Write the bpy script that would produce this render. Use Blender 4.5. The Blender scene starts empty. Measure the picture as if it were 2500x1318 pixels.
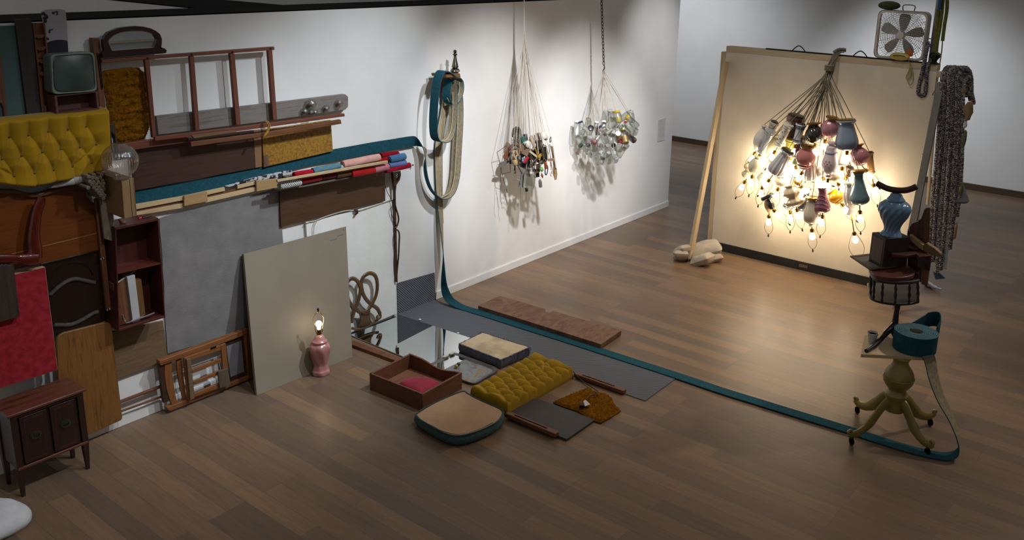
import bpy, math, random
from mathutils import Vector, Matrix, noise
RN = random.Random(11)
C = bpy.context.scene.collection
S = bpy.context.scene
# ---------------- camera, light, exposure ----------------
FL, PX, PY, CH = 2165.0, 1333.0, 468.0, 3.55
YAW, TILT, ROLL = (math.radians(a) for a in (37.38, 15.03, 1.43))
f_ = Vector((math.cos(TILT)*math.cos(YAW), math.cos(TILT)*math.sin(YAW), -math.sin(TILT)))
r_ = f_.cross(Vector((0, 0, 1))).normalized()
u_ = r_.cross(f_)
r_, u_ = math.cos(ROLL)*r_+math.sin(ROLL)*u_, -math.sin(ROLL)*r_+math.cos(ROLL)*u_
CAM = Vector((0, 0, CH))
cam = bpy.data.objects.new('camera', bpy.data.cameras.new('camera'))
C.objects.link(cam)
cam.matrix_world = Matrix(((r_.x, u_.x, -f_.x, 0), (r_.y, u_.y, -f_.y, 0), (r_.z, u_.z, -f_.z, CH), (0, 0, 0, 1)))
cam.data.sensor_width = 36
cam.data.lens = FL*36/2500
cam.data.shift_x = (1250-PX)/2500
cam.data.shift_y = (PY-659)/2500
cam.data.clip_end = 100
S.camera = cam
S.view_settings.view_transform = 'Standard'
S.view_settings.look = 'None'
S.view_settings.gamma = 1
S.view_settings.exposure = 0.0
S.cycles.max_bounces = 8
S.cycles.transmission_bounces = 8
S.cycles.transparent_max_bounces = 12
S.cycles.sample_clamp_indirect = 4
S.cycles.caustics_refractive = False
S.cycles.caustics_reflective = False
wd = bpy.data.worlds.new('World'); S.world = wd; wd.use_nodes = True
wd.node_tree.nodes['Background'].inputs[0].default_value = (1, .98, .95, 1)
wd.node_tree.nodes['Background'].inputs[1].default_value = .19

def spot(name, loc, to, power, size, col=(1, .93, .84), blend=.6, rad=.09):
    l = bpy.data.lights.new(name, 'SPOT'); l.energy = power; l.color = col
    l.spot_size = math.radians(size); l.spot_blend = blend; l.shadow_soft_size = rad
    o = bpy.data.objects.new(name, l); C.objects.link(o); o.location = loc
    o.rotation_euler = (Vector(to)-Vector(loc)).to_track_quat('-Z', 'Y').to_euler()
    return o
COOL = (.86, .93, 1)
spot('spot_assemblage', (4.6, 2.6, 5.0), (3.3, 6.2, .7), 310, 50, COOL, 1)
spot('spot_assemblage', (2.6, 2.6, 5.0), (2.1, 5.9, .5), 230, 54, (.97, .97, 1), 1)
spot('spot_strap', (6.2, 3.0, 5.0), (4.95, 6.2, .95), 800, 52, COOL, 1)
spot('spot_bundle', (4.5, 2.2, 5.0), (7.4, 6.1, 1.4), 1750, 31, (.98, .98, 1), 1)
spot('spot_jars', (6.1, 2.2, 5.0), (9.0, 6.1, 1.4), 1500, 26, (.98, .98, 1), 1)
spot('spot_wall_end', (10.4, 3.6, 5.0), (10.5, 6.2, 1.7), 420, 40, (.95, .97, 1), 1)
spot('spot_rear', (2.0, 12.0, 4.6), (1.5, 14.9, 1.8), 260, 100, (.9, .93, 1), 1)
spot('spot_far', (12.2, 8.4, 4.4), (15.36, 8.4, .8), 490, 92, (.93, .96, 1), 1)
spot('spot_far', (12.4, 4.4, 3.2), (15.36, 4.0, .9), 350, 80, (.93, .96, 1), 1)
spot('spot_floor', (8.0, 4.0, 5.2), (7.9, 4.0, 0), 500, 72, (1, .87, .68), 1)
spot('spot_totem', (10.0, -.3, 5.2), (6.0, 2.0, .2), 420, 42, (1, .86, .7), .5)
spot('spot_right', (11.6, 1.0, 5.2), (11.0, 1.2, 0), 240, 80, (1, .93, .82), 1)
spot('spot_near', (5.0, 3.6, 5.2), (4.6, 4.2, 0), 60, 80, (1, .87, .7), 1)
spot('spot_panel', (7.6, 3.4, 5.2), (9.7, 3.3, 1.3), 80, 55, (1, .96, .92), .9)

# ---------------- pixel to place ----------------
WY = 6.206           # the long wall's face
def ray(x, y): return f_+r_*((x-PX)/FL)-u_*((y-PY)/FL)
def W(x, y, d=0.0):
    v = ray(x, y); return CAM+v*((WY-d)/v.y)
def F(x, y, z=0.0):
    v = ray(x, y); return CAM+v*((z-CH)/v.z)
def X(x, y, X0):
    v = ray(x, y); return CAM+v*(X0/v.x)
def Y(x, y, Y0):
    v = ray(x, y); return CAM+v*(Y0/v.y)
def proj(P):
    d = Vector(P)-CAM; w = d.dot(f_)
    return (PX+FL*d.dot(r_)/w, PY-FL*d.dot(u_)/w)
def ZV(x, y, py):    # height above floor point (x, y) seen at image row py
    a, b = -1.0, 5.0
    for _ in range(40):
        m = (a+b)/2
        if proj((x, y, m))[1] > py: a = m
        else: b = m
    return a

# ---------------- mesh builder ----------------
def wm(o):
    m = o.matrix_basis.copy()
    return wm(o.parent) @ m if o.parent else m
class MB:
    def __init__(s): s.v = []; s.f = []; s.m = []
    def add(s, vs, fs, mi=0):
        n = len(s.v); s.v += [Vector(v) for v in vs]
        s.f += [tuple(i+n for i in f) for f in fs]; s.m += [mi]*len(fs); return s
    def box(s, c, d, M=None, mi=0):
        c = Vector(c); h = Vector(d)/2
        vs = [Vector((sx*h.x, sy*h.y, sz*h.z)) for sx in (-1, 1) for sy in (-1, 1) for sz in (-1, 1)]
        vs = [(M @ v if M else v)+c for v in vs]
        return s.add(vs, [(0, 1, 3, 2), (4, 6, 7, 5), (0, 4, 5, 1), (2, 3, 7, 6), (0, 2, 6, 4), (1, 5, 7, 3)], mi)
    def prism(s, pts, off, mi=0):
        n = len(pts); pts = [Vector(p) for p in pts]; off = Vector(off)
        vs = pts+[p+off for p in pts]
        return s.add(vs, [tuple(range(n)), tuple(range(2*n-1, n-1, -1))]+[(i, i+n, (i+1) % n+n, (i+1) % n) for i in range(n)], mi)
    def ring(s, po, pi, off, mi=0):   # frame between an outer and an inner outline of equal length
        n = len(po); off = Vector(off); po = [Vector(p) for p in po]; pi = [Vector(p) for p in pi]
        vs = po+pi+[p+off for p in po]+[p+off for p in pi]; fs = []
        for i in range(n):
            j = (i+1) % n
            fs += [(i, j, n+j, n+i), (2*n+i, 3*n+i, 3*n+j, 2*n+j), (i, 2*n+i, 2*n+j, j), (n+i, n+j, 3*n+j, 3*n+i)]
        return s.add(vs, fs, mi)
    def tube(s, pts, r, n=8, mi=0, closed=False, flat=None):
        pts = [Vector(p) for p in pts]; k = len(pts)
        rr = r if isinstance(r, (list, tuple)) else [r]*k
        vs = []; pn = None
        for i, p in enumerate(pts):
            a = pts[(i-1) % k if closed else max(i-1, 0)]; b = pts[(i+1) % k if closed else min(i+1, k-1)]
            t = (b-a).normalized() if (b-a).length > 1e-9 else Vector((0, 0, 1))
            if pn is None:
                q = Vector((0, 0, 1)) if abs(t.z) < .9 else Vector((1, 0, 0))
                if flat is not None: q = Vector(flat)
                pn = q
            if flat is not None: pn = Vector(flat)
            e1 = (pn-t*pn.dot(t)).normalized(); e2 = t.cross(e1); pn = e1
            fl = .5 if flat is not None else 1
            for j in range(n):
                a_ = 2*math.pi*j/n
                vs.append(p+e1*(math.cos(a_)*rr[i]*fl)+e2*(math.sin(a_)*rr[i]))
        fs = []
        for i in range(k if closed else k-1):
            i2 = (i+1) % k
            for j in range(n):
                j2 = (j+1) % n
                fs.append((i*n+j, i*n+j2, i2*n+j2, i2*n+j))
        if not closed: fs += [tuple(range(n-1, -1, -1)), tuple(range((k-1)*n, k*n))]
        return s.add(vs, fs, mi)
    def lathe(s, prof, n=20, M=None, mi=0, tw=0, ribs=0, amp=0, sm=0):   # prof: (radius, height)
        if sm: prof = [(max(q.x, 1e-4), q.y) for q in spline([(r, z, 0) for r, z in prof], sm)]
        if ribs: n = max(n, ribs*6)
        vs = []; k = len(prof); z0 = prof[0][1]; z1 = prof[-1][1]
        for (r, z) in prof:
            for j in range(n):
                a = 2*math.pi*j/n
                g = 1+amp*math.cos(ribs*(a+tw*(z-z0)/((z1-z0) or 1))) if ribs else 1
                v = Vector((r*g*math.cos(a), r*g*math.sin(a), z)); vs.append(M @ v if M else v)
        fs = [(i*n+j, i*n+(j+1) % n, (i+1)*n+(j+1) % n, (i+1)*n+j) for i in range(k-1) for j in range(n)]
        if prof[0][0] > 1e-6: fs.append(tuple(range(n-1, -1, -1)))
        if prof[-1][0] > 1e-6: fs.append(tuple(range((k-1)*n, k*n)))
        return s.add(vs, fs, mi)
    def ball(s, c, r, n=12, sc=(1, 1, 1), M=None, mi=0):
        k = max(4, n//2); T = Matrix.Translation(Vector(c)) @ (M.to_4x4() if M else Matrix()) @ Matrix.Diagonal((*sc, 1))
        return s.lathe([(r*math.sin(math.pi*i/k), -r*math.cos(math.pi*i/k)) for i in range(k+1)], n, T, mi)
    def grid(s, fn, nu, nv, mi=0):
        vs = [fn(i/nu, j/nv) for j in range(nv+1) for i in range(nu+1)]
        return s.add(vs, [(j*(nu+1)+i, j*(nu+1)+i+1, (j+1)*(nu+1)+i+1, (j+1)*(nu+1)+i) for j in range(nv) for i in range(nu)], mi)
    def ribbon(s, cs, ws, th, mi=(0, 1), edge=None):   # a strap: centres, half-width vectors; the two faces take two materials
        k = len(cs); cs = [Vector(c) for c in cs]; ws = [Vector(w) for w in ws]; top = []; bot = []
        for i in range(k):
            t = (cs[min(i+1, k-1)]-cs[max(i-1, 0)]).normalized(); nn = ws[i].cross(t).normalized()*(th/2)
            top += [cs[i]-ws[i]+nn, cs[i]+ws[i]+nn]; bot += [cs[i]-ws[i]-nn, cs[i]+ws[i]-nn]
        o = 2*k
        s.add(top+bot, [(2*i, 2*i+1, 2*i+3, 2*i+2) for i in range(k-1)], mi[0])
        n0 = len(s.v)-4*k
        def ex(fs, m): s.f.extend(tuple(i+n0 for i in f) for f in fs); s.m.extend([m]*len(fs))
        ex([(o+2*i, o+2*i+2, o+2*i+3, o+2*i+1) for i in range(k-1)], mi[1])
        ex([(2*i, 2*i+2, o+2*i+2, o+2*i) for i in range(k-1)]+[(2*i+1, o+2*i+1, o+2*i+3, 2*i+3) for i in range(k-1)]+[(0, o, o+1, 1), (2*k-2, 2*k-1, o+2*k-1, o+2*k-2)], mi[0] if edge is None else edge)
        return s
    def build(s, name, m, parent=None, loc=None, smooth=40, bev=0, local=False):
        if parent is None:
            if loc is None:
                xs = [v.x for v in s.v]; ys = [v.y for v in s.v]
                loc = Vector(((min(xs)+max(xs))/2, (min(ys)+max(ys))/2, min(v.z for v in s.v)))
            loc = Vector(loc); vs = [v-loc for v in s.v] if not local else s.v
        else:
            inv = wm(parent).inverted(); vs = [inv @ v for v in s.v] if not local else s.v
        me = bpy.data.meshes.new(name); me.from_pydata([tuple(v) for v in vs], [], s.f)
        for x in (m if isinstance(m, (list, tuple)) else [m]): me.materials.append(x)
        if isinstance(m, (list, tuple)): me.polygons.foreach_set('material_index', s.m)
        me.validate(); fixn(me)
        if smooth:
            me.polygons.foreach_set('use_smooth', [True]*len(me.polygons)); me.set_sharp_from_angle(angle=math.radians(smooth))
        o = bpy.data.objects.new(name, me); C.objects.link(o)
        if parent is None: o.location = loc
        else: o.parent = parent
        if bev:
            b = o.modifiers.new('bevel', 'BEVEL'); b.width = bev; b.segments = 2; b.limit_method = 'ANGLE'; b.harden_normals = False
        return o
import bmesh
def fixn(me):
    bm = bmesh.new(); bm.from_mesh(me); bmesh.ops.recalc_face_normals(bm, faces=bm.faces); bm.to_mesh(me); bm.free()
def tag(o, label, cat, group=None):
    o['label'] = label; o['category'] = cat
    if group: o['group'] = group
    return o
def T(name, label, cat, loc=(0, 0, 0), group=None, rot=None):
    o = bpy.data.objects.new(name, None); o.empty_display_size = .05; C.objects.link(o); o.location = loc
    if rot is not None: o.rotation_euler = rot
    return tag(o, label, cat, group)
def struct(o): o['kind'] = 'structure'; return o
def dup(root, loc=None, rot=None, label=None, group=None, scale=None):
    r = root.copy(); C.objects.link(r)
    if loc is not None: r.location = loc
    if rot is not None: r.rotation_euler = rot
    if scale is not None: r.scale = (scale,)*3 if isinstance(scale, (int, float)) else scale
    if label: r['label'] = label
    if group: r['group'] = group
    for ch in list(root.children):
        c = ch.copy(); C.objects.link(c); c.parent = r
        for g in list(ch.children):
            d = g.copy(); C.objects.link(d); d.parent = c
    return r
def spline(pts, n=6):
    pts = [Vector(p) for p in pts]; out = []
    for i in range(len(pts)-1):
        p0 = pts[max(i-1, 0)]; p1 = pts[i]; p2 = pts[i+1]; p3 = pts[min(i+2, len(pts)-1)]
        for j in range(n):
            t = j/n
            out.append(.5*((2*p1)+(p2-p0)*t+(2*p0-5*p1+4*p2-p3)*t*t+(3*p1-p0-3*p2+p3)*t**3))
    return out+[pts[-1]]
def wpoly(px, d): return [W(x, y, d) for x, y in px]
def slab(px, d, th, mb=None, mi=0):   # a board on the wall: outline at distance d in front of it, th thick
    return (mb or MB()).prism(wpoly(px, d), (0, th, 0), mi)
def fslab(px, z, th, mb=None, mi=0):  # a board on the floor
    return (mb or MB()).prism([F(x, y, z) for x, y in px], (0, 0, -th), mi)
def frame_y(a, b):   # like frame, its x axis kept along the panel (world Y)
    a = Vector(a); z = (Vector(b)-a).normalized(); x = Vector((0, 1, 0)); x = (x-z*x.dot(z)).normalized(); y = z.cross(x)
    return Matrix(((x.x, y.x, z.x, a.x), (x.y, y.y, z.y, a.y), (x.z, y.z, z.z, a.z), (0, 0, 0, 1)))
def frame(a, b, up=None):   # matrix with z from a to b
    a = Vector(a); b = Vector(b); return Matrix.Translation(a) @ (b-a).to_track_quat('Z', 'Y').to_matrix().to_4x4()
# ---------------- materials ----------------
def lin(h):
    h = h.lstrip('#'); return tuple((c/12.92 if c <= .04045 else ((c+.055)/1.055)**2.4) for c in (int(h[i:i+2], 16)/255 for i in (0, 2, 4)))+(1,)
MATS = {}
def base(name, rough, metal=0, spec=.5):
    m = bpy.data.materials.new(name); m.use_nodes = True; nt = m.node_tree; b = nt.nodes['Principled BSDF']
    b.inputs['Roughness'].default_value = rough; b.inputs['Metallic'].default_value = metal; b.inputs['Specular IOR Level'].default_value = spec
    return m, nt, b
def nd(nt, t, **k):
    n = nt.nodes.new(t)
    for a, v in k.items():
        if a in n.inputs.keys(): n.inputs[a].default_value = v
        else: setattr(n, a, v)
    return n
def mapped(nt, sc, kind='Object'):
    tc = nd(nt, 'ShaderNodeTexCoord'); mp = nd(nt, 'ShaderNodeMapping'); mp.inputs['Scale'].default_value = sc
    nt.links.new(tc.outputs[kind], mp.inputs[0]); return mp.outputs[0]
def ramp(nt, fac, cols, pos=None):
    r = nd(nt, 'ShaderNodeValToRGB'); e = r.color_ramp.elements
    while len(e) < len(cols): e.new(.5)
    for i, c in enumerate(cols): e[i].color = lin(c) if isinstance(c, str) else c; e[i].position = pos[i] if pos else i/(len(cols)-1)
    nt.links.new(fac, r.inputs[0]); return r.outputs[0]
def bump(nt, b, h, st, dist=.01):
    n = nd(nt, 'ShaderNodeBump', Strength=st, Distance=dist); nt.links.new(h, n.inputs['Height']); nt.links.new(n.outputs[0], b.inputs['Normal'])
def mottle(name, c1, c2=None, sc=8, rough=.6, metal=0, bmp=0, bsc=None, det=4, lo=.35, hi=.65, spec=.5, axis=None, sheen=0, coat=0):
    if name in MATS: return MATS[name]
    m, nt, b = base(name, rough, metal, spec); c2 = c2 or c1
    v = mapped(nt, axis or (1, 1, 1)); n = nd(nt, 'ShaderNodeTexNoise', Scale=sc, Detail=det); nt.links.new(v, n.inputs[0])
    nt.links.new(ramp(nt, n.outputs[0], [c1, c2], [lo, hi]), b.inputs['Base Color'])
    if bmp:
        n2 = nd(nt, 'ShaderNodeTexNoise', Scale=bsc or sc*6, Detail=3); nt.links.new(v, n2.inputs[0]); bump(nt, b, n2.outputs[0], bmp)
    if sheen: b.inputs['Sheen Weight'].default_value = sheen; b.inputs['Sheen Roughness'].default_value = .4
    if coat: b.inputs['Coat Weight'].default_value = coat; b.inputs['Coat Roughness'].default_value = .08
    MATS[name] = m; return m
def wood(name, c1, c2, c3=None, axis=0, sc=6, rough=.5, st=12, coat=0, bmp=.15):
    if name in MATS: return MATS[name]
    m, nt, b = base(name, rough); s = [st, st, st]; s[axis] = 1
    v = mapped(nt, s); n = nd(nt, 'ShaderNodeTexNoise', Scale=sc*.35, Detail=6, Roughness=.65, Distortion=.6); nt.links.new(v, n.inputs[0])
    nt.links.new(ramp(nt, n.outputs[0], [c1, c2, c3 or c1], [.3, .5, .72]), b.inputs['Base Color'])
    bump(nt, b, n.outputs[0], bmp, .004)
    if coat: b.inputs['Coat Weight'].default_value = coat; b.inputs['Coat Roughness'].default_value = .15
    MATS[name] = m; return m
def emit(name, col, st):
    if name in MATS: return MATS[name]
    m = bpy.data.materials.new(name); m.use_nodes = True; nt = m.node_tree; b = nt.nodes['Principled BSDF']
    b.inputs['Emission Color'].default_value = lin(col); b.inputs['Emission Strength'].default_value = st; b.inputs['Base Color'].default_value = (1, 1, 1, 1)
    n = nd(nt, 'ShaderNodeTexNoise', Scale=20.0); mr = nd(nt, 'ShaderNodeMapRange'); mr.inputs[3].default_value = .3; mr.inputs[4].default_value = .35
    nt.links.new(n.outputs[0], mr.inputs[0]); nt.links.new(mr.outputs[0], b.inputs['Roughness']); MATS[name] = m; return m
def glass(name, col='#ffffff', rough=.02, ior=1.3):
    if name in MATS: return MATS[name]
    m, nt, b = base(name, rough); b.inputs['Transmission Weight'].default_value = 1; b.inputs['IOR'].default_value = ior
    n = nd(nt, 'ShaderNodeTexNoise', Scale=9.0); nt.links.new(mapped(nt, (1, 1, 1)), n.inputs[0])
    nt.links.new(ramp(nt, n.outputs[0], [col, col]), b.inputs['Base Color']); MATS[name] = m; return m
def plaid(name, cols, sc, rough=.85, axes=('X', 'Z')):
    if name in MATS: return MATS[name]
    m, nt, b = base(name, rough, 0, .2); ck = nd(nt, 'ShaderNodeTexChecker', Scale=sc); ck.inputs[1].default_value = lin(cols[0]); ck.inputs[2].default_value = lin(cols[1])
    nt.links.new(mapped(nt, (1, 1, 1)), ck.inputs[0]); nt.links.new(ck.outputs[0], b.inputs['Base Color']); MATS[name] = m; return m
def thin_glass(name, col, k=.8):
    if name in MATS: return MATS[name]
    m = bpy.data.materials.new(name); m.use_nodes = True; nt = m.node_tree; nt.nodes.remove(nt.nodes['Principled BSDF']); out = nt.nodes['Material Output']
    tr = nd(nt, 'ShaderNodeBsdfTransparent'); tr.inputs[0].default_value = lin(col); gl = nd(nt, 'ShaderNodeBsdfGlossy'); gl.inputs['Roughness'].default_value = .11
    lw = nd(nt, 'ShaderNodeLayerWeight'); lw.inputs[0].default_value = .35; n = nd(nt, 'ShaderNodeTexNoise', Scale=25.0); bp = nd(nt, 'ShaderNodeBump', Strength=.25, Distance=.01)
    nt.links.new(n.outputs[0], bp.inputs['Height']); nt.links.new(bp.outputs[0], gl.inputs['Normal'])
    mr = nd(nt, 'ShaderNodeMapRange'); mr.inputs[3].default_value = .1; mr.inputs[4].default_value = k; nt.links.new(lw.outputs['Facing'], mr.inputs[0])
    mx = nd(nt, 'ShaderNodeMixShader'); nt.links.new(mr.outputs[0], mx.inputs[0]); nt.links.new(tr.outputs[0], mx.inputs[1]); nt.links.new(gl.outputs[0], mx.inputs[2]); nt.links.new(mx.outputs[0], out.inputs[0])
    MATS[name] = m; return m
# ---------------- materials used all over ----------------
M_WALL = mottle('white_paint', '#d9d8d6', '#dedddb', 3, .75, bmp=.02, bsc=60)
M_FARW = mottle('far_paint', '#cfd0d1', '#d4d5d6', 2, .8)
M_BLACK = mottle('black_paint', '#020202', '#040404', 8, .9, spec=.1)
M_TEAL = mottle('teal_carpet', '#25525f', '#1d4753', 60, .95, bmp=.5, bsc=300, spec=.1)
def backing():
    m, nt, b = base('carpet_backing', .9, 0, .1); v = mapped(nt, (1, 1, 1))
    n = nd(nt, 'ShaderNodeTexNoise', Scale=40.0); nt.links.new(v, n.inputs[0])
    nt.links.new(ramp(nt, n.outputs[0], ['#7d7462', '#92886f'], [.35, .65]), b.inputs['Base Color']); bump(nt, b, n.outputs[0], .3); return m
M_BACK = backing()
M_GLUE = mottle('dried_glue', '#b5a98a', '#a99d80', 20, .6)
M_PINE = wood('pine', '#b0976f', '#bda57e', '#a28961', 0, 8, .6)
M_PINEZ = wood('pine_upright', '#b5a07f', '#c1ad8d', '#a8926f', 2, 8, .6)
M_WALNUT = wood('walnut', '#2a150d', '#3d2115', '#1d0e08', 0, 7, .55)
M_BROWN = wood('brown_wood', '#5a331d', '#6b4026', '#472614', 0, 7, .5)
M_BROWNZ = wood('brown_wood_upright', '#57321e', '#684028', '#452615', 2, 7, .5)
M_LADDER = wood('ladder_wood', '#5e2f1f', '#6d3a27', '#4a2417', 0, 8, .55)
M_LADDERZ = wood('ladder_rung_wood', '#5c2e20', '#6b3927', '#4a2418', 2, 8, .55)
M_MAHOG = wood('mahogany', '#2b0c0a', '#3d1510', '#210807', 2, 6, .35, coat=.3)
M_MAHOGX = wood('mahogany_flat', '#4a1d16', '#5d2a20', '#3a1511', 0, 6, .4)
M_RED = wood('red_lacquer_wood', '#3d0f08', '#55160c', '#2c0a06', 2, 5, .18, coat=.6)
M_OAK = wood('honey_oak', '#6b461f', '#7d5528', '#4f3115', 2, 9, .4, bmp=.05)
M_HEAD = wood('polished_headboard', '#5a2c10', '#6d3a17', '#43200b', 0, 5, .28, coat=.4)
M_DARKP = wood('dark_carved_wood', '#150a08', '#20100c', '#0d0605', 0, 5, .3, coat=.3)
M_WEATH = wood('weathered_board', '#6a625d', '#77706a', '#554b46', 0, 9, .8)
M_ROUGH = wood('rough_board', '#59442f', '#6c553c', '#46331f', 0, 8, .85)
M_SLATE = mottle('slate_board', '#2f2a29', '#363130', 12, .6)
M_CHROME = mottle('chrome', '#d5d5d8', '#c9c9cd', 5, .12, 1)
M_BRASS = mottle('brass', '#b08a35', '#8f6d24', 20, .25, 1)
M_DKMETAL = mottle('dark_metal', '#25211f', '#35302d', 20, .4, .8)
M_VELVET = mottle('gold_velvet', '#a07a10', '#8d7012', 5, .75, sheen=.15, bmp=.15, bsc=220, spec=.15, lo=.3, hi=.7)
M_MIRROR = mottle('mirror_glass', '#dfe6e6', '#dce4e4', 3, .015, 1)
M_CLEAR = glass('clear_glass', '#f4f7f5')
M_CORDW = mottle('pale_cord', '#8f8471', '#a09580', 30, .9)
M_WHITEP = mottle('white_cloth', '#cfcfd2', '#c3c4c8', 12, .9, bmp=.2, bsc=40)
M_TAN = mottle('tan_leather', '#9b7a5b', '#a78666', 6, .75, bmp=.1, bsc=25)

def one(name, mb, m, label, cat, group=None, bev=0, smooth=40, **k):
    return tag(mb.build(name, m, bev=bev, smooth=smooth, **k), label, cat, group)
def mpp(x, y, d=0): return W(x, y, d).z-W(x, y+1, d).z

# ---------------- the gallery ----------------
def floor_mat():
    m, nt, b = base('oak_planks', .36, 0, .3)
    tc = nd(nt, 'ShaderNodeTexCoord'); sx = nd(nt, 'ShaderNodeSeparateXYZ'); cb = nd(nt, 'ShaderNodeCombineXYZ')
    nt.links.new(tc.outputs['Object'], sx.inputs[0]); nt.links.new(sx.outputs[1], cb.inputs[0]); nt.links.new(sx.outputs[0], cb.inputs[1])
    br = nd(nt, 'ShaderNodeTexBrick'); br.offset = .37; br.offset_frequency = 3; br.squash = 1
    for k, v in (('Scale', 1.0), ('Brick Width', 1.55), ('Row Height', .138), ('Mortar Size', .0016), ('Mortar Smooth', .3), ('Bias', .1)): br.inputs[k].default_value = v
    br.inputs['Color1'].default_value = lin('#8e683c'); br.inputs['Color2'].default_value = lin('#664827'); br.inputs['Mortar'].default_value = lin('#4a3524')
    nt.links.new(cb.outputs[0], br.inputs[0])
    mp = nd(nt, 'ShaderNodeMapping'); mp.inputs['Scale'].default_value = (16, 1.1, 1); nt.links.new(tc.outputs['Object'], mp.inputs[0])
    n = nd(nt, 'ShaderNodeTexNoise', Scale=2.2, Detail=7, Roughness=.68, Distortion=.9); nt.links.new(mp.outputs[0], n.inputs[0])
    g = ramp(nt, n.outputs[0], ['#8a8a8a', '#b9b9b9', '#d8d8d8'], [.3, .5, .7])
    mx = nd(nt, 'ShaderNodeMix', data_type='RGBA', blend_type='MULTIPLY'); mx.inputs[0].default_value = .75
    nt.links.new(br.outputs[0], mx.inputs[6]); nt.links.new(g, mx.inputs[7])
    gm = nd(nt, 'ShaderNodeBrightContrast'); gm.inputs[1].default_value = .05; nt.links.new(mx.outputs[2], gm.inputs[0])
    nt.links.new(gm.outputs[0], b.inputs['Base Color'])
    bump(nt, b, n.outputs[0], .05, .003); return m
M_FLOOR = floor_mat()
struct(MB().box((6, 4, -.05), (24, 22, .1)).build('floor', M_FLOOR, loc=(0, 0, 0)))
yb = (F(0, 37, 3.05).y+F(530, 16.5, 3.05).y)/2
xe = W(1630, 505).x
mb = MB(); mb.box(((xe-3)/2, (WY+yb)/2, 1.52), (xe+3, yb-WY, 3.04))
wl = struct(mb.build('wall_left', M_WALL))
struct(MB().box(((xe-3)/2, (WY+yb)/2, 3.045), (xe+3, yb-WY, .01)).build('trim_1', M_BLACK))
mb = MB()
for x0, x1 in ((-3, W(964, 768).x-.05), (W(1062, 733).x, xe)):
    mb.box(((x0+x1)/2, WY-.008, .042), (x1-x0, .016, .084)); mb.box(((x0+x1)/2, WY-.005, .087), (x1-x0, .01, .008))
struct(mb.build('baseboard_left', mottle('white_trim', '#d8d8d6', '#dddddb', 4, .45), bev=.003))
a = F(208, 0, 3.05); b_ = F(535, 16, 3.05); c_ = F(640, 4.5, 3.05); d_ = F(520, 0, 3.05)
xa = (a.x+b_.x)/2; xc = max((c_.x+d_.x)/2, xa+.3)
struct(MB().box(((xa+xc)/2, yb+5.01, 1.52), (xc-xa, 10, 3.04)).build('wall_cross', M_WALL))
struct(MB().box(((xa+xc)/2, yb+5.01, 3.045), (xc-xa, 10, .01)).build('trim_2', M_BLACK))
struct(MB().box((5, 14.9, 3), (22, .1, 6)).build('wall_rear', M_FARW))
struct(MB().box((6, -7.05, 2.2), (22, .1, 4.4)).build('wall_near', M_FARW))
for k_, (z0_, z1_, m_) in enumerate(((2.05, 2.3, wood('rail_brown', '#4a3a2c', '#5a4838', '#3d2f23', 0, 5, .5)), (1.45, 1.5, mottle('cream_trim', '#c9c2ae', '#cfc8b5', 4, .6)), (.0, .9, wood('wainscot', '#6d5844', '#7a644f', '#5f4c3a', 0, 4, .6)))):
    struct(MB().box((6, -6.97, (z0_+z1_)/2), (22, .06, z1_-z0_)).build('trim_%d' % (k_+3), m_))
XF = 15.36
struct(MB().box((XF+.05, 4, 3), (.1, 22, 6)).build('wall_far', M_FARW))
struct(MB().box((XF-.012, 4, .05), (.022, 22, .1)).build('baseboard_far', wood('dark_baseboard', '#3a2c20', '#453527', '#30241a', 1, 5, .5), bev=.004))
t = T('wall_label', 'small white printed text card on the long white wall', 'label', W(1612, 345, 0))
q = wpoly([(1608, 293), (1625, 286.5), (1622.5, 342), (1605, 346)], .006)
MB().prism(q, (0, .006, 0)).build('card', mottle('card', '#c4c4c4', '#c8c8c8', 5, .7), t)
mb = MB()
for i in range(13):
    if i in (1, 4): continue
    k = .1+.062*i; p0 = q[0].lerp(q[3], k); p1 = q[1].lerp(q[2], k); e = .55 if i in (0, 12) else RN.uniform(.7, .85)
    s0 = p0.lerp(p1, .12); s1 = p0.lerp(p1, e); h = Vector((0, 0, .0025 if i else .006))
    mb.add([p+Vector((0, -.0012, 0)) for p in (s0, s1, s1+h, s0+h)], [(0, 1, 2, 3)])
mb.build('printed_text', mottle('print_ink', '#a3a3a3', '#a8a8a8', 5, .8), t)

# ---------------- wall assemblage, upper left ----------------
one('painted_board', slab([(-40, 66), (-10, 64), (39, 62), (66, 284), (20, 292), (-40, 300)], .03, .025), mottle('teal_paint', '#3e5753', '#36504d', 4, .6, bmp=.05), 'tall dull teal painted panel left of the near black plank', 'panel', bev=.002)
one('wooden_frame_piece', slab([(-40, 110), (0, 128), (10, 200), (19, 292), (11, 293), (9, 262), (5, 253), (-2, 250), (-10, 258), (-40, 260)], .055, .02), M_BROWNZ, 'narrow brown wooden frame edge with rounded cutout at the teal panel', 'frame', bev=.002)
one('plank', slab([(37, 47), (76, 46), (101, 279), (67, 285)], .056, .022), wood('black_brown_wood', '#1d1714', '#28201c', '#15110f', 2, 6, .6), 'very dark upright plank between teal panel and compartment strip', 'plank', bev=.002)
t = T('compartment_tray', 'narrow brown wooden tray with four small scooped dividers', 'tray', W(117, 279, 0))
slab([(80, 56), (110, 56), (131, 276), (103, 280)], .02, .015).build('back_panel', M_BROWNZ, t)
slab([(80, 56), (84, 56), (107, 279.5), (103, 280)], .055, .034).build('side_rail', M_BROWNZ, t)
slab([(107, 56), (110, 56), (131, 276), (128, 276.5)], .055, .034).build('side_rail', M_BROWNZ, t)
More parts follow.
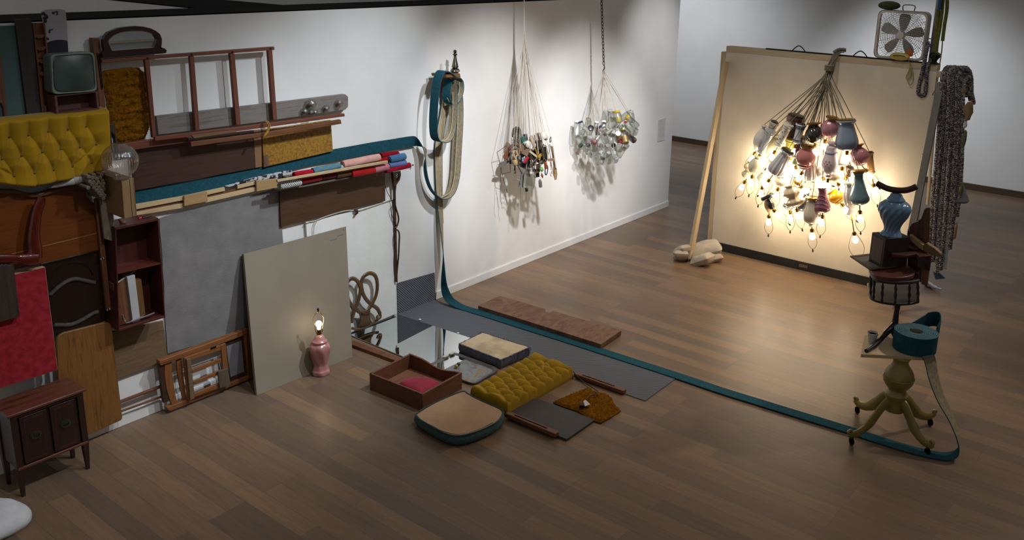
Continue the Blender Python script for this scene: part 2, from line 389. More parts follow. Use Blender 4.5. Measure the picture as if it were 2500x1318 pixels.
for yl, xl, xr in ((85, 85, 110), (115, 88, 113.5), (145.5, 91, 117), (176, 94, 120)):
    MB().prism(wpoly([(xl+1, yl), (xr-1.5, yl-1), (xr-1.5, yl+3), (xl+(xr-xl)*.7, yl+8), (xl+(xr-xl)*.3, yl+8.5), (xl+1, yl+4)], .05), (0, .028, 0)).build('divider', M_BROWN, t)
t = T('rounded_board', 'round-topped board in chipped white paint above the television', 'board', W(143, 130, 0))
top = [(102, 30), (104, 28), (112, 24), (130, 22.5), (150, 22), (158, 25), (161, 30), (163, 50), (166, 100), (167, 127), (118, 131), (112, 95), (107, 50)]
slab(top, .03, .022).build('board', mottle('chipped_white', '#9c9aa0', '#1a1226', 13, .7, det=6, lo=.6, hi=.615), t, bev=.002)
slab([(113.5, 106), (122, 101), (136, 97.5), (152, 97), (160, 98.5), (165, 101), (166.5, 126), (118, 130.5)], .033, .003).build('dark_band', mottle('dark_purple', '#17121f', '#1d1727', 10, .5), t)

def rrect(q, r, n=5):     # rounded quad: q corners as 3D points in order, r as a share of the sides
    out = []
    for i in range(4):
        p = q[i]; a = q[i].lerp(q[i-1], r); b = q[i].lerp(q[(i+1) % 4], r)
        for k in range(n+1):
            s = k/n; out.append(a.lerp(p, s).lerp(p.lerp(b, s), s))
    return out
q = wpoly([(124, 134), (230, 127), (238, 223), (129, 231)], .17)
t = T('television_front', 'old green grey television screen in its rounded bezel', 'television', W(180, 230, 0))
cen = sum(q, Vector())/4
o1 = rrect(q, .12); o2 = [cen+(p-cen)*.93+Vector((0, .0, 0)) for p in rrect(q, .16)]
mb = MB().prism([p+Vector((0, .012, 0)) for p in o1], (0, .11, 0)); mb.build('shell', mottle('grey_green_plastic', '#5d6a66', '#525e5b', 8, .4), t, bev=.008)
MB().ring(o1, o2, (0, .012, 0)).build('bezel', mottle('bezel_plastic', '#6f7b70', '#66726a', 8, .35), t, bev=.004)
def scr():
    m, nt, b = base('dusty_screen', .35, 0, .5); v = mapped(nt, (1, 1, 1)); n = nd(nt, 'ShaderNodeTexNoise', Scale=9.0, Detail=6); nt.links.new(v, n.inputs[0])
    w = nd(nt, 'ShaderNodeTexWave', Scale=55.0, bands_direction='Z'); nt.links.new(v, w.inputs[0])
    nt.links.new(ramp(nt, n.outputs[0], ['#2d3836', '#3f4c48'], [.3, .75]), b.inputs['Base Color']); bump(nt, b, w.outputs[0], .05, .003); return m
def sg(u, v):
    a, b2 = 2*u-1, 2*v-1; s = 1
    p = q[3].lerp(q[2], u).lerp(q[0].lerp(q[1], u), v); p = cen+(p-cen)*.9
    k = (abs(a)**5+abs(b2)**5)**.2; m = max(abs(a), abs(b2)) or 1; p = cen+(p-cen)*(m/max(k, m))
    return p+Vector((0, .004-.02*(1-a*a)*(1-b2*b2), 0))
MB().grid(sg, 14, 12).build('screen', scr(), t)

def openbox(t, px, d, dep, m, wl_=.006, bot=True, m2=None):   # open-fronted box on the wall, front outline px (TL,TR,BR,BL)
    q = wpoly(px, d); off = Vector((0, dep, 0)); c = sum(q, Vector())/4
    qi = [p.lerp(c, wl_/max((p-c).length, .01)*1.4) for p in q]
    nm = ('top_panel', 'side_panel', 'bottom_panel', 'side_panel')
    for i in range(4):
        j = (i+1) % 4; MB().prism([q[i], q[j], qi[j], qi[i]], off).build(nm[i], m, t, bev=.0015)
    MB().prism([p+off*.96 for p in qi], off*.04).build('back_panel', m2 or m, t)
    return q, qi
t = T('drawer_box', 'small empty open wooden drawer under the television screen', 'drawer', W(190, 279, 0))
openbox(t, [(133, 234), (239, 223), (243, 266), (138, 279)], .16, .12, wood('dull_red_wood', '#4a2a24', '#5a362e', '#3c201b', 0, 6, .6), .012)
t = T('slotted_post', 'upright brown wooden post with long slots right of the television', 'post', W(250, 264, 0))
slab([(225, 93), (243, 93), (258, 263), (244, 265), (236, 190)], .07, .05).build('post', M_BROWNZ, t, bev=.003)
for p in ([(235.5, 129), (238, 129), (249.5, 219), (247, 219)], [(240, 131), (242.5, 131), (252, 215), (249.5, 215)]):
    slab(p, .071, .002).build('slot', M_BLACK, t)
# arched mirror
t = T('arched_mirror', 'arched mirror in a dark purple-brown frame standing on the ladder', 'mirror', W(325, 143, .06))
out = [(251, 142), (250, 131), (256, 124), (253, 112), (252, 100), (256, 88), (264, 79), (288, 68.5), (308, 65.5), (330, 63.5), (350, 65), (368, 69), (381, 75), (391, 83), (396, 95), (395.5, 108), (394, 117.5), (402, 118), (408, 123), (406, 129.5), (396, 131), (320, 137)]
inn = [(273, 124), (272, 122), (270, 118), (266, 108), (264, 100), (268, 94), (278, 86), (292, 80), (304, 77), (322, 75), (338, 75), (351, 75.5), (365, 79), (376, 83), (384, 95), (382, 101), (379, 109), (377, 114), (376, 116), (370, 117), (360, 117.5), (310, 121)]
sc = 1
MB().ring(wpoly(out, .11), wpoly(inn, .11), (0, .035, 0)).build('frame', wood('purple_brown', '#21100f', '#2c1716', '#180a0b', 0, 5, .3, coat=.3), t, bev=.008)
MB().prism(wpoly(inn, .09), (0, .006, 0)).build('glass', M_MIRROR, t)
rim = [Vector(p)+Vector((0, -.004, 0)) for p in wpoly(inn, .095)]
MB().tube(rim, .005, 6, closed=True).build('bevelled_edge', mottle('bevel_glass', '#a9aaa2', '#b5b6ae', 4, .15, .6), t)
# ladder
t = T('wooden_ladder', 'reddish brown wooden ladder hung sideways on the white wall', 'ladder', W(460, 345, 0))
slab([(248, 145), (670, 114), (670.5, 122), (249, 153.5)], .10, .035).build('rail', M_LADDER, t, bev=.003)
slab([(287, 352), (380, 339.5), (461, 336), (460, 348), (380, 358), (325, 366), (290, 371)], .10, .035).build('rail', M_LADDER, t, bev=.003)
for p in ([(354, 146), (365, 145), (382, 334), (373, 337)], [(464, 138), (474, 137), (488, 318), (477, 320)], [(562, 131), (573, 130), (588, 304), (577, 306)], [(655, 123), (665, 122), (677, 292), (667, 293)]):
    slab(p, .098, .03).build('rung', M_LADDERZ, t, bev=.003)
for x, y in ((361, 142), (468, 133), (568, 127), (661, 118)):
    MB().ball(W(x, y, .102), .008, 8).build('bolt', M_DKMETAL, t)
# shag rug pieces
M_SHAG = mottle('gold_shag', '#8a5a12', '#6b430c', 30, 1, bmp=1, bsc=160, spec=.05, lo=.3, hi=.7)
def inside(p, poly):
    c = False; n = len(poly)
    for i in range(n):
        a, b = poly[i], poly[i-1]
        if (a[1] > p[1]) != (b[1] > p[1]) and p[0] < (b[0]-a[0])*(p[1]-a[1])/(b[1]-a[1])+a[0]: c = not c
    return c
def shag(name, poly3, nrm, th, label, n=75):   # tufted pile over an outline: raised, noisy, with small loops
    nrm = Vector(nrm); ux = Vector((1, 0, 0)); uy = nrm.cross(ux)
    c = sum(poly3, Vector())/len(poly3); P = [((p-c).dot(ux), (p-c).dot(uy)) for p in poly3]
    x0, x1 = min(p[0] for p in P), max(p[0] for p in P); y0, y1 = min(p[1] for p in P), max(p[1] for p in P)
    st = max(x1-x0, y1-y0)/n; nx = int((x1-x0)/st)+1; ny = int((y1-y0)/st)+1; ids = {}; mb = MB(); vs = []; fs = []
    def vid(i, j):
        if (i, j) not in ids:
            x, y = x0+i*st, y0+j*st; q = Vector((x*9, y*9, 0))
            h = th*(.55+.5*noise.noise(Vector((x*12, y*30, 3)))+.45*RN.random())
            e = not all(inside((x+a*st*2, y+b*st*2), P) for a, b in ((1, 0), (-1, 0), (0, 1), (0, -1)))
            if e: h *= .35
            vs.append(c+ux*(x+RN.uniform(-.45, .45)*st)+uy*(y+RN.uniform(-.45, .45)*st)+nrm*h); ids[i, j] = len(vs)-1
        return ids[i, j]
    for i in range(nx):
        for j in range(ny):
            if inside((x0+(i+.5)*st, y0+(j+.5)*st), P): fs.append((vid(i, j), vid(i+1, j), vid(i+1, j+1), vid(i, j+1)))
    mb.add(vs, fs); mb.prism([p for p in poly3], nrm*.006)
    return one(name, mb, M_SHAG, label, 'rug', smooth=180)
shag('shag_rug_piece', wpoly([(250, 172), (300, 166), (335, 165), (345, 172), (358, 180), (360, 200), (362, 230), (363, 280), (364, 308), (358, 325), (350, 342), (310, 345), (286, 347), (268, 320), (262, 262), (252, 205)], .008), (0, -1, 0), .03, 'torn gold shag rug piece hanging behind the ladder')
# weathered board, domes, sticks
one('weathered_board', slab([(382, 284), (620, 257), (843, 230), (850, 236), (850, 260), (843, 268), (620, 300), (387, 329)], .05, .04), M_WEATH, 'long grey weathered board with clipped end behind the ladder rungs', 'board', bev=.002)
def dome(name, x, y, r, c, label):
    p = W(x, y, .056); R_ = r*mpp(x, y); t = T(name, label, 'paperweight', p, 'glass domes on the weathered board')
    MB().ball(p+Vector((0, -R_*.45, 0)), R_, 20, (1, .8, 1)).build('dome', thin_glass('dome_glass', '#e6e6e2', .3), t)
    MB().ball(p+Vector((0, -R_*.4, 0)), R_*.5, 10, (1, .7, .8)).build('core', mottle('core_'+c, '#'+c, '#8a7a78', 30, .5), t)
dome('glass_dome', 755, 254, 14, '7a6058', 'largest clear glass dome on the grey weathered board')
dome('glass_dome', 793.5, 265, 9.5, '6b5c58', 'small brownish glass dome between two others on the weathered board')
dome('glass_dome', 825, 252, 10.5, '7d2a2c', 'glass dome with red centre near the clipped board end')
dome('glass_dome', 741, 272, 10, '2a3a3a', 'dark teal glass dome low on the weathered board')
dome('glass_dome', 757, 275, 9, '5a3a4a', 'purplish glass dome just below the largest one')
dome('glass_dome', 767, 274, 8, '70605a', 'small clear dome at right of the purplish one')
one('wooden_stick', slab([(379, 334.5), (600, 308), (841, 277), (842, 284), (600, 318), (379, 344)], .155, .025), M_LADDER, 'long thin brown lath running under all the ladder rungs', 'stick', 'laths bundled under the ladder', bev=.002)
one('wooden_stick', slab([(466, 346), (640, 325), (832, 292), (834, 302), (700, 325), (640, 334), (467, 358)], .155, .03), M_BROWN, 'lower brown batten with splintered dark right end', 'stick', 'laths bundled under the ladder', bev=.002)
one('wooden_stick', slab([(468, 331), (575, 318.5), (578, 322), (474, 338)], .185, .02), M_ROUGH, 'short broken grey-brown lath lying over the longer laths', 'stick', 'laths bundled under the ladder', bev=.002)
pts = [W(x, y, d) for x, y, d in ((643, 299, .16), (648, 297, .19), (653, 301, .2), (655, 311, .2), (651, 322, .2), (645, 331, .2), (641, 338, .19))]
one('yellow_twine', MB().tube(spline(pts), .005, 6).tube([p+Vector((.014, 0, .002)) for p in spline(pts)], .005, 6), mottle('yellow_rope', '#8d6a20', '#a07c2c', 60, .9), 'yellow cord looped over the bundled laths', 'cord')
one('dark_plank', slab([(320, 352), (380, 345), (618, 318), (623, 410), (332, 465)], .045, .02), M_WALNUT, 'wide dark brown plank above the teal strip left of the tan board', 'plank', bev=.002)
one('tan_board', slab([(619, 318), (638, 316), (639.5, 407), (623.5, 410)], .045, .02), wood('tan_board', '#6d4e35', '#7d5c40', '#5c3f2a', 2, 6, .6), 'short tan upright board beside the gold patterned board', 'board', bev=.002)
t = T('patterned_board', 'gold patterned wallpaper board hanging below the bundled laths', 'board', W(728, 408, 0))
slab([(640, 316), (700, 309), (808, 293), (813, 369), (644, 408)], .05, .02).build('board', mottle('gold_pattern', '#9c7220', '#6f4d1a', 55, .5, det=6, lo=.34, hi=.66), t, bev=.002)
slab([(644, 380), (655, 378.5), (657, 405), (645, 408)], .053, .003).build('corner_patch', wood('patch', '#5d3f30', '#694838', '#4e3427', 2, 6, .6), t)
# tufted headboard
def tufted(name, fn, btn, nrm, D, sg_, label, cat, nu, nv, links, th, depth_dir):
    t = T(name, label, cat, fn(.5, 0)); mb = MB()
    def hgt(p):
        q = min((p-b).length for b in btn); c = 9
        for a, b in links:
            ab = b-a; s = max(0, min(1, (p-a).dot(ab)/ab.dot(ab))); c = min(c, (p-(a+ab*s)).length)
        return D*(.5*(1-math.exp(-(q/sg_)**1.2))+.55*(1-math.exp(-(c/(sg_*.42))**.85)))
    def g(u, v):
        p = fn(u, v); e = min(min(u, 1-u)*nu/5, min(v, 1-v)*nv/5, 1); e = math.sqrt(max(0, 1-(1-e)**2))
        return p+Vector(nrm)*(hgt(p)*e-(1-e)*D*.8)
    mb.grid(g, nu, nv)
    rim = [g(i/nu, 0) for i in range(nu+1)]+[g(1, j/nv) for j in range(1, nv+1)]+[g(i/nu, 1) for i in range(nu-1, -1, -1)]+[g(0, j/nv) for j in range(nv-1, 0, -1)]
    k = len(rim); off = Vector(depth_dir)*th
    mb.add(rim+[p+off for p in rim], [(i, i+k, (i+1) % k+k, (i+1) % k) for i in range(k)]+[tuple(range(2*k-1, k-1, -1))])
    mb.build('upholstery', M_VELVET, t, smooth=180)
    for b in btn: MB().ball(b+Vector(nrm)*.004, .012, 8, (1, 1, 1)).build('button', mottle('velvet_button', '#6b5210', '#5c4810', 20, .7), t)
    return t
def pl(pts, u):
    for i in range(len(pts)-1):
        if u <= pts[i+1][0] or i == len(pts)-2:
            s = (u-pts[i][0])/(pts[i+1][0]-pts[i][0]); return pts[i][1]+(pts[i+1][1]-pts[i][1])*s
TOPL = [(-60, 300), (0, 292), (100, 281), (190, 273), (262, 264)]
BOTL = [(-60, 447), (0, 451), (40, 457), (80, 459), (120, 450), (160, 442), (200, 432), (240, 421), (272, 408)]
def hb(u, v):
    x1 = 262+(1-v)*10; x = -60+(x1+60)*u
    return W(x, pl(BOTL, x)*(1-v)+pl(TOPL, x)*v, .17)
z = .2504
bt = [[(-95, 360), (85, 330), (270, 312), (465, 278), (655, 258), (835, 228)], [(-160, 575), (15, 545), (205, 512), (405, 478), (590, 447), (775, 430), (935, 402)], [(-60, 740), (130, 712), (330, 682), (515, 652), (700, 618), (885, 582)]]
B3 = [[W(x*z, 250+y*z, .17) for x, y in r] for r in bt]
lk = []
for r in (0, 1):
    for a in B3[r]:
        for b in sorted(B3[r+1], key=lambda q: (a-q).length)[:2]: lk.append((a, b))
for a in B3[0]: lk.append((a, a+Vector((0, 0, .16))))
for a in B3[2]: lk.append((a, a+Vector((0, 0, -.14))))
tufted('tufted_headboard', hb, [p for r in B3 for p in r], (0, -1, 0), .062, .07, 'gold velvet button-tufted headboard hanging above the polished wooden one', 'headboard', 170, 84, lk, .06, (0, 1, 0))
# lower left: polished headboard and neighbours
t = T('wooden_headboard', 'large polished reddish brown headboard with wavy top edge', 'headboard', W(120, 668, 0))
wave = [(-60, 462), (0, 463), (37, 463.5), (75, 473), (100, 472), (125, 464), (150, 458), (195, 449.5), (207, 455)]
slab(wave+[(212, 482), (235, 500), (246, 610), (96, 644), (-60, 682)], .075, .025).build('panel', M_HEAD, t, bev=.003)
slab(wave+[(x, y+9) for x, y in wave[::-1]], .10, .05).build('top_rail', wood('rail_wood', '#54321c', '#684327', '#42240f', 0, 6, .4), t, bev=.005)
slab([(-60, 641), (240, 567.5), (240, 569.5), (-60, 643)], .079, .004).build('inlay_line', mottle('pale_inlay', '#8a6238', '#966c40', 20, .4), t)
tp = slab([(232, 487), (245, 484), (272, 753), (260, 755)], .105, .03).build('side_post', M_BROWNZ, t, bev=.004)
for x, y in ((250, 631), (265, 755)):
    for dx in (-3, 3): MB().ball(W(x+dx, y-dx*.4, .108), .009, 8).build('bolt', M_CHROME, tp)
# cabriole leg
t = T('cabriole_leg', 'glossy dark red curved chair leg bent at its knee', 'chair leg', W(85, 650, .1))
ax = [(101, 482), (98, 495), (91, 515), (86, 545), (83, 580), (86, 610), (84, 628)]; wd_ = [9, 12, 11.5, 12.5, 14, 16, 19]
d = .15
MB().tube(spline([W(x, y, d) for x, y in ax]), [pl([(i, w*mpp(80, 560)) for i, w in enumerate(wd_)], k/6) for k in range(37)], 10, flat=(0, -1, 0)).build('upper_leg', M_RED, t, smooth=60)
ax = [(92, 632), (70, 634), (45, 632), (20, 631), (-40, 634)]; wd_ = [16, 17, 11, 11.5, 13]
MB().tube(spline([W(x, y, d+.012) for x, y in ax]), [pl([(i, w*mpp(40, 630)) for i, w in enumerate(wd_)], k/6) for k in range(25)], 10, flat=(0, -1, 0)).build('lower_leg', M_RED, t, smooth=60)
# carved dark panel
t = T('carved_footboard', 'dark carved footboard panel with two curving mouldings', 'panel', W(185, 815, 0))
slab([(108, 646), (244, 611), (258, 783), (133, 820)], .07, .022).build('panel', M_DARKP, t, bev=.003)
slab([(99, 644), (240, 610.5), (240, 613.5), (100, 648)], .085, .03).build('top_moulding', M_DARKP, t, bev=.002)
arch = [(126, 690), (131, 672), (141, 657), (155, 647), (172, 641), (190, 640), (208, 644), (220, 655), (227, 670)]
MB().tube(spline([W(x, y, .072) for x, y in arch]), .007, 6).build('arch_moulding', M_DARKP, t)
M_SWOOSH = mottle('worn_moulding', '#3c3433', '#4a4140', 30, .25, coat=.4)
for c in ([(120, 721), (140, 702), (160, 688), (175, 682), (190, 681), (215, 686), (234, 690)], [(131, 793), (150, 793), (173, 792), (195, 783), (213, 773), (228, 764), (241, 760)]):
    MB().tube(spline([W(x, y, .078) for x, y in c]), [.004]+[.013]*(len(spline(c and [(0, 0, 0)]*len(c)))-2)+[.004], 8).build('curved_moulding', M_SWOOSH, t)
one('beige_board', slab([(244, 487), (274, 494), (284, 591), (255, 583)], .16, .02), mottle('beige_board', '#6d6052', '#75685a', 8, .7), 'small plain beige board hanging left of the dark bookcase', 'board', bev=.002)
t = T('red_board', 'crimson fuzzy panel with tan top edge behind the cabinet', 'panel', W(60, 945, 0))
pr_ = [(-60, 692), (35, 670), (110, 652), (141, 903), (-60, 966)]
slab(pr_, .13, .04).build('board', M_PINE, t)
slab([(-60, 693), (35, 671), (109.5, 653), (140.5, 902.5), (-60, 965)], .134, .0035).build('crimson_cloth', mottle('crimson_felt', '#a02c36', '#87202a', 22, .95, bmp=.4, bsc=200, spec=.1), t)
one('scalloped_block', slab([(-60, 657), (0, 648), (6, 645), (10, 648), (16, 645), (22, 648), (28, 645), (34, 647), (49, 773), (-60, 803)], .185, .045), wood('olive_brown', '#2e2118', '#3a2b20', '#241911', 2, 5, .6), 'dark olive-brown block with scalloped top in front of the red panel', 'block', bev=.003)
one('table_leaf', slab(rp := [(139, 832), (141, 824), (147, 817), (157, 812), (252, 788), (262, 787.5), (269, 790), (273, 797), (280, 860), (299, 1020), (296, 1026), (226, 1057), (150, 1080)], .10, .025), M_OAK, 'honey oak table leaf with rounded corners standing beside the cabinet', 'table leaf', bev=.004)
one('rough_board', slab([(268, 812), (398, 783), (410, 880), (285, 925)], .03, .02), M_ROUGH, 'rough brown board on the wall below the dark bookcase', 'board', bev=.002)
for a, b, r, l in (((292, 981), (395, 942), 4, 'thicker brown wooden rod low on the wall beside the table leaf'), ((292, 1005), (396, 967.5), 2.6, 'thinner brown wooden rod just above the white baseboard')):
    one('wooden_rod', MB().tube([W(*a, .045), W(*b, .045)], r*mpp(340, 980), 8), M_BROWN, l, 'rod')
# bookcase
t = T('bookcase', 'dark red-brown open bookcase box with one shelf', 'bookcase', W(330, 800, 0))
M_CASE = wood('bookcase_wood', '#3a1410', '#4a1d17', '#2c0e0b', 2, 6, .5)
q, qi = openbox(t, [(281, 556), (387, 532), (404, 775), (290, 809)], .21, .195, M_CASE, .014)
a, b = W(279.5, 667, .205), W(390, 640.5, .205)
l, r = q[0].lerp(q[3], .43), q[1].lerp(q[2], .44)
MB().prism([l.lerp(r, .03)+Vector((0, .004, 0)), r.lerp(l, .03)+Vector((0, .004, 0)), r.lerp(l, .03)+Vector((0, .185, 0)), l.lerp(r, .03)+Vector((0, .185, 0))], (0, 0, -.012)).build('shelf', M_MAHOGX, t)
bl, brr = qi[3], qi[2]
def bk(s, w, h, dp, y0, m, name, label, cat, lean=0):
    p = bl.lerp(brr, s)+Vector((0, y0, .002)); M = Matrix.Rotation(lean, 3, 'Y')
    return tag(MB().box(p+M @ Vector((0, dp/2, h/2)), (w, dp, h), M).build(name, m, bev=.002), label, cat, 'books in the bookcase')
bk(.13, .05, .33, .12, .05, M_BROWNZ, 'book', 'widest brown board-like book at left in the bookcase', 'book', -.03)
bk(.27, .045, .335, .12, .05, wood('book_tan', '#5c3a22', '#6e4a2d', '#4d2f1a', 2, 5, .6), 'book', 'tan brown book left of the white one', 'book', -.03)
bk(.42, .058, .36, .1, .03, mottle('white_spine', '#a9a9ab', '#b4b4b6', 6, .6), 'book', 'tall white book standing in the bookcase', 'book', -.02)
bk(.58, .045, .31, .11, .04, wood('book_brown', '#523617', '#64451f', '#452c12', 2, 5, .6), 'book', 'mid brown book right of the white one', 'book', -.02)
one('chrome_rod', MB().tube(spline([W(299, 768, .19), W(303, 781, .19), W(309, 786.5, .19), W(318, 785, .19), W(345, 775, .19), W(376, 763, .19)], 5), .008, 8), M_CHROME, 'bent shiny chrome rod lying on the bookcase bottom', 'rod')
one('thin_stick', MB().tube([W(284, 692, .18), W(336, 656, .1)], .006, 6), mottle('pale_stick', '#8d8780', '#989289', 10, .6), 'thin pale stick slanting under the bookcase shelf', 'stick')
p = W(357, 529, .12)
t = T('flashlight', 'small black torch with red end lying on the bookcase', 'torch', p)
MB().tube([W(347, 532, .13), W(366, 527.5, .13)], .011, 10).build('body', M_DKMETAL, t)
MB().tube([W(338, 534, .13), W(345, 532.3, .13)], .013, 10).build('red_cap', mottle('red_plastic', '#8a0f17', '#7a0d14', 9, .35), t)
one('small_bracket', MB().tube(spline([W(292, 536, .12), W(299, 544, .15), W(305, 542, .15)], 4), .012, 8), M_BROWN, 'little brown wooden bracket beside the torch on the bookcase', 'bracket')
# box with globe
dB = .40; q = [W(297, 440, dB), W(325.5, 434, dB), W(333, 527, dB), W(304, 534.5, dB)]
t = T('brown_box', 'tall brown box projecting from the wall under the glass globe', 'box', W(315, 530, .2))
mb = MB().prism(q, (0, dB-.03, 0)); mb.build('body', mottle('brown_card', '#7c6240', '#866b47', 6, .75), t, bev=.003)
m1 = q[0].lerp(q[1], .66); m2 = q[3].lerp(q[2], .66)
MB().prism([m1+Vector((-.0015, -.001, 0)), m1+Vector((.0015, -.001, 0)), m2+Vector((.0015, -.001, 0)), m2+Vector((-.0015, -.001, 0))], (0, .002, 0)).build('seam', M_DKMETAL, t)
for n_, (a, b) in (('lid_edge', (q[0], q[3])), ('lid_edge', (q[1], q[2]))):
    MB().tube([a, b], .0035, 5).build(n_, mottle('worn_edge', '#6a5132', '#77603c', 20, .8), t)
topz = max(q[0].z, q[1].z)
gx = (q[0].x+q[1].x)/2
best = min((abs(proj((gx, WY-dB+k*.01, topz+.13))[0]-300), k) for k in range(0, 35))[1]
gp = Vector((gx-.02, WY-dB+best*.01, topz))
R_ = .118
t = T('glass_globe', 'clear ribbed glass globe lampshade on top of the brown box', 'globe', gp)
pf = [(.05, 0), (.053, .012), (.062, .022)]+[(R_*math.sin(a), .125-R_*math.cos(a)) for a in [math.radians(d_) for d_ in range(35, 165, 10)]]+[(.04, .245)]
MB().lathe(pf, 72, Matrix.Translation(gp), ribs=36, amp=.012).build('globe', thin_glass('ribbed_glass', '#e9e2dc'), t, smooth=60)
# tubes
rows = [(870, 725, 3), (905, 705, 1)]
TUB = [(870, 725), (918, 706), (990, 704), (905, 735), (945, 745), (978, 735), (880, 770), (915, 775), (960, 775), (1000, 765), (900, 800), (940, 805), (985, 798), (1010, 790), (862, 830), (920, 830), (965, 830), (1005, 825), (945, 855), (985, 858), (1015, 850), (965, 880), (1000, 885), (985, 905), (1018, 905), (1010, 935)]
M_CARD = mottle('cardboard', '#6f6254', '#7b6d5e', 15, .9)
proto = None
for i, (x, y) in enumerate(TUB):
    d = .30-.0008*abs(870-x)*.5
    p = W(x*z, 250+y*z, d)
    if proto is None:
        mb = MB(); pf = [(.0125, 0), (.0125, .2), (.0095, .2), (.0095, .0)]
        mb.lathe(pf, 12, Matrix.Rotation(-math.pi/2, 4, 'X') @ Matrix.Translation((0, 0, 0)))
        proto = tag(mb.build('cardboard_tube', M_CARD, loc=p, local=True), 'thin open cardboard tube in the stack beside the brown box', 'tube', 'cardboard tubes stacked beside the brown box')
    else: dup(proto, p)
mb = MB(); a, b = W(121, 458, .13), W(211, 432, .2); L = (b-a).length
mb.lathe([(.004, 0), (.014, L*.15), (.022, L*.45), (.03, L*.62), (.027, L*.66), (.031, L*.7), (.03, L)], 14, frame(a, b))
one('tapered_leg', mb, mottle('silver_white', '#a8a5a2', '#8f8b88', 14, .35), 'pale tapered wooden leg lying between the two headboards', 'leg')
t = T('dark_bracket', 'dark forked upright post end beside the gold shag rug', 'post', W(275, 385, 0))
slab([(264.5, 303), (276, 302), (281, 303), (287, 352), (290, 372), (285, 375), (280, 330), (272, 322), (276, 374), (271, 375), (266, 330)], .065, .04).build('post', wood('smoky_wood', '#2d211c', '#3a2c25', '#211814', 2, 6, .5), t, bev=.003)
# ---------------- wall assemblage, centre ----------------
M_BLANK = mottle('grey_blanket', '#7d7a79', '#727070', 7, .95, bmp=.35, bsc=170, spec=.05)
def blanket_grid():
    def g(u, v):
        top = [(390, 533), (450, 515), (560, 490), (682, 462)]; bot = [(409, 862), (500, 838), (600, 808), (705, 775)]
        x0 = pl([(i/3, p[0]) for i, p in enumerate(top)], u), pl([(i/3, p[1]) for i, p in enumerate(top)], u)
        x1 = pl([(i/3, p[0]) for i, p in enumerate(bot)], u), pl([(i/3, p[1]) for i, p in enumerate(bot)], u)
        p = W(x0[0]+(x1[0]-x0[0])*v, x0[1]+(x1[1]-x0[1])*v, .018)
        return p+Vector((.004*noise.noise(p*9) if u in (0, 1) else 0, -.006*noise.noise(p*3.1)-.002*noise.noise(p*14), .004*noise.noise(p*8+Vector((5, 0, 0))) if v in (0, 1) else 0))
    mb = MB().grid(g, 40, 40); n = len(mb.v); mb.add([v+Vector((0, .006, 0)) for v in mb.v], [tuple(reversed(f)) for f in mb.f])
    return mb
one('grey_blanket', blanket_grid(), M_BLANK, 'large plain grey felt blanket hanging flat on the wall', 'blanket')
t = T('wooden_rail', 'pale pine double rail across the top of the grey blanket', 'rail', W(480, 510, 0))
slab([(332, 499), (446, 479), (549, 457), (549.5, 466), (446, 489), (333, 511)], .05, .02).build('upper_lath', M_PINE, t, bev=.001)
slab([(333, 511), (549, 466), (626, 448), (626, 456), (549, 472), (333, 518)], .034, .006).build('recess', M_BROWN, t)
slab([(333, 518), (450, 496), (627, 456), (627, 466), (450, 507), (334, 526)], .05, .02).build('lower_lath', M_PINE, t, bev=.001)
slab([(580, 452), (626, 441), (626, 450), (580, 461)], .05, .014).build('short_lath', M_PINE, t, bev=.001)
for p in ([(450, 479), (506, 467.5), (507, 492), (450, 503.5)], [(626, 441), (676, 436.5), (677, 458), (627, 467.5)]):
    slab(p, .072, .02).build('block', wood('tan_block', '#97784f', '#a2835a', '#8b6c45', 0, 5, .6), t, bev=.002)
one('chipped_plank', slab([(551, 455), (620, 434), (700, 417), (713, 416), (714, 433), (640, 441), (625, 439), (560, 456)], .048, .02), mottle('chipped_purple', '#b4b3b6', '#231a22', 16, .6, det=6, lo=.5, hi=.54), 'plank with chipped white paint over dark purple near the rolled cloths', 'plank', bev=.001)
t = T('dark_board', 'dark brown rectangular board with top ledge below the rolled cloths', 'board', W(812, 520, 0))
slab([(683, 468), (940, 419), (941, 490), (686, 554)], .035, .025).build('face_board', wood('umber_board', '#3d2718', '#4a3020', '#301d12', 0, 6, .5), t, bev=.002)
slab([(682, 463), (940, 414.5), (940, 419), (683, 467.5)], .15, .14).build('ledge', wood('grey_ledge', '#5f554b', '#6b6056', '#51473e', 0, 6, .7), t, bev=.001)
slab([(700, 432), (950, 388), (950, 391), (700, 435)], .11, .1).build('upper_ledge', wood('grey_ledge', '', ''), t)
one('long_lath', slab([(677, 439), (947, 392), (947, 398), (678, 444.5)], .215, .02), M_PINE, 'long thin pine lath running in front of the rolled cloths', 'lath', bev=.001)
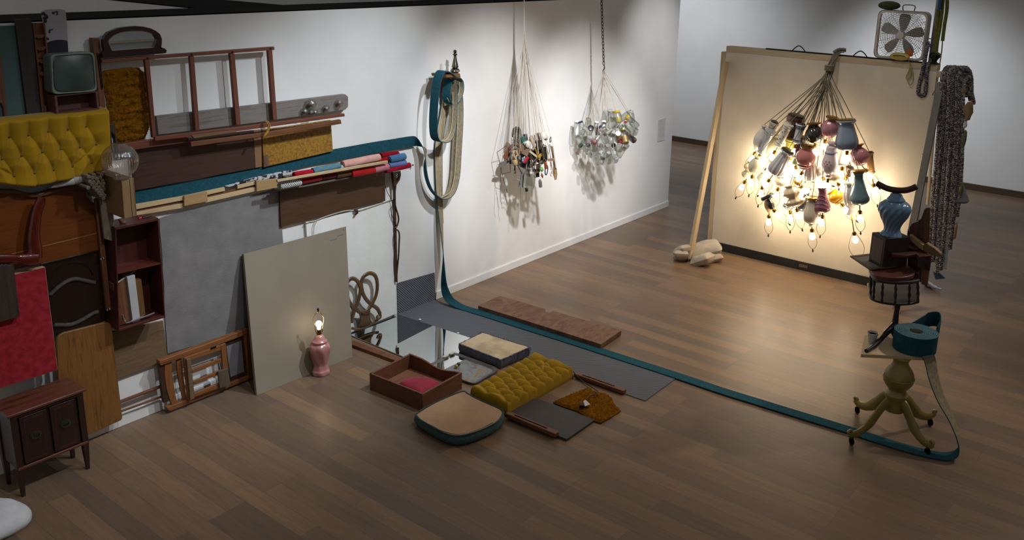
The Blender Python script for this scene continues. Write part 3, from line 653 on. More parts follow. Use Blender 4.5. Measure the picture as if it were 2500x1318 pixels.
# rolled cloths
def cloth(c1, c2=None): return mottle('cloth_'+c1, '#'+c1, '#'+(c2 or c1), 14, .9, bmp=.35, bsc=45, spec=.08, sheen=.15)
def rolled(a, b, r, d, m, label, dp=1.0):
    A, B = W(*a, d), W(*b, d); L = (B-A).length; R_ = r*mpp((a[0]+b[0])/2, a[1], d); M = frame(A, B); mb = MB(); n = 18; vs = []; k = 10
    for i in range(k+1):
        for j in range(n):
            w = 1+.07*noise.noise(Vector((i*.7, j*.5, a[0])))+(.05*math.sin(j*2.1+i))*.3
            e = .93 if i in (0, k) else 1
            an = 2*math.pi*j/n; vs.append(M @ Vector((R_*w*e*math.cos(an), R_*w*e*math.sin(an)*dp, L*i/k)))
    mb.add(vs, [(i*n+j, i*n+(j+1) % n, (i+1)*n+(j+1) % n, (i+1)*n+j) for i in range(k) for j in range(n)]+[tuple(range(n-1, -1, -1)), tuple(range(k*n, k*n+n))])
    for e in (-.001, L+.001):   # spiral of the roll's end
        sp = [M @ Vector((R_*.85*s*math.cos(s*14), R_*.85*s*math.sin(s*14)*dp, e)) for s in [q/30 for q in range(2, 31)]]
        mb.tube(sp, R_*.1, 5)
    return one('rolled_cloth', mb, m, label, 'cloth', 'rolled cloths on the wall ledge', smooth=60)
M_BLUEPL = plaid('blue_plaid', ['#436f8f', '#5d746e'], 22)
M_GING = plaid('gingham', ['#d8d8d4', '#16181a'], 110)
rolled((717, 426), (761, 419), 6.5, .15, cloth('8e0d1c', 'a31325'), 'bright red rolled cloth at the left end above the lath')
rolled((763, 418), (828, 405), 8.5, .15, M_BLUEPL, 'blue and green plaid rolled cloth above the lath')
rolled((829, 411), (842, 406), 6.5, .15, cloth('8c979b', 'a3abad'), 'small pale grey folded cloth between plaid and pink rolls')
rolled((836, 402), (925, 384), 9.5, .15, cloth('c79a90', 'b98a80'), 'long pale pink rolled cloth, largest above the lath')
rolled((929, 380), (971, 375), 7, .10, cloth('850a1b', '730817'), 'crimson rolled cloth behind the pale pink roll')
rolled((906, 396), (948, 388), 5, .14, cloth('9a0f22', '7d0a1a'), 'narrow red folded cloth under the right end of the pink roll')
rolled((950, 390), (987, 382), 9, .16, cloth('3b5f80', '456b8d'), 'deep blue folded cloth topmost at the right end')
rolled((948, 404), (989, 397), 7.5, .16, cloth('566793', '5f709c'), 'periwinkle blue folded cloth under the deep blue one')
rolled((941, 416), (1000, 403), 7, .16, cloth('9c0d2a', '870a22'), 'crimson rolled cloth lowest at the far right end')
rolled((912, 414), (946, 407), 9, .165, cloth('b2707a', 'a5636d'), 'dusty pink folded cloth under the right end of the lath')
rolled((857, 425), (912, 415), 9.5, .165, cloth('8f1719', 'a01d1c'), 'brick red rolled cloth below the lath beside dusty pink')
rolled((682, 455), (733, 445.5), 8.5, .16, M_GING, 'black and white gingham rolled cloth below the lath')
rolled((735, 444), (783, 434), 7, .15, cloth('6e1414', '7d1a18'), 'dark red rolled cloth beside the gingham roll')
rolled((785, 433), (818, 427), 6.5, .15, cloth('4a0d18', '5a121f'), 'maroon rolled cloth in the middle below the lath')
rolled((820, 429), (855, 422), 7.5, .15, cloth('4e3320', '5c3d27'), 'brown rolled cloth below the lath left of brick red')
t = T('red_pin', 'small dark red pin in the wall beyond the rolled cloths', 'pin', W(1008, 404, 0))
MB().tube([W(1003, 406, 0), W(1008, 403, .03)], .003, 6).build('shaft', M_CHROME, t); MB().ball(W(1008, 403, .035), .009, 8).build('head', mottle('pin_red', '#4a0a14', '#3d0810', 9, .3), t)
# canvas panel and carved post
M_CANVAS = mottle('canvas', '#e6e7e4', '#dfe0dc', 5, .9, bmp=.15, bsc=60)
t = T('canvas_board', 'large white canvas panel with frayed top edge standing at the wall', 'panel', W(860, 790, 0))
slab([(747, 542), (767, 539), (865, 515), (960, 487), (968, 765), (858, 811), (770, 850)], .028, .02).build('canvas', M_CANVAS, t)
hem = [W(x, y, .034) for x, y in ((747, 545), (757, 541), (767, 539.5), (800, 527), (840, 515), (866, 514), (880, 513), (905, 505), (935, 495), (960, 486))]
MB().tube(spline(hem, 4), [.005+.003*abs(noise.noise(Vector((i*.9, 0, 0)))) for i in range(37)], 6).build('frayed_hem', mottle('hem', '#b9b4a6', '#a69f8f', 30, .95, bmp=.3), t)
MB().tube(spline([W(x, y, .04) for x, y in ((775, 535), (767, 545), (764, 556), (765, 572))]), .0022, 5).tube(spline([W(x, y, .04) for x, y in ((776, 536), (768, 552), (767, 571))]), .002, 5).build('loose_thread', mottle('thread', '#a39d90', '#b0aa9c', 20, .9), t)
one('dark_tassel', MB().tube(spline([W(866, 513, .05), W(871, 514, .055), W(871, 520, .055), W(867, 525, .05)], 4), [.01]*4+[.014]*5+[.008]*4, 8), M_WALNUT, 'small dark brown knob hanging on the canvas top edge', 'knob')
M_CARVED = wood('carved_wood', '#35231a', '#453023', '#281a13', 2, 6, .4)
t = T('carved_post', 'slender carved openwork wooden post along the canvas right edge', 'post', W(968, 690, 0))
slab([(957, 420), (961, 420), (966, 455), (971, 690), (967, 688), (962, 460)], .05, .02).build('back_rail', M_CARVED, t)
o_ = [(959, 421), (978, 417), (979, 428), (976, 440), (969, 450), (963, 457)]
i_ = [(963, 425), (974, 422), (975, 429), (973, 437), (968, 444), (965, 449)]
MB().ring(wpoly(o_, .055), wpoly(i_, .055), (0, .02, 0)).build('crest', M_CARVED, t)
mb = MB()
for k in range(4):
    mb.tube([W(963, 428+k*6, .05), W(974-k*1.5, 422+k*6, .05)], .004, 5); mb.tube([W(963, 423+k*5, .05), W(974-k*1.5, 430+k*5, .05)], .004, 5)
mb.build('lattice', M_CARVED, t)
for c, r in (([(966, 452), (964, 475), (965, 500), (971, 522), (973, 537), (969, 552), (965, 556)], .008), ([(963, 500), (961, 520), (966, 545), (968, 556)], .005), ([(966, 560), (972, 563), (975, 574), (974, 600), (973, 624), (970, 655), (968, 680)], .008), ([(966, 565), (964, 585), (967, 610), (966, 640), (968, 668)], .005)):
    MB().tube(spline([W(x, y, .055) for x, y in c]), r, 7).build('scroll', M_CARVED, t)
MB().tube(spline([W(x, y, .05) for x, y in ((941, 455), (946, 470), (955, 486), (958, 500), (954, 512), (960, 535))]), .003, 5).build('cord', M_DKMETAL, t)
# lower frames
M_FRAMEW = wood('orange_frame', '#6e4220', '#804f28', '#593418', 0, 7, .5); M_FRAMEZ = wood('orange_frame_upright', '#6e4220', '#804f28', '#593418', 2, 7, .5)
t = T('chair_back_frame', 'orange-brown wooden chair back frame lying along the wall foot', 'chair back', W(505, 1000, .1))
slab([(390, 881), (609, 802), (610, 814), (393, 893), (390, 888)], .12, .05).build('top_rail', M_FRAMEW, t, bev=.004)
slab([(408, 995), (621, 912), (622, 921), (416, 1004), (409, 1000)], .12, .05).build('bottom_rail', M_FRAMEW, t, bev=.004)
slab([(387, 888), (400, 887), (413, 979), (400, 984)], .10, .03).build('side_post', M_WALNUT, t, bev=.002)
for p in ([(403, 889), (420, 884), (420, 905), (424, 935), (429, 965), (434, 987), (421, 993), (418, 985), (413, 972), (407, 950), (402, 915)], [(432, 880), (444, 876), (445, 890), (448, 915), (452, 945), (457, 977), (448, 981), (444, 960), (438, 935), (433, 905)]):
    slab(p, .105, .02).build('slat', M_FRAMEZ, t, bev=.003)
slab([(596, 817), (609, 813), (618, 917), (607, 922)], .115, .04).build('side_post', M_FRAMEZ, t, bev=.003)
t = T('slatted_shutter', 'small orange-brown slatted shutter frame set inside the chair back', 'shutter', W(505, 975, .13))
for nme, p, dd in (('top_rail', [(450, 874), (539, 843), (540, 854), (460, 881), (451, 882)], .145), ('bottom_rail', [(475, 961), (534, 936), (536, 947), (475, 970)], .145), ('slat', [(469, 902), (540, 875), (541, 884), (470, 910)], .14), ('slat', [(472, 932), (540, 904), (541, 912), (473, 938)], .14), ('side_stile', [(540, 843), (551, 838), (558, 905), (546, 912)], .146), ('side_stile', [(450, 880), (456, 877), (465, 977), (459, 976)], .145)):
    slab(p, dd, .02).build(nme, M_FRAMEW if 'rail' in nme or nme == 'slat' else M_FRAMEZ, t, bev=.002)
slab([(456, 877), (466, 875), (476, 972), (465, 977)], .165, .02).build('front_stile', M_ROUGH, t, bev=.002)
slab([(533, 908), (557, 899), (563, 939), (537, 948)], .165, .02).build('block', wood('grey_block', '#4d3f33', '#5a4a3c', '#403329', 2, 5, .7), t, bev=.002)
MB().prism(wpoly([(515, 849), (528, 844.5), (528, 848), (515, 853)], .15), (0, .005, 0)).build('hinge', M_DKMETAL, t)
t = T('framed_picture', 'dark framed picture glass behind the leaning board edge', 'picture frame', W(575, 935, .08))
P_ = [(550, 838), (596, 821), (604, 914), (561, 931)]; Q_ = [(552.5, 842), (591, 828), (598, 908), (563, 922)]
MB().ring(wpoly(P_, .10), wpoly(Q_, .10), (0, .02, 0)).build('frame', M_WALNUT, t); MB().prism(wpoly(Q_, .088), (0, .005, 0)).build('glass', mottle('grey_glass', '#6f6d70', '#7d7b7d', 5, .15), t)
# leaning board
tl, tr = W(595, 620, .06), W(845, 553, .06); bl, br = F(627, 966), F(861, 872)
nn = (tr-tl).cross(bl-tl).normalized(); nn = nn if nn.y > 0 else -nn
t = T('leaning_board', 'large plain beige board leaning against the wall behind the lamp', 'board', bl.lerp(br, .5))
MB().prism([tl, tr, br, bl], nn*.028).build('board', mottle('beige_paint', '#786e5e', '#7e7464', 2.5, .65, bmp=.03, bsc=40), t, bev=.002)
mb = MB()
for u, v, L, a in ((.93, .055, .07, 0), (.86, .075, .08, 0), (.88, .79, .12, .1), (.7, .66, .01, 0)):
    p = tl.lerp(tr, u).lerp(bl.lerp(br, u), v)-nn*.0008; e = (tr-tl).normalized(); w = (tl-bl).normalized()
    mb.add([p-e*L/2-w*(.004-a*.02), p+e*L/2-w*.004, p+e*L/2+w*.004, p-e*L/2+w*(.004-a*.02)], [(0, 1, 2, 3)])
mb.build('scuff_marks', mottle('scuff', '#5f5444', '#6d6150', 30, .8), t)
mb = MB()
for x, y in ((688, 691), (851, 780), (849, 842), (839, 561)):
    v = ray(x, y); p = CAM+v*((tl-CAM).dot(nn)/v.dot(nn)); mb.ball(p, .005, 6)
mb.build('screw_hole', M_BLACK, t)
# ---------------- lamps: one maker for the pink lamp and the hanging ones ----------------
M_BULB = emit('lit_bulb', '#ffe9c9', 47)
M_HARP = mottle('harp_wire', '#9a8a68', '#8a7a58', 20, .3, 1)
def glaze(c1, c2=None, rough=.16): return mottle('glaze_'+c1, '#'+c1, '#'+(c2 or c1), 7, rough, coat=.5)
def bulb_parts(t, M, r=.031, harp=.2, hw=.055, rod=.05, mb_=None, sock=.05):   # socket, bulb, harp and finial along +z of M
    MB().lathe([(.006, 0), (.006, rod), (.019, rod+.004), (.021, rod+.012), (.019, rod+.02), (.019, rod+sock), (.012, rod+sock+.002)], 12, M).build('socket', M_BRASS, t)
    z0 = rod+sock
    MB().lathe([(.012, z0-.004), (.016, z0+.012)]+[(r*math.sin(a), z0+.012+r*1.35-r*math.cos(a)) for a in [math.radians(q) for q in range(35, 181, 16)]], 14, M).build('bulb', mb_ or M_BULB, t, smooth=180)
    if harp:
        top = z0+harp; H = lambda s: [M @ Vector((s*x, 0, z_)) for x, z_ in ((.02, rod+.01), (.026, rod+.03), (hw*.8, rod+.03+(top-rod)*.3), (hw, rod+.03+(top-rod)*.55), (hw*.7, top-.03), (.012, top), (0, top))]
        mb = MB(); mb.tube(spline(H(1), 4), .0028, 5); mb.tube(spline(H(-1), 4), .0028, 5); mb.build('harp', M_HARP, t)
        MB().lathe([(.004, top-.002), (.006, top+.01), (.011, top+.022), (.006, top+.034), (.002, top+.04)], 8, M).build('finial', M_DKMETAL, t)
p = F(781, 908)+Vector((-.012, -.03, 0))
t = T('pink_table_lamp', 'lit pink ginger-jar lamp without shade standing on the floor', 'lamp', p)
sc_ = .0046
hz = lambda y: ZV(p.x, p.y, y)
zb = {y: hz(y) for y in (912, 895, 880, 860, 848, 838, 832, 826, 822, 815, 800)}
M = Matrix.Translation(p)
rm = (F(805, 905)-F(757, 905)).length*0+.0041*1
hl = ZV(p.x, p.y, 824); kz_ = hl/.38
def rr_(px): return px*.0037
MB().lathe([(rr_(19), 0), (rr_(20.5), .01), (rr_(20.5), .035), (rr_(18), .05), (rr_(16), .08), (rr_(16), .10), (rr_(20), .16), (rr_(23), .21), (rr_(24), .245), (rr_(22.5), .27), (rr_(19), .285), (rr_(17.5), .29)], 32, M, ribs=6, tw=1.2, amp=.045, sm=5).build('body', glaze('a8706e', 'b07a78'), t)
MB().lathe([(rr_(17), .29), (rr_(18.5), .30), (rr_(18), .31), (rr_(13), .325), (rr_(11), .345), (rr_(8), .36), (rr_(5), .366), (rr_(4.5), .375), (rr_(3), .38)], 24, M).build('lid', glaze('a8706e', 'b07a78'), t)
bulb_parts(t, Matrix.Translation(p+Vector((0, 0, hl-.002))) @ Matrix.Rotation(-.66, 4, 'Z'), .027, .155, .045, .03, emit('floor_bulb', '#ffe4bd', 26))
# carved chair back on the mirror
M_GILT = wood('antique_gilt', '#46301c', '#5b4024', '#33220f', 2, 9, .35, coat=.2)
t = T('carved_chair_back', 'carved brown chair back with twin loops standing on the mirror', 'chair back', F(892, 800))
D0 = .09
for n_, c, r in (('loop', [(928, 767), (921, 753), (904, 741), (892, 728), (885, 712), (882, 690), (888, 675), (902, 667), (914, 671), (920, 684), (921, 704), (917, 724), (909, 741), (900, 754), (889, 762), (877, 761), (871, 755)], .02), ('loop', [(858, 788), (860, 776), (866, 757), (873, 740), (878, 722), (880, 704), (875, 690), (866, 681), (856, 681), (848, 690), (846, 708), (850, 730), (858, 746), (864, 754)], .02), ('base_rail', [(859, 801), (875, 803), (893, 798), (908, 790), (923, 780)], .014), ('scroll', [(928, 766), (929, 774), (924, 778), (920, 775), (923, 770)], .014)):
    MB().tube(spline([W(x, y, D0+(.02 if n_ == 'scroll' else 0)) for x, y in c]), r, 10, flat=(0, -1, 0)).build(n_, M_GILT, t, smooth=60)
slab([(882, 764), (891, 765), (901, 757), (903, 762), (902, 772), (906, 785), (905, 790), (893, 796), (880, 799), (883, 785), (882, 775)], D0+.006, .02).build('splat', M_GILT, t, bev=.004)
for c in ([(872, 757), (879, 768), (881, 783), (877, 797)], [(902, 757), (901, 772), (905, 784), (910, 787)]):
    MB().tube(spline([W(x, y, D0) for x, y in c]), .009, 8).build('side_scroll', M_GILT, t)
mb = MB()
for k in range(9): mb.ball(W(884+k*2.2, 766.5-abs(k-4)*.6, D0+.016), .008, 6)
for k in range(8): mb.ball(W(883+k*3, 796-k*1.2, D0+.014), .008, 6)
mb.build('carving', M_GILT, t)
# ---------------- on the floor ----------------
def ribcarpet():
    m, nt, b = base('ribbed_carpet', .95, 0, .05); v = mapped(nt, (1, 1, 1))
    w = nd(nt, 'ShaderNodeTexWave', Scale=24.0, Distortion=.8, bands_direction='DIAGONAL'); w.inputs['Detail Scale'].default_value = 30
    nt.links.new(v, w.inputs[0]); n = nd(nt, 'ShaderNodeTexNoise', Scale=150.0); nt.links.new(v, n.inputs[0])
    mx = nd(nt, 'ShaderNodeMath', operation='MULTIPLY_ADD'); mx.inputs[1].default_value = .35; nt.links.new(n.outputs[0], mx.inputs[0]); nt.links.new(w.outputs[1], mx.inputs[2])
    nt.links.new(ramp(nt, mx.outputs[0], ['#484b53', '#63666e', '#71747b'], [.1, .6, 1.1 if False else 1]), b.inputs['Base Color']); bump(nt, b, w.outputs[1], .8, .006); return m
M_RIB = ribcarpet()
t = T('ribbed_carpet', 'grey-blue ribbed carpet runner turned up against the wall', 'carpet', F(1300, 850))
wl_, wr_ = F(970, 768), F(1063, 734)
zt = W(1060, 666, .006).z
MB().prism([Vector((wl_.x, WY-.008, .006)), Vector((W(1062, 720).x, WY-.008, .006)), Vector((W(1060, 665).x, WY-.008, W(1060, 665).z)), Vector((W(968, 691).x, WY-.008, W(968, 691).z))], (0, .007, 0)).build('wall_flap', M_RIB, t)
c1, c2 = F(1650, 925), F(1575, 980)
MB().prism([Vector((wl_.x, WY-.002, .007)), Vector((wr_.x, WY-.002, .007)), Vector((c1.x, c1.y, .007)), Vector((c2.x, c2.y, .007))], (0, 0, -.006)).build('runner', M_RIB, t)
# mirror lying at the wall foot
mx0, mx1 = F(862, 828).x+.03, wl_.x-.012
mq = [Vector((mx0, WY-.002, .014)), Vector((mx1, WY-.002, .014)), Vector((F(1160, 828).x-.012, 4.98, .014)), Vector((mx0, 4.98, .014))]
t = T('floor_mirror', 'large frameless mirror lying flat on the floor at the wall', 'mirror', (mq[0]+mq[2])/2)
MB().prism(mq, (0, 0, -.008)).build('glass', M_MIRROR, t)
for x, y in ((1025, 780), (1118, 813)):
    q = F(x, y, .015); MB().ball(q, .014, 8, (1, 1, .6)).build('clip', M_WHITEP, t)
one('white_soap', MB().ball(F(1088, 869, .03), .03, 10, (1.3, .6, .5)).ball(F(1104, 862, .03), .03, 10, (1.2, .55, .5)), mottle('wax', '#bdb9a8', '#c9c5b4', 9, .6), 'two joined whitish wax lumps on the mirror by the tray', 'wax lump')
a, b = F(861, 838), F(979, 881)
one('wooden_strip', MB().prism([a, b, b+Vector((-.07, 0, 0)), a+Vector((-.07, 0, 0))], (0, 0, .032)), M_BROWN, 'long brown wooden strip on the floor along the mirror edge', 'strip', bev=.003)
a = F(862, 846); b = F(872, 842)
one('wooden_strip', MB().prism([a, b, b+Vector((0, .06, 0)), a+Vector((0, .06, 0))], (0, 0, .02)), M_LADDER, 'short wooden strip end under the leaning board corner', 'strip', bev=.002)
# drawer with red cushion
A = F(903, 951); B = F(1032, 1004); Cc = F(1128, 949); D = A+Cc-B; up = Vector((0, 0, .15))
t = T('wooden_drawer_box', 'large empty brown drawer on the floor holding red velvet', 'drawer', (A+Cc)/2)
M_DRW = wood('drawer_wood', '#512f1e', '#633b26', '#3f2316', 0, 6, .5); M_DRI = wood('drawer_inside', '#6d452f', '#7a4f37', '#5c3825', 0, 6, .6)
def wallp(p, q_, th, h0=.0, top=None):
    n = Vector((0, 0, 1)).cross(q_-p).normalized()*th; k = 12; mb = MB(); hs = [(top(i/k) if top else .15) for i in range(k+1)]
    pts = [p.lerp(q_, i/k) for i in range(k+1)]
    return mb.prism([p, q_]+[pts[i]+Vector((0, 0, hs[i])) for i in range(k, -1, -1)], n)
ctr = (A+B+Cc+D)/4
for n_, p, q_, tp in (('front_panel', A, B, None), ('side_panel', B, Cc, None), ('side_panel', D, A, None), ('back_panel', Cc, D, lambda s: .15-.035*math.sin(math.pi*min(1, s*1.25))**2+.012*max(0, s-.8))):
    wallp(p, q_, .018, 0, tp).build(n_, M_DRW, t, bev=.002)
MB().prism([A.lerp(ctr, .03)+Vector((0, 0, .02)), B.lerp(ctr, .03)+Vector((0, 0, .02)), Cc.lerp(ctr, .03)+Vector((0, 0, .02)), D.lerp(ctr, .03)+Vector((0, 0, .02))], (0, 0, -.01)).build('bottom_panel', M_DRI, t)
pts = [F(x, y, .034) for x, y in ((974, 935), (985, 928), (1010, 923), (1035, 922), (1058, 928), (1075, 938), (1052, 950), (1028, 962), (1018, 959))]
cc = sum(pts, Vector())/len(pts)
sp = spline(pts+[pts[0]], 4)[:-1]
mb = MB(); rings = []
for s, h in ((1, -.012), (1, 0), (.9, .014), (.6, .022), (.25, .025)): rings.append([cc+(p-cc)*s+Vector((0, 0, h+.004*noise.noise(p*20+Vector((s*3, 0, 0))))) for p in sp])
n = len(sp)
mb.add([v for r in rings for v in r], [(i*n+j, i*n+(j+1) % n, (i+1)*n+(j+1) % n, (i+1)*n+j) for i in range(4) for j in range(n)]+[tuple(range(4*n, 5*n)), tuple(range(n-1, -1, -1))])
one('red_velvet_pad', mb, mottle('red_velvet', '#7d0322', '#92062b', 9, .8, sheen=.3, bmp=.1, bsc=200), 'crimson velvet pad lying inside the open drawer', 'pad', smooth=80)
# tray and beads
q = [F(1073, 879), F(1107, 864), F(1221, 906), F(1157, 944)]; q[0] = q[1]+(q[3]-q[2])
t = T('metal_tray', 'grimy paint-stained metal tray with rounded corners beside the drawer', 'tray', sum(q, Vector())/4)
for p in q: p.z = .012
ct = sum(q, Vector())/4
r0 = rrect(q, .14); r1 = [ct+(p-ct)*1.0+Vector((0, 0, .012)) for p in r0]; r2 = [ct+(p-ct)*.95+Vector((0, 0, .012)) for p in r0]; r3 = [ct+(p-ct)*.86-Vector((0, 0, .004)) for p in r0]
n = len(r0); mb = MB().add(r0+r1+r2+r3, [(i*n+j, i*n+(j+1) % n, (i+1)*n+(j+1) % n, (i+1)*n+j) for i in range(3) for j in range(n)])
mb.build('rim', mottle('tray_grey', '#6b6a68', '#5a5653', 14, .45, .3), t)
def trayin():
    m, nt, b = base('stained_tray', .5, 0, .5); v = mapped(nt, (1, 1, 1)); n = nd(nt, 'ShaderNodeTexNoise', Scale=6.0, Detail=8, Roughness=.7, Distortion=1.2); nt.links.new(v, n.inputs[0])
    nt.links.new(ramp(nt, n.outputs[0], ['#5a4a3b', '#6f6a63', '#7d848a', '#8a6a40', '#4f4a45'], [.28, .42, .52, .6, .72]), b.inputs['Base Color']); return m
MB().prism([p-Vector((0, 0, .001)) for p in r3], (0, 0, -.006)).build('bottom', trayin(), t)
for x, y, c, l in ((1119, 889, '#10333a', 'dark teal glass bead on the stained tray'), (1114, 894, '#a07a22', 'amber yellow bead beside the teal one on the tray')):
    one('glass_bead', MB().ball(F(x, y, .028), .017, 14), mottle('bead'+c, c, c, 9, .1, coat=.5), l, 'bead')
# square cushion, stuffing showing
def cushion_pts(qs, z): return [Vector((p.x, p.y, z)) for p in qs]
q = [F(1120, 861), F(1176, 832), F(1294, 870), F(1224, 902)]
t = T('worn_cushion', 'square blue-grey cushion with stained cream top and frayed edges', 'cushion', sum(q, Vector())/4)
ct = sum(q, Vector())/4; N = 26
def sq(u, v): return q[0].lerp(q[3], u).lerp(q[1].lerp(q[2], u), v)
def side(k, sc): 
    out = []
    for e in range(4):
        for i in range(N):
            p = q[e].lerp(q[(e+1) % 4], i/N); p = ct+(p-ct)*sc; out.append(p)
    return out
lv = [(.97, .008), (1.0, .03), (1.01, .06), (.985, .082)]
pts = [[p+Vector((.006*noise.noise(p*22+Vector((0, 0, z*60))), .006*noise.noise(p*25), z)) for p in side(0, s)] for s, z in lv]; n = 4*N
mb = MB().add([v for r in pts for v in r], [(i*n+j, i*n+(j+1) % n, (i+1)*n+(j+1) % n, (i+1)*n+j) for i in range(3) for j in range(n)]+[tuple(range(n-1, -1, -1)), tuple(range(3*n, 4*n))])
mb.build('cover', mottle('slate_fabric', '#565965', '#636572', 20, .95, bmp=.5, bsc=90), t, smooth=60)
MB().grid(lambda u, v: ct+(sq(u, v)-ct)*(.95+.02*noise.noise(Vector((u*8, v*8, 1))))+Vector((0, 0, .09+.012*math.sin(math.pi*u)*math.sin(math.pi*v)+.004*noise.noise(Vector((u*5, v*5, 0))))), 24, 24).build('stuffing', mottle('stained_cream', '#a08c6f', '#b7a588', 5, .95, det=6, bmp=.4, bsc=60, lo=.4, hi=.55), t, smooth=180)
mb = MB(); fr = [p+Vector((0, 0, .086+.006*noise.noise(p*60))) for p in side(0, .975)]
mb.tube(fr, .007, 5, closed=True)
for e in range(60):
    p = RN.choice(fr[N:3*N] if e < 45 else fr); d = (p-ct).normalized(); mb.tube([p, p+d*.012+Vector((0, 0, .004)), p+d*.018-Vector((0, 0, RN.uniform(.02, .07)))], .003, 4)
mb.build('frayed_edge', mottle('purple_fray', '#4a4459', '#5d566b', 30, .95), t, smooth=60)
# tufted bench cushion
cq = [F(1147, 977), F(1238, 1016), F(1400, 924), F(1303, 888)]
def cf(u, v): return cq[0].lerp(cq[3], u).lerp(cq[1].lerp(cq[2], u), v)+Vector((0, 0, .075))
bt = []; rws = []
for r in range(4):
    row = []
    for k in range(7 if r % 2 == 0 else 8):
        row.append(cf((k+.5+(.5 if r % 2 == 0 else 0))/8, (r+.5)/4))
    rws.append(row); bt += row
lk = []
for r in range(3):
    for a in rws[r]:
        for b in sorted(rws[r+1], key=lambda q: (a-q).length)[:2]: lk.append((a, b))
for k, a in enumerate(rws[3]): lk.append((a, a+(cq[1]-cq[0]).normalized()*.1))
for a in rws[0]: lk.append((a, a-(cq[1]-cq[0]).normalized()*.1))
tufted('tufted_cushion', cf, bt, (0, 0, 1), .06, .05, 'long gold velvet button-tufted cushion lying on the floor', 'cushion', 150, 80, lk, .07, (0, 0, -1))
# upturned chair seat
z1 = .085
op = [(1014, 1014), (1040, 996), (1085, 974), (1128, 957.5), (1140, 962), (1165, 976), (1195, 989), (1215, 997), (1228, 1006), (1226, 1017), (1216, 1030), (1190, 1045), (1160, 1057), (1135, 1064), (1113, 1066), (1092, 1062), (1070, 1052), (1045, 1038), (1022, 1024)]
P3 = [F(x, y, z1) for x, y in op]; P3 = spline(P3+[P3[0]], 3)[:-1]; ct = sum(P3, Vector())/len(P3); n = len(P3)
t = T('seat_pad', 'upturned chair seat with tan underside and green-blue fabric rim', 'chair seat', Vector((ct.x, ct.y, 0)))
def rngs(l): return [[ct+(p-ct)*s+Vector((0, 0, z-z1)) for p in P3] for s, z in l]
def skin(rs, cap=True):
    k = len(rs); return MB().add([v for r in rs for v in r], [(i*n+j, i*n+(j+1) % n, (i+1)*n+(j+1) % n, (i+1)*n+j) for i in range(k-1) for j in range(n)]+([tuple(range(n-1, -1, -1)), tuple(range((k-1)*n, k*n))] if cap else []))
skin(rngs([(.93, .004), (1.0, .02), (1.03, .045), (1.02, .07), (1.0, .080), (.95, .078)])).build('fabric_rim', mottle('green_blue_cloth', '#2f4647', '#3a5253', 25, .9, bmp=.4, bsc=120), t, smooth=50)
def und(u, v):
    a = u*2*math.pi; k = int(u*n) % n; fr_ = u*n-int(u*n); e = P3[k].lerp(P3[(k+1) % n], fr_); p = ct+(e-ct)*(v*.965)
    return p+Vector((0, 0, .008-.010*(1-v*v)+.005*noise.noise(p*7)+.012*math.exp(-((noise.noise(p*3.2))/.1)**2)*(1-v)))
MB().grid(und, n, 14).build('underside', M_TAN, t, smooth=180)
e = [F(x, y, z1+.004) for x, y in ((1065, 1047), (1090, 1056), (1115, 1061), (1145, 1057), (1180, 1044), (1203, 1032))]
MB().tube(spline(e), .005, 6).build('torn_edge', mottle('torn_red_brown', '#4f2512', '#2e1a10', 30, .9), t)
MB().tube(spline([p+Vector((0, 0, .008)) for p in P3]+[P3[0]+Vector((0, 0, .008))], 1), .006, 6).build('piping', mottle('piping', '#1d3638', '#28464a', 30, .8), t)
# boards, rails, rug, cord
a = [F(1232, 1017), F(1306, 976), F(1452, 1030), F(1383, 1078)]
one('slate_board', MB().prism([p+Vector((0, 0, .022)) for p in a], (0, 0, -.018)), M_SLATE, 'dark slate-brown rectangular board lying flat beside the gold cushion', 'board', bev=.002)
def rail3(x0, y0, x1, y1, w, h, label):
    a, b = F(x0, y0), F(x1, y1); e = (b-a).normalized(); s = Vector((-e.y, e.x, 0))*w; zb = Vector((0, 0, .024 if 'slate' in label else .01))
    t = T('slotted_rail', label, 'rail', (a+b)/2)
    MB().prism([a+zb, b+zb, b+s+zb, a+s+zb], (0, 0, h)).build('rail', M_BROWN, t, bev=.005)
    p, q_ = a.lerp(b, .15)+s*.5+zb+Vector((0, 0, h)), a.lerp(b, .8)+s*.5+zb+Vector((0, 0, h))
    MB().box((0, 0, 0), (.001, .001, .001)) 
    MB().prism([p-s*.12, q_-s*.12, q_+s*.12, p+s*.12], (0, 0, .001)).build('slot', M_BLACK, t)
rail3(1233, 1025, 1355, 1076, .05, .035, 'dark brown slotted rail lying on the slate board edge')
rail3(1400, 923, 1521, 966, .05, .035, 'reddish brown slotted rail lying on the ribbed carpet edge')
shag('shag_rug_piece', [F(x, y, .006) for x, y in ((1350, 983), (1395, 965), (1436, 948), (1450, 958), (1480, 965), (1495, 974), (1498, 988), (1516, 1004), (1490, 1020), (1466, 1034), (1440, 1024), (1409, 1004), (1375, 994))], (0, 0, 1), .028, 'small gold shag rug piece on the floor under the plug', 90)
t = T('power_plug', 'black power plug with white paper tag on the gold rug', 'plug', F(1425, 990, .03))
MB().tube(spline([F(x, y, z_) for x, y, z_ in ((1392, 897, .05), (1404, 912, .045), (1418, 926, .02), (1440, 942, .02), (1459, 955, .05), (1455, 962, .05), (1440, 966, .05), (1431, 976, .05))]), .005, 6).build('cord', mottle('brown_cord', '#2b1c14', '#36241a', 30, .6), t)
MB().box(F(1421, 989, .05), (.05, .035, .022), Matrix.Rotation(.5, 3, 'Z')).build('plug_body', M_DKMETAL, t, bev=.004)
MB().prism([F(x, y, .055) for x, y in ((1424, 979), (1430, 976), (1441, 987), (1428, 992))], (0, 0, .001)).build('paper_tag', mottle('tag', '#b5b6b8', '#a9aaac', 30, .8), t)
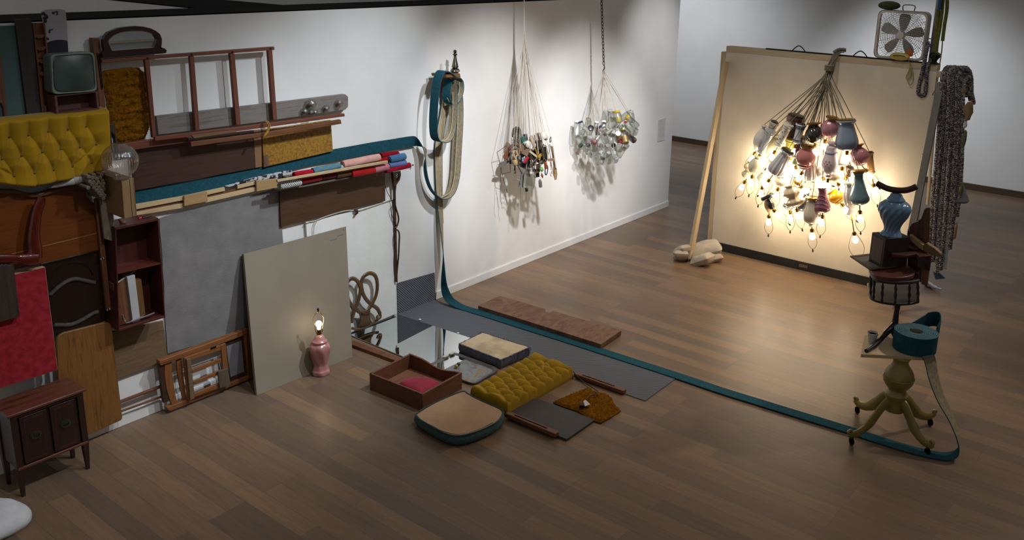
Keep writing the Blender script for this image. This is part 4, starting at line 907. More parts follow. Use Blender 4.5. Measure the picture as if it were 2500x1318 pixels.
def burl():
    m, nt, b = base('burl_wood', .6); v = mapped(nt, (1, 2.4, 1)); n = nd(nt, 'ShaderNodeTexNoise', Scale=3.2, Detail=8, Roughness=.7, Distortion=1.6); nt.links.new(v, n.inputs[0])
    nt.links.new(ramp(nt, n.outputs[0], ['#2e170f', '#5f3b26', '#70503a', '#7d5c42'], [.3, .42, .55, .75]), b.inputs['Base Color']); return m
e = [(1167, 746), (1220, 721.5), (1331, 754), (1329, 763), (1341, 763.5), (1350, 758.5), (1517, 806), (1467, 840)]
one('notched_plank', MB().prism([F(x, y, .055) for x, y in e], (0, 0, -.05)), burl(), 'brown burl plank with a notched edge lying on the floor', 'plank', bev=.003)
# cabinet
c0 = F(222, 1143); c1 = F(53, 1215); yf = (c0.y+c1.y)/2; x1, x0 = c0.x, c1.x
t = T('washstand_cabinet', 'small dark red-brown cabinet with two doors and tapered legs', 'cabinet', ((x0+x1)/2, yf+.17, 0))
M_CABT = wood('worn_cabinet_top', '#4a2418', '#63392a', '#351810', 0, 6, .4, coat=.2); M_CAB = wood('cabinet_wood', '#21100c', '#2e1711', '#180b08', 2, 6, .4, coat=.2)
zt = .617; zb = ZV(c0.x, c0.y, 1080)
xw = x1-x0; dep = WY-.135-yf-.02
ctp = [Vector((x0-.025, yf-.03, zt)), Vector((x1+.02, yf-.03, zt)), Vector((x1+.02, yf+dep, zt)), Vector((x0-.025, yf+dep, zt))]
MB().prism(ctp, (0, 0, -.022)).build('top', M_CABT, t, bev=.006)
MB().box(((x0+x1)/2, yf+dep/2, (zt-.024+zb)/2), (xw-.01, dep-.02, zt-.024-zb)).build('body', M_CAB, t, bev=.002)
MB().box(((x0+x1)/2, yf-.002, zb+.008), (xw, .02, .018)).build('lower_moulding', M_CABT, t, bev=.003)
MB().box(((x0+x1)/2, yf-.002, zt-.04), (xw, .016, .012)).build('upper_moulding', M_CABT, t, bev=.003)
for xx in (x0+.015, x1-.015):
    for yy in (yf+.012, yf+dep-.015):
        s = 1 if xx < (x0+x1)/2 else -1
        MB().prism([Vector((xx-.02, yy-.02, zt-.024)), Vector((xx+.02, yy-.02, zt-.024)), Vector((xx+.02, yy+.02, zt-.024)), Vector((xx-.02, yy+.02, zt-.024))], (0, 0, -(zt-.024-zb))).add([(xx-.02, yy-.02, zb), (xx+.02, yy-.02, zb), (xx+.02, yy+.02, zb), (xx-.02, yy+.02, zb)]+[(xx-.011, yy-.011, 0), (xx+.011, yy-.011, 0), (xx+.011, yy+.011, 0), (xx-.011, yy+.011, 0)], [(0, 1, 5, 4), (1, 2, 6, 5), (2, 3, 7, 6), (3, 0, 4, 7), (4, 5, 6, 7)]).build('leg', M_CAB, t, bev=.002)
hw = xw/2-.05
for k in (0, 1):
    cx = x0+.05+hw*(.5+k)+(k-.5)*.012; dz = zt-.06-zb-.02; dr = MB().box((cx, yf-.001, (zt-.05+zb+.02)/2), (hw-.01, .012, dz)).build('door', M_CAB, t, bev=.002)
    o4 = [Vector((cx-s*(hw/2-.03), yf-.0075, zz)) for s, zz in ((1, zb+.04), (-1, zb+.04), (-1, zt-.075), (1, zt-.075))]; cc = sum(o4, Vector())/4
    MB().ring(o4, [cc+(p-cc)*.955 for p in o4], (0, .004, 0)).build('panel_bead', wood('bead_wood', '#3d2015', '#4a2a1d', '#2e170f', 0, 6, .4), dr)
    hz_ = Vector((cx, yf-.008, (zt+zb)/2))
    MB().lathe([(.034, 0), (.034, .003), (.028, .005), (.022, .004), (.012, .006), (.0, .007)], 24, Matrix.Translation(hz_) @ Matrix.Rotation(math.pi/2, 4, 'X') @ Matrix.Diagonal((1.1, .8, 1, 1))).build('handle_plate', mottle('tarnished', '#4a463c', '#5a564b', 20, .4, .9), dr)
    MB().tube(spline([hz_+Vector((-.026, -.008, .003)), hz_+Vector((-.022, -.014, -.012)), hz_+Vector((0, -.016, -.02)), hz_+Vector((.022, -.014, -.012)), hz_+Vector((.026, -.008, .003))], 4), .0035, 6).build('handle', mottle('tarnished', '', ''), dr)
# white bag at the bottom left
P = [F(x, y, .05) for x, y in ((-60, 1240), (-20, 1222), (10, 1222), (40, 1226), (72, 1243), (76, 1255), (66, 1272), (30, 1292), (0, 1306), (-60, 1330))]
ct = sum(P, Vector())/len(P); P = spline(P+[P[0]], 4)[:-1]; n = len(P)
rs = [[ct+(p-ct)*s+Vector((0, 0, z+.008*noise.noise(p*9+Vector((s*5, 0, 0))))) for p in P] for s, z in ((.9, -.048), (1.02, -.02), (1.0, .005), (.9, .03), (.7, .052), (.4, .06), (.15, .062))]
mb = MB().add([v for r in rs for v in r], [(i*n+j, i*n+(j+1) % n, (i+1)*n+(j+1) % n, (i+1)*n+j) for i in range(6) for j in range(n)]+[tuple(range(n-1, -1, -1)), tuple(range(6*n, 7*n))])
one('white_pillow', mb, M_WHITEP, 'white cloth pillow on the floor in front of the cabinet', 'pillow', smooth=180)
# ---------------- the long teal carpet strip ----------------
HB = .055
def strap(name, cs, ws, parent, n=5, flip=True):
    c2 = spline(cs, n); w2 = spline(ws, n); return MB().ribbon(c2, [w.normalized()*HB*.98 for w in w2], .008, (1, 0) if flip else (0, 1), 0).build(name, [M_TEAL, M_BACK], parent, smooth=30)
t = T('carpet_strip', 'very long teal carpet strip from the wall, over the bracket, across the floor', 'carpet strip', W(1063, 727, .1))
UP = Vector((0, 0, 1)); OUT = Vector((0, -1, 0))
cs = [W(x, y, .022) for x, y in ((331, 483), (420, 467), (507, 451), (604, 425), (700, 402), (760, 388), (814, 379), (911, 361), (960, 353))]
c2 = cs+[W(1000, 346, .03), W(1018, 346, .055), W(1036, 362, .09), W(1039, 385, .10), W(1038, 410, .10), W(1043, 440, .10), W(1056, 468, .10), W(1078, 484, .10), W(1100, 470, .10), W(1111, 430, .10), W(1115, 370, .10), W(1119, 300, .1), W(1119, 240, .1), W(1112, 196, .1)]
ws = [UP]*9+[UP*.97+OUT*.1, Vector((-.35, -.35, .8)), Vector((-.83, -.5, .25)), Vector((-.72, -.69, 0)), Vector((-.5, -.86, 0)), Vector((-.42, -.9, 0)), Vector((-.35, -.93, 0)), Vector((-.15, -.98, 0)), Vector((.1, -1, 0)), Vector((.28, -.96, 0)), Vector((.3, -.95, 0)), Vector((.3, -.95, 0)), Vector((.2, -.98, 0)), OUT]
strap('wall_run', c2, ws, t)
lp = [(1108, 188), (1090, 175), (1074, 178), (1063, 220), (1058, 290), (1061, 335), (1076, 346), (1092, 341), (1103, 315), (1107, 270), (1107, 225), (1104, 194)]
strap('hanging_loop', [W(x, y, .24-.006*i) for i, (x, y) in enumerate(lp)], [OUT]*len(lp), t)
rg = [(1096, 192), (1091, 215), (1090, 240), (1099, 254), (1113, 245), (1122, 222), (1122, 200), (1116, 190)]
strap('small_loop', [W(x, y, .14) for x, y in rg], [OUT]*len(rg), t)
tl_ = [(1094, 196, .05), (1086, 260, .035), (1072, 345, .03), (1071, 400, .03), (1073, 470, .03), (1077, 540, .06), (1081, 600, .08), (1083, 640, .09)]
cs = [W(x, y, d) for x, y, d in tl_]; ws = [Vector((1, 0, 0))]*4+[Vector((.97, .15, 0)), Vector((.88, .45, 0)), Vector((.75, .66, 0)), Vector((.62, .78, 0))]
fl = [(1084, 690, .13), (1092, 722, .2)]
cs += [W(x, y, d) for x, y, d in fl]; ws += [Vector((.25, .97, 0)), Vector((-.4, .9, 0))]
flo = [(1130, 751), (1180, 766), (1240, 785), (1300, 804), (1390, 832), (1480, 861), (1650, 916), (1760, 953), (1860, 984), (1970, 1018), (2065, 1047), (2150, 1075), (2220, 1096), (2270, 1108), (2310, 1114)]
fp = [F(x, y, .012) for x, y in flo]
cs += [F(1106, 738, .045)]+fp
dirs = [(fp[min(i+1, len(fp)-1)]-fp[max(i-1, 0)]).normalized() for i in range(len(fp))]
ws += [Vector((-.9, .4, 0))]+[Vector((d.y, -d.x, 0)) if i > 0 else Vector((-.8, -.6, 0)) for i, d in enumerate(dirs)]
w_ = Vector((dirs[-1].y, -dirs[-1].x, 0))
for i in range(len(ws)-len(fp), len(ws)):
    d = dirs[i-(len(ws)-len(fp))]; v = Vector((-d.y, d.x, 0)); ws[i] = v if v.dot(Vector((-1, -1, 0))) > 0 else -v
# up from the floor to the pedestal top
tc = Vector((6.59, 1.594, 0))
last = ws[-1]
ris = [((2338, 1104), .05), ((2340, 1070), .16), ((2322, 1020), .28), ((2298, 975), .39), ((2280, 925), .52), ((2272, 885), .63), ((2266, 868), .69)]
g0 = fp[-1]
for k, ((x, y), zz) in enumerate(ris):
    cs.append(F(x, y, zz)); ws.append(last.lerp(Vector((0.8, -.6, 0)) if last.dot(Vector((.8, -.6, 0))) > 0 else Vector((-.8, .6, 0)), (k+1)/7))
strap('floor_run', cs, ws, t, 5, False)
mb = MB()
for k, off in enumerate((-.03, -.012, .008, .028)):
    c = [W(1086+off*200, 262, .042), W(1072+off*220, 345, .037), W(1071+off*220, 400, .037), W(1073+off*220, 470, .037), W(1077+off*200, 545, .04)]
    mb.tube(spline(c, 6), .0035, 5)
for off in (-.03, -.01, .012, .03):
    for path in ([(1078, 484), (1100, 470), (1111, 430), (1115, 370), (1119, 300), (1119, 240)],):
        mb.tube(spline([W(x-1.4, y-1.5, .10+off) for x, y in path], 6), .003, 5)
    mb.tube(spline([W(x-1.4, y-1.2, .165+off) for x, y in [(1076, 346), (1092, 341), (1103, 315), (1107, 270), (1107, 225)]], 6), .003, 5)
    mb.tube(spline([W(x+1, y-1.5, .14+off) for x, y in [(1091, 240), (1099, 252), (1112, 244), (1120.5, 222), (1121, 202)]], 6), .003, 5)
mb.build('glue_lines', M_GLUE, t)
# bracket and finial
t = T('wooden_bracket', 'curved brown wooden wall bracket holding the hanging teal strip', 'bracket', W(1106, 190, 0))
slab([(1090, 186), (1118, 183), (1125, 186), (1124, 192), (1112, 196), (1103, 205), (1098, 225), (1092, 242), (1088, 236), (1090, 210)], .08, .07).build('bracket', wood('bracket_wood', '#5c3a22', '#6b462b', '#492c18', 0, 6, .5), t, bev=.004)
slab([(1089, 183), (1123, 179), (1125, 187), (1090, 190)], .27, .2).build('arm', wood('bracket_wood', '', ''), t, bev=.004)
p = W(1111, 184, .2); kz = mpp(1111, 150, .2)
t = T('silver_finial', 'tall polished silver finial standing on the wooden bracket', 'finial', p)
MB().lathe([(r*kz, h*kz) for r, h in ((7, 0), (8, 1), (7.5, 3), (5, 5), (9, 7), (11, 11), (10, 16), (6, 18), (8.5, 20), (8, 24), (6, 32), (4, 42), (3.2, 48), (5.5, 50), (5.5, 52), (3, 54), (4.5, 57), (5, 59), (2.5, 62), (.1, 63))], 24, Matrix.Translation(p)).build('finial', mottle('worn_silver', '#8f897e', '#6f685d', 25, .22, 1), t)
MB().lathe([(8*kz, 6.8*kz), (11.6*kz, 11*kz), (9*kz, 16.2*kz)], 24, Matrix.Translation(p), ribs=12, amp=.05).build('beaded_collar', mottle('green_silver', '#5a5f50', '#6d7060', 30, .3, .9), t)
# ---------------- freestanding panel ----------------
XP = 9.75; YL, YR, ZP = 4.80, 2.40, 2.54
M_DRY = mottle('drywall', '#cfc4b0', '#d8cdb9', 3, .7, bmp=.02, bsc=50)
def Z(x, y, d=0): return X(x, y, XP-d)     # point on the panel's face, d in front of it
t = T('display_board', 'freestanding drywall panel on a pine stud frame behind the lamps', 'panel', (XP, (YL+YR)/2, 0))
MB().box((XP+.008, (YL+YR)/2, (.1+2.47)/2), (.016, YL-YR, 2.37)).build('drywall', M_DRY, t)
MB().box((XP+.053, (YL+YR)/2, 2.505), (.106, YL-YR, .066)).build('top_plate', wood('pine_y', '#b5a07f', '#c1ad8d', '#a8926f', 1, 8, .6), t, bev=.002)
MB().box((XP+.003, (YL+YR)/2, .052), (.03, YL-YR, .104)).build('black_base', mottle('rubber_base', '#1d1d1f', '#252527', 6, .5), t, bev=.003)
MB().box((XP+.045, YL+.032, 1.235), (.09, .06, 2.46)).build('edge_stud', M_PINEZ, t, bev=.002)
for k, yy in enumerate((YL-.02, YL-.62, YL-1.22, YL-1.8, YR+.02)):
    MB().box((XP+.062, yy, 1.235), (.088, .038, 2.46)).build('stud', M_PINEZ, t, bev=.002)
MB().box((XP+.062, (YL+YR)/2, .02), (.088, YL-YR, .038)).build('bottom_plate', wood('pine_y', '', ''), t)
pl_ = Z(1961, 648, .014); MB().box((XP-.0135, pl_.y, .055), (.004, .1, .032)).build('outlet_plate', mottle('outlet_cream', '#6a5b42', '#75664b', 6, .5), t, bev=.001)
mb = MB()
for dy in (-.035, -.012, .012, .035):
    for dz in (-.006, .006): mb.box((XP-.016, pl_.y+dy, .055+dz), (.001, .008, .006))
mb.build('outlet_slot', M_BLACK, t)
def brace(yy, label, m, lx, ws=.019, wn=.045):
    a = Vector((XP-.05, yy, 2.36)); b = Vector((lx, yy, 0)); s = Vector((0, ws, 0)); e = (a-b).normalized(); n = Vector((0, 1, 0)).cross(e).normalized()*wn
    t = T('diagonal_brace', label, 'brace', b)
    mb = MB().prism([b-n-s+e*.03, b+n-s+e*.03, a+n-s, a-n-s], s*2); mb.build('timber', m, t, bev=.002)
    mb = MB()
    for k in range(9):
        p = b.lerp(a, RN.uniform(.05, .97)); mb.ball(p+n*RN.uniform(-.7, .7)+s*1.02*(1 if yy > 3 else 1), .006, 6)
    mb.build('screw', M_DKMETAL, t)
yb_ = F(1690, 640).y
brace(yb_+.04, 'pine brace leaning from floor to the panel left edge, foot in sandbags', M_PINEZ, F(1690, 640).x)
brace(YR-.065, 'grey painted brace leaning at the panel right edge behind the blue vase', wood('grey_timber', '#77716a', '#837d75', '#69635c', 2, 6, .7), 9.15, .035, .019)
# sandbags
M_BAG = mottle('sandbag', '#a89c8e', '#b8ac9d', 9, .95, bmp=.3, bsc=90)
def bag(x, y, z, L, w, h, rot, tilt, label, m=None):
    p = F(x, y, z) if z < .5 else Vector((x, y, z)); M = Matrix.Translation(p) @ Matrix.Rotation(rot, 4, 'Z') @ Matrix.Rotation(tilt, 4, 'Y')
    def g(u, v):
        a, b = 2*u-1, 2*v-1; e = (max(0, 1-a**4)*max(0, 1-b**4))**.5
        return a, b, e
    mb = MB(); N = 16
    def s_(sg):
        def f(u, v):
            a, b, e = g(u, v); k = 1-.12*(1-abs(a))*(abs(b))
            q = Vector((a*L/2*(1-.08*b*b), b*w/2*k, sg*h/2*e*(1+.25*noise.noise(Vector((a*2, b*2, x*.1))))))
            return M @ q
        return f
    mb.grid(s_(1), N, N); mb.grid(s_(-1), N, N)
    return one('sandbag', mb, m or M_BAG, label, 'sandbag', 'sandbags around the brace foot', smooth=180)
bag(1663, 624, .06, .27, .18, .12, .5, .5, 'small sandbag leaning at the left side of the brace foot, lower one')
bag(1667, 611, .12, .24, .17, .11, 1.1, .6, 'upper dirty sandbag left of the brace foot')
bag(1722, 610, .11, .40, .30, .19, 2.2, .3, 'largest sandbag behind the brace foot')
bag(1715, 634, .07, .28, .2, .13, 1.5, .5, 'pale sandbag right in front of the brace foot')
bag(1737, 628, .05, .26, .2, .1, 2.4, .2, 'red-marked sandbag corner at right nearest the panel base', mottle('sandbag_red', '#b0a292', '#a8796a', 5, .95, lo=.45, hi=.7))
# hook rail on the top plate
t = T('hook_rail', 'black metal rail with two bent wire loops on the panel top', 'rail', Z(1970, 122, -.02))
MB().box((XP+.03, (Z(1868, 118).y+YR)/2, ZP+.006), (.04, Z(1868, 118).y-YR, .012)).build('bar', M_DKMETAL, t)
for x, y in ((1949, 118), (2099, 133)):
    p = Z(x, y); yy = p.y
    MB().tube(spline([Vector((XP+.02, yy+.075, ZP+.012)), Vector((XP+.02, yy+.04, ZP+.05)), Vector((XP+.02, yy, ZP+.07)), Vector((XP+.02, yy-.04, ZP+.05)), Vector((XP+.02, yy-.075, ZP+.012))], 5), .006, 6).build('wire_loop', M_DKMETAL, t)
# box fan
M_FANW = mottle('fan_plastic', '#b9b2a8', '#c3bcb2', 6, .5); M_FANG = mottle('fan_grille', '#a9a59d', '#b4b0a8', 8, .45); M_FANB = mottle('fan_blade', '#77736c', '#827e77', 6, .45)
fx = XP+.02; fq = [X(2143, 25, fx), X(2268, 28, fx), X(2255, 152, fx), X(2133, 138, fx)]
f0 = min(fq[2].z, fq[3].z)
sh = ZP+.014-f0
fy0, fy1 = (fq[0].y+fq[3].y)/2, (fq[1].y+fq[2].y)/2; fz0 = ZP+.014; fz1 = (fq[0].z+fq[1].z)/2
fc = Vector((fx, (fy0+fy1)/2, (fz0+fz1)/2)); fw = (fy0-fy1); fh = fz1-fz0
t = T('box_fan', 'beige square box fan standing on the panel top plate', 'fan', Vector((fx+.06, fc.y, fz0)))
fo = [Vector((fx, fc.y+s*fw/2, fc.z+r*fh/2)) for s, r in ((1, 1), (-1, 1), (-1, -1), (1, -1))]
o1 = rrect(fo, .13); o2 = [fc+(p-fc)*.965 for p in o1]
MB().ring(o1, o2, (.11, 0, 0)).build('casing', M_FANW, t, bev=.003)
MB().ring(o1, [fc+(p-fc)*.90 for p in o1], (.006, 0, 0)).build('front_rim', M_FANW, t)
mb = MB(); R0 = fw*.075
def clipr(a):   # distance from the centre to the rounded casing in direction a
    c, s = abs(math.cos(a))/(fw*.47), abs(math.sin(a))/(fh*.47); return 1/(c**5+s**5)**.2
NS = 60
for k in range(NS):
    a = 2*math.pi*k/NS; sw = .35
    mb.tube([fc+Vector((-.006-.012*(1-s), r*math.cos(a+sw*s), r*math.sin(a+sw*s))) for s in (0, .35, .7, 1) for r in [R0+(clipr(a+sw)-R0)*s]], .0016, 4)
for k in range(1, 12):
    r = R0+(fw*.47-R0)*k/11
    mb.tube([fc+Vector((-.006-.012*(1-k/11), r*math.cos(a), r*math.sin(a))) for a in [2*math.pi*q/40 for q in range(40)]], .0016, 4, closed=True)
mb.build('front_grille', M_FANG, t)
mb = MB()
for k in range(9):
    r = R0+(fw*.46-R0)*(k+1)/9
    mb.tube([fc+Vector((.1, r*math.cos(a), r*math.sin(a))) for a in [2*math.pi*q/32 for q in range(32)]], .0018, 4, closed=True)
for k in range(20):
    a = 2*math.pi*k/20; mb.tube([fc+Vector((.1, R0*math.cos(a), R0*math.sin(a))), fc+Vector((.1, clipr(a)*math.cos(a), clipr(a)*math.sin(a)))], .0018, 4)
mb.build('rear_grille', M_FANG, t)
hb_ = MB().lathe([(R0, 0), (R0*1.02, .008), (R0*.95, .014), (0, .016)], 24, Matrix.Translation(fc+Vector((-.012, 0, 0))) @ Matrix.Rotation(-math.pi/2, 4, 'Y')); hb_.build('hub_cap', M_FANW, t)
MB().lathe([(R0*.9, -.03), (R0*.9, .03), (0, .032)], 20, Matrix.Translation(fc+Vector((.05, 0, 0))) @ Matrix.Rotation(-math.pi/2, 4, 'Y')).build('motor', M_FANB, t)
for k in range(5):
    a = math.radians(90+72*k+4); rb = fw*.43
    def bl_(u, v): 
        r = R0*.8+(rb-R0*.8)*u; w = (.05+.055*math.sin(min(1, u*1.25)*math.pi*.62))*(1-max(0, u-.86)**2*22); ang = (v-.5)*w/ max(r, .06)*1.5
        ang = (v-.5)*w*1.35/(.1+r*.75); return fc+Vector((.04+(v-.5)*.035, -r*math.sin(a+ang-math.pi/2), r*math.cos(a+ang-math.pi/2)))
    mb = MB().grid(bl_, 10, 6); n = len(mb.v); mb.add([v+Vector((.003, 0, 0)) for v in mb.v], [tuple(reversed(f)) for f in mb.f]); mb.build('blade', M_FANB, t)
MB().tube(spline([fc+Vector((.05, .02, fh/2)), fc+Vector((.05, .02, fh/2+.055)), fc+Vector((.05, -.09, fh/2+.055)), fc+Vector((.05, -.09, fh/2))], 4), .005, 6).build('handle', M_DKMETAL, t)
p = X(2170, 22, fx+.05)
one('green_sponge', MB().ball((fx+.05, p.y, fz1+.045), .115, 20, (.75, 1, .4)), mottle('green_bristle', '#2c3417', '#3b4520', 40, 1, bmp=.8, bsc=110), 'dark green bristly oval pad on top of the box fan', 'pad')
# telephone
pA, pB = X(2172, 143, fx-.05), X(2220, 149, fx-.05)
t = T('telephone_handset', 'old yellow telephone handset hooked on the fan bottom', 'telephone', (pA+pB)/2)
M_TEL = mottle('yellow_plastic', '#a08f3a', '#ab9a44', 5, .35)
mid = (pA+pB)/2; mid.z = ZP+.05; L = (pA-pB).length
MB().grid(lambda u, v: mid+Vector((-.025*math.sin(math.pi*v), (u-.5)*-L, .085*(math.sin(math.pi*min(max(u, .001), .999))**.4)*(v-.45))), 24, 8).grid(lambda u, v: mid+Vector((.002, (u-.5)*-L, .085*(math.sin(math.pi*min(max(u, .001), .999))**.4)*(v-.45))), 24, 8).build('handset', M_TEL, t, smooth=60)
MB().tube(spline([mid+Vector((-.03, (u-.5)*-L*.6, .012+.008*math.sin(math.pi*u))) for u in (0, .25, .5, .75, 1)], 4), .003, 5).build('slot', M_DKMETAL, t)
def curl(path, r, pit, tr):
    P = spline(path, 10); out = []; L = 0
    for i in range(len(P)-1):
        e = P[i+1]-P[i]; n_ = max(1, int(e.length/.0013)); tt = e.normalized(); a = Vector((1, 0, 0)); a = (a-tt*a.dot(tt)).normalized(); b = tt.cross(a)
        for k in range(n_):
            s = k/n_; L += e.length/n_; ph = L/pit*2*math.pi; out.append(P[i]+e*s+a*r*math.cos(ph)+b*r*math.sin(ph))
    return MB().tube(out, tr, 4)
c = [X(x, y, fx-.04) for x, y in ((2218, 150), (2222, 162), (2217, 178), (2212, 188), (2218, 193), (2224, 180), (2223, 160))]
curl(c, .0065, .008, .0025).build('coiled_cord', M_TEL, t, smooth=60)
c = [X(x, y, fx-.045) for x, y in ((2222, 158), (2228, 180), (2228, 200), (2222, 207), (2217, 200), (2216, 190))]
MB().tube(spline(c), .006, 6).build('straight_cord', mottle('pale_tan_cord', '#8e8464', '#9a906f', 20, .6), t)
one('orange_tool', MB().prism([X(x, y, fx-.02) for x, y in ((2216, 121), (2224, 122), (2229, 130), (2227, 138), (2220, 138), (2214, 133))], (.012, 0, 0)), mottle('orange_plastic', '#b5521c', '#c05c24', 6, .4), 'orange plastic piece stuck on the lower fan grille', 'tool', bev=.004)
# braided strap, ornament, pole, straps
def braid_mat(name, cols, sc=85):
    if name in MATS: return MATS[name]
    m, nt, b = base(name, .95, 0, .05); v = mapped(nt, (1, 1, 1.3)); n = nd(nt, 'ShaderNodeTexVoronoi', Scale=sc); nt.links.new(v, n.inputs[0]); s = nd(nt, 'ShaderNodeSeparateColor'); nt.links.new(n.outputs['Color'], s.inputs[0])
    r = ramp(nt, s.outputs[0], cols); r.node.color_ramp.interpolation = 'CONSTANT'; nt.links.new(r, b.inputs['Base Color']); bump(nt, b, n.outputs[0], .8, .01); MATS[name] = m; return m
BR = braid_mat('rag_braid', ['#86827e', '#a8a49f', '#4a4a50', '#bdb8b2', '#6d5f63', '#918d88', '#5c626b', '#a39e98', '#74555b', '#b3aea8', '#36363b', '#9d9993'])
BRD = braid_mat('rag_braid_dark', ['#5c5a5f', '#7b7779', '#39393f', '#8d898a', '#5d444b', '#4a4f5c', '#9b9793', '#2c2c31'])
def braid(path, r, n=6, pit=.065, mb=None):   # rope of two twisted lumps
    mb = mb or MB(); P = spline(path, 8); L = 0; A = [[], [], []]
    for i in range(len(P)-1):
        e = P[i+1]-P[i]; k = max(1, int(e.length/.007)); tt = e.normalized(); a = Vector((1, .3, 0)); a = (a-tt*a.dot(tt)).normalized(); b = tt.cross(a)
        for q in range(k):
            s = q/k; L += e.length/k
            for j in range(3): ph = L/pit*2*math.pi+j*2.094; A[j].append(P[i]+e*s+a*r*.42*math.cos(ph)+b*r*.55*math.sin(ph))
    for a in A: mb.tube(a, [r*.62*(.95+.15*noise.noise(p*40)) for p in a], n)
    return mb
xs_ = fx-.03
c = [X(x, y, xs_) for x, y in ((2266, 102), (2260, 135), (2252, 175), (2244, 205), (2242, 225), (2247, 233), (2256, 232), (2260, 215), (2262, 180), (2268, 150))]
one('braided_strap', braid(c, .02), BRD, 'dark multicoloured braided strap looped over the panel top corner', 'strap', smooth=80)
p = X(2280, 156, fx); p.z = ZP+.002
t = T('dark_urn', 'small dark metal urn ornament at the panel top right corner', 'ornament', p)
kz = .0047
MB().lathe([(r*kz, h*kz) for r, h in ((9, 0), (9, 2), (5, 5), (6, 9), (11, 16), (12, 20), (9, 24), (4, 27), (5, 30), (2, 33), (1, 38))], 18, Matrix.Translation(p), ribs=9, amp=.05).build('urn', mottle('green_black', '#1a221e', '#232d28', 20, .3, .5), t)
t = T('white_pole', 'tall white pole standing behind the panel right end', 'pole', X(2274, 150, XP+.16))
pb = X(2274, 128, XP+.16); ptop = X(2279, -20, XP+.16)
MB().tube([Vector((pb.x, pb.y, 0)), Vector((pb.x, pb.y, ptop.z))], .022, 12).build('tube', mottle('white_tube', '#8f9094', '#999a9e', 6, .4), t)
MB().tube([Vector((pb.x, pb.y, pb.z+.05)), Vector((pb.x, pb.y, pb.z+.09))], .027, 12).build('collar', mottle('grey_collar', '#77787b', '#828386', 6, .4), t)
MB().tube([pb+Vector((-.02, .09, .14)), pb+Vector((.02, -.05, .14))], .005, 5).build('cross_pin', M_DKMETAL, t)
M_YG = mottle('yellow_green_rope', '#55581d', '#6a6b2c', 40, .95, bmp=.5, bsc=160)
t = T('hanging_straps', 'yellow-green fabric straps hanging at the top right beside the pole', 'strap', X(2290, 140, XP-.02))
for a, m in ((((2291, 20), (2288, 60), (2284, 100), (2282, 128)), M_YG), (((2303, -20), (2300, 25), (2294, 70), (2288, 105), (2285, 132)), M_YG), (((2312, -20), (2312, 20), (2306, 60), (2301, 100)), M_YG)):
    MB().tube(spline([X(x, y, XP-.01) for x, y in a]), .018, 8, flat=(-1, 0, 0)).build('strap', m, t, smooth=80)
MB().tube(spline([X(x, y, XP-.01) for x, y in ((2301, 98), (2299, 125), (2294, 158))]), .006, 6).build('cord', mottle('ochre_cord', '#6d5a2c', '#7a6635', 30, .9), t)
MB().tube([X(2296, -10, XP-.04), X(2293, 24, XP-.04)], .02, 10).build('blue_wrap', mottle('blue_tape', '#1f4a70', '#27557c', 10, .5), t)
# ---------------- braided rug on its arm ----------------
xr_ = XP-.02
t = T('rug_arm', 'pine arm with wire clamp sticking out at the panel right edge', 'arm', X(2292, 190, xr_))
MB().box((X(2289, 182, xr_+.02)+X(2338, 184, xr_+.02))/2, (.04, (X(2289, 182, xr_+.02)-X(2338, 184, xr_+.02)).length, .06)).build('arm', M_PINEZ, t, bev=.003)
MB().prism([X(x, y, xr_) for x, y in ((2286, 200), (2293, 200), (2266, 500), (2260, 500))], (.03, 0, 0)).build('upright', M_PINEZ, t, bev=.003)
MB().tube([X(x, y, xr_-.05) for x, y in ((2276, 232), (2282, 222), (2305, 224), (2316, 226), (2305, 234), (2284, 233))], .006, 6, closed=True).build('clamp', mottle('grey_clamp', '#5d6060', '#6a6d6d', 9, .4, .6), t)
t = T('braided_rug', 'long grey multicoloured braided rag rug draped over the pine arm', 'rug', X(2292, 690, xr_))
tops = [(2306, 183, 2300, 0), (2314, 172, 2308, 1), (2324, 163, 2316, 2), (2334, 158, 2325, 3), (2344, 160, 2334, 4), (2352, 168, 2342, 5)]
ends = [(2264, 610), (2270, 655), (2280, 690), (2293, 700), (2298, 660), (2312, 610), (2322, 560), (2330, 500)]
paths = [[(2300, 196), (2297, 260), (2290, 350), (2282, 440), (2273, 540), (2268, 600)], [(2307, 190), (2305, 260), (2298, 360), (2290, 450), (2283, 540), (2277, 640)], [(2316, 188), (2316, 260), (2309, 360), (2302, 450), (2294, 560), (2287, 668)], [(2326, 192), (2326, 270), (2320, 370), (2313, 470), (2305, 580), (2296, 660)], [(2336, 198), (2335, 280), (2330, 380), (2324, 470), (2315, 560), (2306, 640)], [(2344, 205), (2343, 290), (2339, 390), (2333, 480), (2325, 550), (2318, 610)], [(2351, 212), (2349, 300), (2347, 400), (2342, 470), (2335, 530)]]
for i, pth in enumerate(paths):
    x0, y0 = pth[0]; arch = [(x0+26, y0+30+i*2), (x0+24-i*1.5, y0-10), (x0+14, y0-24), (x0+4, y0-15)]
    c = [X(x, y, xr_+.16) for x, y in arch[:1]]+[X(arch[1][0], arch[1][1], xr_+.12), X(arch[2][0], arch[2][1], xr_+.05), X(arch[3][0], arch[3][1], xr_-.02)]+[X(x, y, xr_-.05-.01*(i % 2)) for x, y in pth]
    braid(c, .0225, 6).build('braid', BR if i % 2 == 0 else BRD, t, smooth=80)
for i in range(5):
    x0 = 2306+i*11; c = [X(x0-6, 188-i*2, xr_+.08), X(x0+6, 166, xr_+.02), X(x0+18, 172+i*3, xr_+.1), X(x0+20, 215+i*5, xr_+.12)]
    braid(c, .027, 6).build('braid', BR, t, smooth=80)
